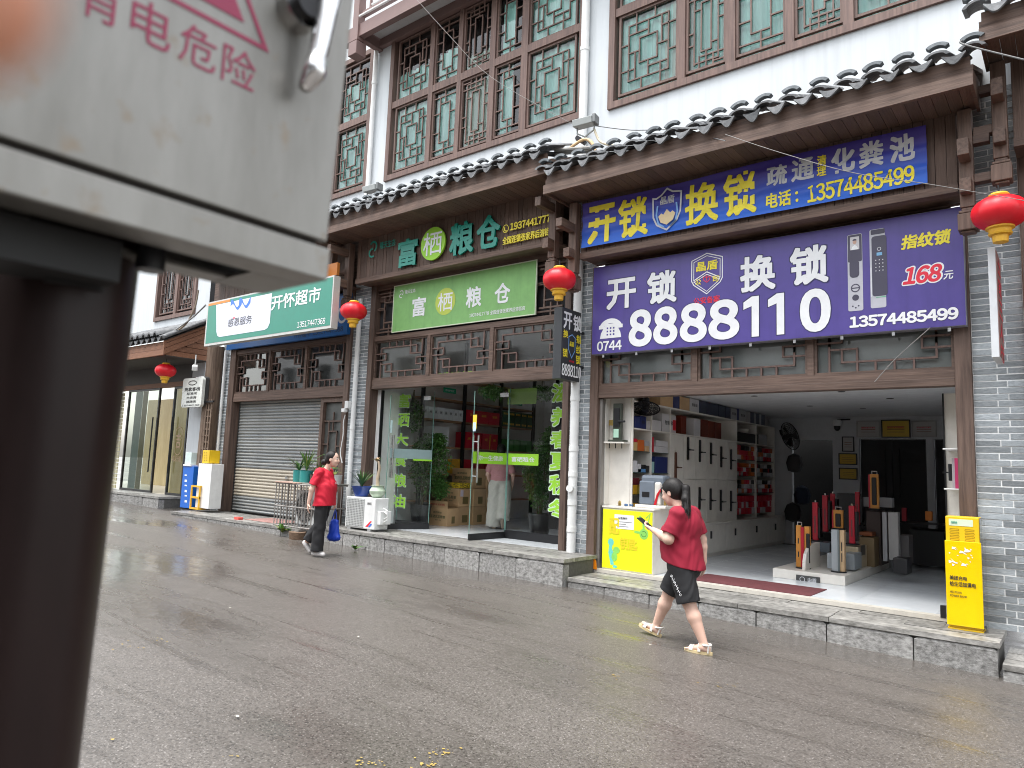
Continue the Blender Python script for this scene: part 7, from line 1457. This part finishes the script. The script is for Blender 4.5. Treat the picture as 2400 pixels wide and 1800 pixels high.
# hair cap, ponytail
hp = lambda x, y, z: q(x, y, z)
hair = [('e', q(-.022, 0, .032), (.108, .092, .108), {'pitch': -.30}), ('e', q(-.052, 0, -.005), (.078, .084, .092)), ('e', q(.085, 0, -.035), (.075, .12, .092), {'sub': True, 'k': .012}), ('e', q(.0, .09, -.012), (.024, .03, .03), {'sub': True, 'k': .006}), ('e', q(.0, -.09, -.012), (.024, .03, .03), {'sub': True, 'k': .006}), ('e', q(-.11, 0, .03), (.026, .022, .024))]
put('hair', sdf_mesh(hair, .004, .02, (-.08, -.15, 1.25), (.32, .15, 1.60)), hair_m, t, W)
b0 = q(-.125, 0, .03); tail = [('c', b0, (b0[0] - .045, .03, b0[2] - .02), .024, .036), ('c', (b0[0] - .045, .03, b0[2] - .02), (b0[0] - .06, .07, b0[2] - .12), .036, .038), ('c', (b0[0] - .06, .07, b0[2] - .12), (b0[0] - .085, .10, b0[2] - .22), .036, .028), ('c', (b0[0] - .085, .10, b0[2] - .22), (b0[0] - .095, .115, b0[2] - .29), .026, .008), ('c', (b0[0] - .06, .08, b0[2] - .17), (b0[0] - .035, .135, b0[2] - .27), .016, .004)]
put('ponytail', sdf_mesh(tail, .004, .02, (-.25, -.05, 1.10), (.10, .20, 1.52)), hair_m, t, W)
strands = MB()
for i in range(40):
    u_ = Vector((rr.uniform(-.03, .03), rr.uniform(-.03, .03), 0)); e_ = Vector((rr.uniform(-.03, .03), rr.uniform(-.02, .04), rr.uniform(-.05, .02))); pts = [Vector(b0) + Vector((-.045, .03, -.02)) + u_, Vector(b0) + Vector((-.062, .07, -.12)) + u_ * 1.1, Vector(b0) + Vector((-.085, .10, -.22)) + u_ + e_ * .4, Vector(b0) + Vector((-.095, .115, -.29)) + u_ * .6 + e_]; strands.tube(pts, [.0025, .003, .0025, .0008], 4)
local(t, 'hair_strands', strands, hair_m, W)
gl = MB()
for y in (.031, -.031): pts = [q(.101, y + .024 * math.cos(a), .010 + .020 * math.sin(a)) for a in np.linspace(0, 2 * math.pi, 19)]; gl.tube(pts, .0014, 5, False); gl.tube([q(.098, y + .022 * (1 if y > 0 else -1), .014), q(.0, .083 * (1 if y > 0 else -1), .008)], .0013, 5)
gl.tube([q(.104, -.008, .012), q(.104, .008, .012)], .0014, 5); local(t, 'glasses', gl, P('glasses_metal', (.2, .18, .17), .3, metal=.7), W)
# sandals
strap = P('white_strap', (.68, .66, .62), .5); sole = P('cream_sole', (.62, .50, .28), .6)
def sandal(heel, toe, yy, lift):
    m_ = MB(); h = Vector((heel[0], yy, heel[1])); e_ = Vector((toe[0], yy, toe[1])); d = (e_ - h); L = d.length; d.normalize(); n = Vector((-d.z, 0, d.x)); pl = []
    for i in range(20): a = 2 * math.pi * i / 20; c_ = math.cos(a); pl.append((L / 2 + (L / 2 + .012) * c_, (.043 + .006 * c_) * math.sin(a) * (1 - .15 * (c_ < 0))))
    vs = [h + d * a + Vector((0, b_, 0)) + n * z_ for z_ in (0, .026) for a, b_ in pl]; m_.add(vs, [tuple(range(19, -1, -1)), tuple(range(20, 40))] + [(i, (i + 1) % 20, (i + 1) % 20 + 20, i + 20) for i in range(20)]); local(t, 'sandal_sole', m_, sole, W)
    def band(s_, hh, w_, nm='sandal_strap', ro=.0):
        b_ = MB(); pts = [h + d * (L * s_ + ro * math.sin(math.pi * j / 10)) + Vector((0, .044 * math.cos(math.pi * j / 10), 0)) + n * (.022 + hh * math.sin(math.pi * j / 10)) for j in range(11)]
        vs = []; 
        for p in pts: vs += [p - d * w_, p + d * w_, p + d * w_ + n * .004 , p - d * w_ + n * .004]
        fs = []
        for j in range(10): fs += [(4 * j + a, 4 * j + (a + 1) % 4, 4 * j + 4 + (a + 1) % 4, 4 * j + 4 + a) for a in range(4)]
        b_.add(vs, fs); local(t, nm, b_, strap, W)
    band(.72, .040, .018); band(.40, .075, .014); ank = h + d * L * .18 + n * .085
    b_ = MB(); pts = [ank + Vector((.040 * math.cos(a), .042 * math.sin(a), 0)) for a in np.linspace(0, 2 * math.pi, 17)]; b_.tube([p + n * 0 for p in pts], .009, 6, False); b_.tube([h + d * L * .08 + Vector((0, .03, 0)) + n * .02, ank + Vector((-.03, .03, 0))], .008, 6); b_.tube([h + d * L * .08 + Vector((0, -.03, 0)) + n * .02, ank + Vector((-.03, -.03, 0))], .008, 6); local(t, 'sandal_strap', b_, strap, W)
    MBk = MB()
    for yy_ in (.012, -.008): MBk.lathe([(.0, .006), (.006, .0), (0, -.002)], tuple(h + d * L * .72 + Vector((0, yy_, 0)) + n * .067), 8)
    local(t, 'strap_button', MBk, black_plastic, W)
sandal((-.315, .0), (-.065, .0), .10, 0); sandal((.292, .022), (.515, .095), -.10, 0)
# phone
ph_ = thing('mobile_phone', 'dark mobile phone held in front of the woman in dark red', 'phone', tuple(W @ Vector((.37, .09, 1.11))))
m_ = MB().obox((.385, .085, 1.125), (.155, .075, .009), rz=-.25, ry=-.50); m_.v = [tuple(W @ Vector(p)) for p in m_.v]; m_.build('phone_body', black_plastic, ph_, bevel=.002)

# ---- older woman in red, seen from the side, walking to the right with a blue bag
gz2 = -1.435; W = Wmat(-8.98, -1.86, gz2, math.radians(30))
t = thing('person', 'older woman with hair bun in bright red T-shirt and black trousers', 'person', (-8.98, -1.86, gz2))
HP, q = head((.115, 0, 1.435), -.05, .98)
shR, shL = (-.02, -.155, 1.235), (.0, .155, 1.235); elR, elL = (-.10, -.20, .98), (.03, .20, .99); wrR, wrL = (-.135, -.20, .775), (.10, .21, .79)
hiR, hiL = (.02, -.08, .80), (.02, .08, .80); knR, knL = (.01, -.085, .43), (-.06, .085, .45); anR, anL = (-.01, -.085, .085), (-.235, .085, .20)
body = HP + [('c', (.01, 0, 1.24), (.07, 0, 1.36), .052, .046), ('e', (.02, 0, 1.13), (.10, .135, .15)), ('e', (.05, 0, .95), (.12, .14, .15)), ('e', (.01, 0, .83), (.12, .15, .10)), ('c', (0, .05, 1.25), shL, .048, .048), ('c', (0, -.05, 1.25), shR, .048, .048),
    ('c', shR, elR, .046, .038), ('c', elR, wrR, .037, .025), ('c', shL, elL, .046, .038), ('c', elL, wrL, .037, .025), ('c', hiR, knR, .075, .055), ('c', knR, anR, .052, .036), ('c', hiL, knL, .075, .055), ('c', knL, anL, .052, .036),
    ('c', (-.03, -.085, .05), (.0, -.085, .055), .03, .034), ('c', (0, -.085, .05), (.10, -.09, .028), .032, .02), ('c', anL, (-.255, .085, .15), .03, .03), ('c', (-.255, .085, .15), (-.19, .085, .06), .03, .022)]
body += hand_prims(wrR, (-.05, .0, -1), (.7, .5, 0), curl=.55, thumb=1) + hand_prims(wrL, (.15, .0, -1), (-.6, -.5, 0), curl=1.3, thumb=-1)
put('body', sdf_mesh(body, .006, .02, (-.34, -.30, -.01), (.32, .32, 1.60)), skin, t, W); face_bits(t, q, W, .98)
hair = [('e', q(-.020, 0, .030), (.096, .083, .097)), ('e', q(-.045, 0, -.015), (.068, .076, .075)), ('e', q(.085, 0, -.035), (.078, .12, .105), {'sub': True, 'k': .012}), ('e', q(.0, .09, -.012), (.024, .03, .03), {'sub': True, 'k': .006}), ('e', q(.0, -.09, -.012), (.024, .03, .03), {'sub': True, 'k': .006}), ('e', q(-.132, 0, -.055), (.050, .050, .048), {'k': .012})]
put('hair', sdf_mesh(hair, .0045, .018, (-.14, -.14, 1.25), (.28, .14, 1.62)), hair_m, t, W)
red2 = M('bright_red_knit', (.52, .006, .025), .75, col2=(.62, .012, .04), vs=3, bump=.2, bs=260, dist=.001)
shirt = [('e', (.02, 0, 1.14), (.125, .160, .155)), ('e', (.055, 0, 1.04), (.140, .16, .14)), ('c', (.045, 0, 1.0), (.025, 0, .70), .142, .152, {'sq': (1.05, 1.34)}), ('c', (0, .04, 1.26), shL, .052, .062), ('c', (0, -.04, 1.26), shR, .052, .062), ('c', shR, elR, .064, .070, {'cut': [(lerp(shR, elR, .75), sub(elR, shR))]}), ('c', shL, elL, .064, .070, {'cut': [(lerp(shL, elL, .75), sub(elL, shL))]}), ('c', (.03, 0, 1.29), (.07, 0, 1.38), .06, .06, {'sub': True, 'k': .01})]
put('shirt', sdf_mesh(shirt, .007, .03, (-.25, -.32, .68), (.28, .32, 1.36), clips=[((0, 0, .735), (.06, 0, -1))], noise=.0045), red2, t, W)
tr_ = [('e', (.02, 0, .84), (.135, .16, .12)), ('c', hiR, knR, .10, .088), ('c', knR, (-.01, -.085, .02), .088, .095, {'cut': [((0, 0, .075), (0, 0, -1))]}), ('c', hiL, knL, .10, .085), ('c', knL, (-.285, .085, .10), .085, .09, {'cut': [((-.20, .085, .19), (-.6, 0, -1))]})]
put('trousers', sdf_mesh(tr_, .007, .025, (-.40, -.24, .04), (.22, .24, .96), noise=.004), short_m, t, W)
mk = MB(); text('x', 'Daily', (.185, -.085, 1.055), (.012, .13, 0), (.0, 0, .05), pw, None, bold=.03, build=False, mb=mk, slant=.2, top=.025); local(t, 'lettering', mk, pw, W, False)
shoe = P('pale_canvas_shoe', (.58, .56, .55), .6)
put('shoe', sdf_mesh([('c', (-.045, -.085, .04), (.0, -.085, .042), .04, .042), ('c', (0, -.085, .040), (.10, -.09, .030), .040, .034, {'sq': (1, 1.15)}), ('c', (-.01, -.085, .10), (-.01, -.085, .075), .05, .038, {'sub': True, 'k': .006})], .006, .015, (-.12, -.18, -.01), (.18, .0, .12), clips=[((0, 0, .003), (0, 0, -1))]), shoe, t, W)
put('shoe', sdf_mesh([('c', (-.275, .085, .165), (-.255, .085, .14), .04, .04), ('c', (-.255, .085, .14), (-.185, .085, .045), .038, .034, {'sq': (1, 1.15)})], .006, .015, (-.36, .0, -.01), (-.10, .18, .24)), shoe, t, W)
bg_ = thing('handbag', 'bright blue cloth bag hanging from the hand of the older woman', 'bag', tuple(W @ Vector((.13, .2, .3))))
m_ = sdf_mesh([('e', (.125, .20, .36), (.085, .055, .16)), ('c', (.075, .2, .26), (.18, .2, .26), .055, .055), ('c', (.09, .2, .50), (.16, .2, .50), .03, .03)], .008, .03, (-.02, .08, .12), (.28, .32, .60), noise=.006); put('bag_body', m_, P('royal_blue_cloth', (.01, .05, .45), .5), bg_, W)
hd = MB().tube([(.09, .2, .50), (.11, .205, .62), (.125, .21, .68), (.14, .205, .62), (.16, .2, .50)], .008, 6); local(bg_, 'bag_handle', hd, P('royal_blue_cloth', (.01, .05, .45), .5), W)

# ---- woman in the grain shop, seen from behind
gz3 = -1.17; W = Wmat(-8.55, 1.80, gz3, math.radians(127))
t = thing('person', 'woman in pink T-shirt and loose pale trousers walking into the grain shop', 'person', (-8.55, 1.80, gz3))
HP, q = head((.07, 0, 1.45), -.25, .97)
shR, shL = (0, -.165, 1.25), (0, .165, 1.25); elR, elL = (-.02, -.24, 1.0), (.0, .235, 1.0); wrR, wrL = (.10, -.235, .82), (.12, .20, .86)
body = HP + [('c', (.0, 0, 1.26), (.04, 0, 1.37), .05, .045), ('e', (.0, 0, 1.13), (.10, .14, .15)), ('e', (.02, 0, .95), (.11, .14, .15)), ('c', (0, .05, 1.26), shL, .05, .05), ('c', (0, -.05, 1.26), shR, .05, .05), ('c', shR, elR, .046, .04), ('c', elR, wrR, .038, .026), ('c', shL, elL, .046, .04), ('c', elL, wrL, .038, .026), ('c', (0, .08, .8), (.02, .08, .1), .07, .04), ('c', (0, -.08, .8), (-.10, -.08, .2), .07, .04), ('c', (-.1, -.08, .16), (-.04, -.08, .06), .035, .03), ('c', (0, .08, .05), (.1, .08, .03), .035, .025)]
body += hand_prims(wrR, (.35, .1, -.9), (0, 1, 0), curl=.5, thumb=1) + hand_prims(wrL, (.4, -.1, -.85), (0, -1, 0), curl=.5, thumb=-1)
put('body', sdf_mesh(body, .008, .02, (-.22, -.36, -.01), (.32, .36, 1.62)), skin, t, W); face_bits(t, q, W, .97)
hair = [('e', q(-.02, 0, .032), (.098, .086, .10)), ('e', q(-.05, 0, -.02), (.075, .08, .085)), ('e', q(.085, 0, -.035), (.07, .12, .10), {'sub': True, 'k': .012})]
put('hair', sdf_mesh(hair, .006, .02, (-.15, -.14, 1.25), (.24, .14, 1.64)), hair_m, t, W)
shirt = [('e', (.0, 0, 1.13), (.125, .175, .16)), ('e', (.01, 0, .98), (.14, .18, .16)), ('e', (.01, 0, .90), (.14, .175, .12)), ('c', (0, .05, 1.27), shL, .05, .064), ('c', (0, -.05, 1.27), shR, .05, .064), ('c', shR, elR, .064, .066, {'cut': [(lerp(shR, elR, .85), sub(elR, shR))]}), ('c', shL, elL, .064, .066, {'cut': [(lerp(shL, elL, .85), sub(elL, shL))]})]
put('shirt', sdf_mesh(shirt, .009, .03, (-.22, -.34, .78), (.24, .34, 1.36), clips=[((0, 0, .86), (0, 0, -1))], noise=.003), M('dusty_pink_knit', (.52, .25, .26), .8, var=.08), t, W)
tr_ = [('e', (.0, 0, .86), (.135, .175, .10)), ('c', (0, .085, .80), (.02, .10, .05), .125, .135, {'cut': [((0, 0, .045), (0, 0, -1))]}), ('c', (0, -.085, .80), (-.04, -.10, .42), .125, .12), ('c', (-.04, -.10, .42), (-.13, -.09, .16), .12, .115, {'cut': [((-.1, -.09, .17), (-.4, 0, -1))]})]
put('trousers', sdf_mesh(tr_, .009, .03, (-.28, -.30, .03), (.24, .30, 1.0), noise=.005), M('pale_linen', (.55, .54, .48), .85, var=.06), t, W)
put('shoe', sdf_mesh([('c', (-.12, -.08, .17), (-.10, -.08, .14), .038, .038), ('c', (-.10, -.08, .14), (-.03, -.08, .04), .036, .03)], .008, .015, (-.2, -.15, -.01), (.05, 0, .25)), P('beige_shoe', (.45, .36, .28)), t, W)
put('shoe', sdf_mesh([('c', (-.03, .08, .04), (.1, .08, .035), .042, .036)], .008, .015, (-.1, 0, -.01), (.18, .16, .12)), P('beige_shoe', (.45, .36, .28)), t, W)

# ================================================================ foreground: switch cabinet on its pole, fingertip over the lens
stain = M('brushed_cabinet_steel', (.175, .168, .152), .42, metal=.75, col2=(.285, .277, .258), vs=5, st=(1, 2.2, .5), edge=(.3, .7), bump=.12, bs=30)
def add_stains(mt):
    t_ = mt.node_tree; N = t_.nodes; L = t_.links; b = N['Principled BSDF']; src = b.inputs['Base Color'].links[0].from_socket; tc = N.new('ShaderNodeTexCoord')
    n = N.new('ShaderNodeTexNoise'); n.inputs['Scale'].default_value = 38; n.inputs['Detail'].default_value = 4; L.new(tc.outputs['Object'], n.inputs['Vector']); r = N.new('ShaderNodeMapRange'); r.inputs[1].default_value = .62; r.inputs[2].default_value = .74; r.inputs[4].default_value = .55; L.new(n.outputs['Fac'], r.inputs[0])
    mx_ = N.new('ShaderNodeMix'); mx_.data_type = 'RGBA'; L.new(r.outputs[0], mx_.inputs[0]); L.new(src, mx_.inputs[6]); mx_.inputs[7].default_value = (.20, .15, .10, 1); L.new(mx_.outputs[2], b.inputs['Base Color'])
add_stains(stain)
t = thing('switch_cabinet', 'out of focus steel switch cabinet with red warning print at the upper left', 'switch cabinet', (-.70, -8.5, .2))
XD = -.612
def sl(y_, z): return y_ + .045 * (z - .2)
def slab(name, x0, x1, y0, y1, z0, z1, mat, bev=.0015):
    m_ = MB(); m_.add([(x0, y0, z0), (x1, y0, z0), (x1, y1 + .045 * (z0 - .2), z0), (x0, y1 + .045 * (z0 - .2), z0), (x0, y0, z1), (x1, y0, z1), (x1, y1 + .045 * (z1 - .2), z1), (x0, y1 + .045 * (z1 - .2), z1)], [(0, 3, 2, 1), (4, 5, 6, 7), (0, 1, 5, 4), (1, 2, 6, 5), (2, 3, 7, 6), (3, 0, 4, 7)]); return m_.build(name, mat, t, bevel=bev)
slab('body', -.735, XD - .012, -8.80, -8.158, .235, .85, stain); slab('door', XD - .011, XD, -8.79, -8.158, .2265, .84, stain, .002)
slab('lower_lip', XD - .03, XD - .0005, -8.80, -8.152, .186, .2205, stain, .002); slab('inner_gap', XD - .05, XD - .010, -8.79, -8.165, .2, .2345, P('gap_grey', (.09, .085, .08), .6), 0)
slab('bottom_rim', -.655, XD - .031, -8.80, -8.152, .187, .191, stain, 0); slab('bottom_rim', -.735, -.656, -8.214, -8.152, .187, .191, stain, 0); slab('bottom_rim', -.735, -.702, -8.80, -8.215, .187, .191, stain, 0); slab('side_skirt', -.735, -.732, -8.80, -8.152, .192, .234, stain, 0); slab('side_skirt', -.731, XD - .031, -8.156, -8.152, .192, .234, stain, 0)
dr = P('dark_red_paint', (.28, .02, .07), .5)
for ch, y_ in (('有', -8.394), ('电', -8.352), ('危', -8.310), ('险', -8.270)): text('lettering', ch, (XD, y_ - .0175, .347), (0, .034, 0), (0, 0, .038), dr, t, bold=0, top=.0008)
m_ = MB()
for w_, inset in ((.0045, 0), (.015, .022)):
    pts = [(-8.44 + inset * 1.7, .398 + inset), (-8.245 - inset * 1.7, .398 + inset), (-8.3425, .566 - inset * 2)]; vs, fs = stroke2(pts, w_, True); m_.add([(XD + .0008 + inset * .002, a, b_) for a, b_ in vs], fs)
m_.build('warning_triangle', dr, t)
chrome = P('chrome', (.7, .7, .7), .12, metal=1.)
hd = MB().tube([(XD, -8.215, .455), (XD + .016, -8.215, .455)], [.024, .021], 24); hd.build('handle_rosette', chrome, t, smooth=True); MB().tube([(XD + .016, -8.215, .455), (XD + .026, -8.215, .455)], .015, 20).build('handle_hub', dark_metal, t, smooth=True)
put('door_handle', sdf_mesh([('c', (XD + .034, -8.184, .56), (XD + .027, -8.206, .385), .0135, .0095), ('c', (XD + .027, -8.206, .385), (XD + .019, -8.209, .372), .0098, .0085)], .0025, .01, (XD - .01, -8.25, .34), (XD + .06, -8.15, .6)), chrome, t, Matrix.Identity(4))
def mk_slab(name, x0, x1, y0, y1, z0, z1, mat): return MB().box(x0, x1, y0, y1, z0, z1).build(name, mat, t)
# gland tube and bracket below
MB().tube([(-.69, -8.30, .215), (-.69, -8.30, .172)], .013, 14).build('cable_gland', black_plastic, t, smooth=True)
mk_slab('mounting_plate', -.731, -.668, -8.79, -8.335, .150, .1865, P('black_bracket', (.006, .006, .006), .6)); by_, bz_ = onX(190, 622, -.70); mk_slab('bracket', -.735, -.703, by_ - .022, by_ + .024, bz_ - .018, .149, P('black_bracket', (.006, .006, .006), .6)); MB().tube([(-.704, by_, bz_), (-.697, by_, bz_)], .008, 12).build('bolt', P('brass_bolt', (.25, .20, .10), .4, metal=.8), t)
px = -.775; rad = .064
def pole_c(u, v):
    d_ = ray(u, v); z_ = d_[2] * ((px + .02) / d_[0]); h_ = Vector((d_[0], d_[1])).normalized(); nl = Vector((-h_.y, h_.x)); k_ = (px - rad * nl.x) / h_.x; return Vector((px, -8.6 + h_.y * k_ + nl.y * rad, z_))
c1, c2 = pole_c(325, 640), pole_c(185, 1800); gr_ = (c2 - c1) / (c2.z - c1.z); p_at = lambda z_: c1 + gr_ * (z_ - c1.z)
tp = thing('steel_pole', 'dark brown round pole out of focus at the left edge, carrying the cabinet', 'pole', tuple(p_at(zg(px))))
pm = M('brown_pole_paint', (.012, .006, .0055), .36, col2=(.020, .010, .009), vs=9, st=(1, 1, .3), bump=.15, bs=30, spec=.22)
MB().tube([tuple(p_at(zg(px) - .05)), tuple(p_at(.30))], rad, 48).build('tube', pm, tp, smooth=True)

# fingertip almost touching the lens, top left
fp = lambda u, v, dist: tuple(CAM + CR @ np.array([(u - 1200) / FPX * dist, (v - 900) / FPX * dist, dist]))
tip, mid_, base_ = fp(-125, -35, .050), fp(-420, -240, .058), fp(-900, -560, .075)
fg = thing('fingertip', 'very blurred orange fingertip of the photographer in the upper left corner', 'finger', tip)
fs_ = M('finger_skin', (.62, .27, .17), .5, col2=(.68, .31, .20), vs=60)
ctr = np.array(tip); a_, b_, c_ = np.array(tip) - ctr, np.array(mid_) - ctr, np.array(base_) - ctr
put('finger_skin', sdf_mesh([('c', tuple(a_), tuple(b_), .0065, .0080), ('c', tuple(b_), tuple(c_), .0080, .0085)], .0012, .006, tuple(np.minimum(np.minimum(a_, b_), c_) - .014), tuple(np.maximum(np.maximum(a_, b_), c_) + .014)), fs_, fg, Matrix.Translation(tip))

# ================================================================ litter and loose marks on the road
rr = random.Random(12); m_ = MB()
for (u, v, s_) in ((557, 1679, .02), (1365, 1375, .02), (1524, 1511, .015), (1650, 1500, .015), (540, 1425, .015), (840, 1492, .018), (1580, 1376, .012)):
    x_, y_ = onZ(u, v, -1.62); z_ = zg(x_) + .006; x_, y_ = onZ(u, v, z_); pts = [(x_ + s_ * rr.uniform(.6, 1.3) * math.cos(a), y_ + .6 * s_ * rr.uniform(.6, 1.2) * math.sin(a), z_ + .004 * rr.random()) for a in np.linspace(0, 2 * math.pi, 7)[:-1]]; m_.add(pts, [tuple(range(6))])
stuff(tag(m_.build('litter', P('pale_litter', (.6, .58, .5))), 'pale leaf and paper scraps scattered on the road', 'litter'))
m_ = MB()
for (u, v, su, n_) in ((870, 1784, 22, 22), (1000, 1792, 18, 14), (1040, 1762, 20, 16), (1440, 1585, 12, 12), (300, 1510, 26, 8), (375, 1496, 10, 6), (262, 1731, 4, 3), (540, 1770, 10, 4), (1690, 1608, 26, 10)):
    for i in range(n_):
        uu, vv = u + rr.gauss(0, su), v + rr.gauss(0, su * .28); x_, y_ = onZ(uu, vv, -1.64); z_ = zg(x_) + .004 + .00003 * i; x_, y_ = onZ(uu, vv, z_); s_ = rr.uniform(.003, .013); pts = [(x_ + s_ * rr.uniform(.5, 1.3) * math.cos(a), y_ + .7 * s_ * rr.uniform(.5, 1.3) * math.sin(a), z_) for a in np.linspace(0, 2 * math.pi, 8)[:-1]]; m_.add(pts, [tuple(range(7))])
o = m_.build('paint_flecks', M('worn_yellow_paint', (.34, .24, .06), .8, var=.3, vs=40)); tag(o, 'worn yellow paint flecks on the asphalt', 'road marking'); stuff(o)
m_ = MB(); polyY(m_, [(-5.22, -1.34), (-5.30, -1.33), (-5.33, -1.25), (-5.29, -1.19), (-5.25, -1.18)], -.052)
tag(MB().prism([(-5.44, -1.36), (-5.255, -1.36), (-5.27, -1.24), (-5.33, -1.20), (-5.38, -1.22), (-5.43, -1.27)], -.0535, -.0515).build('paint_splash', P('orange_spray', (.85, .25, .0), .6)), 'orange spray paint at the foot of the left lock shop post', 'paint mark')
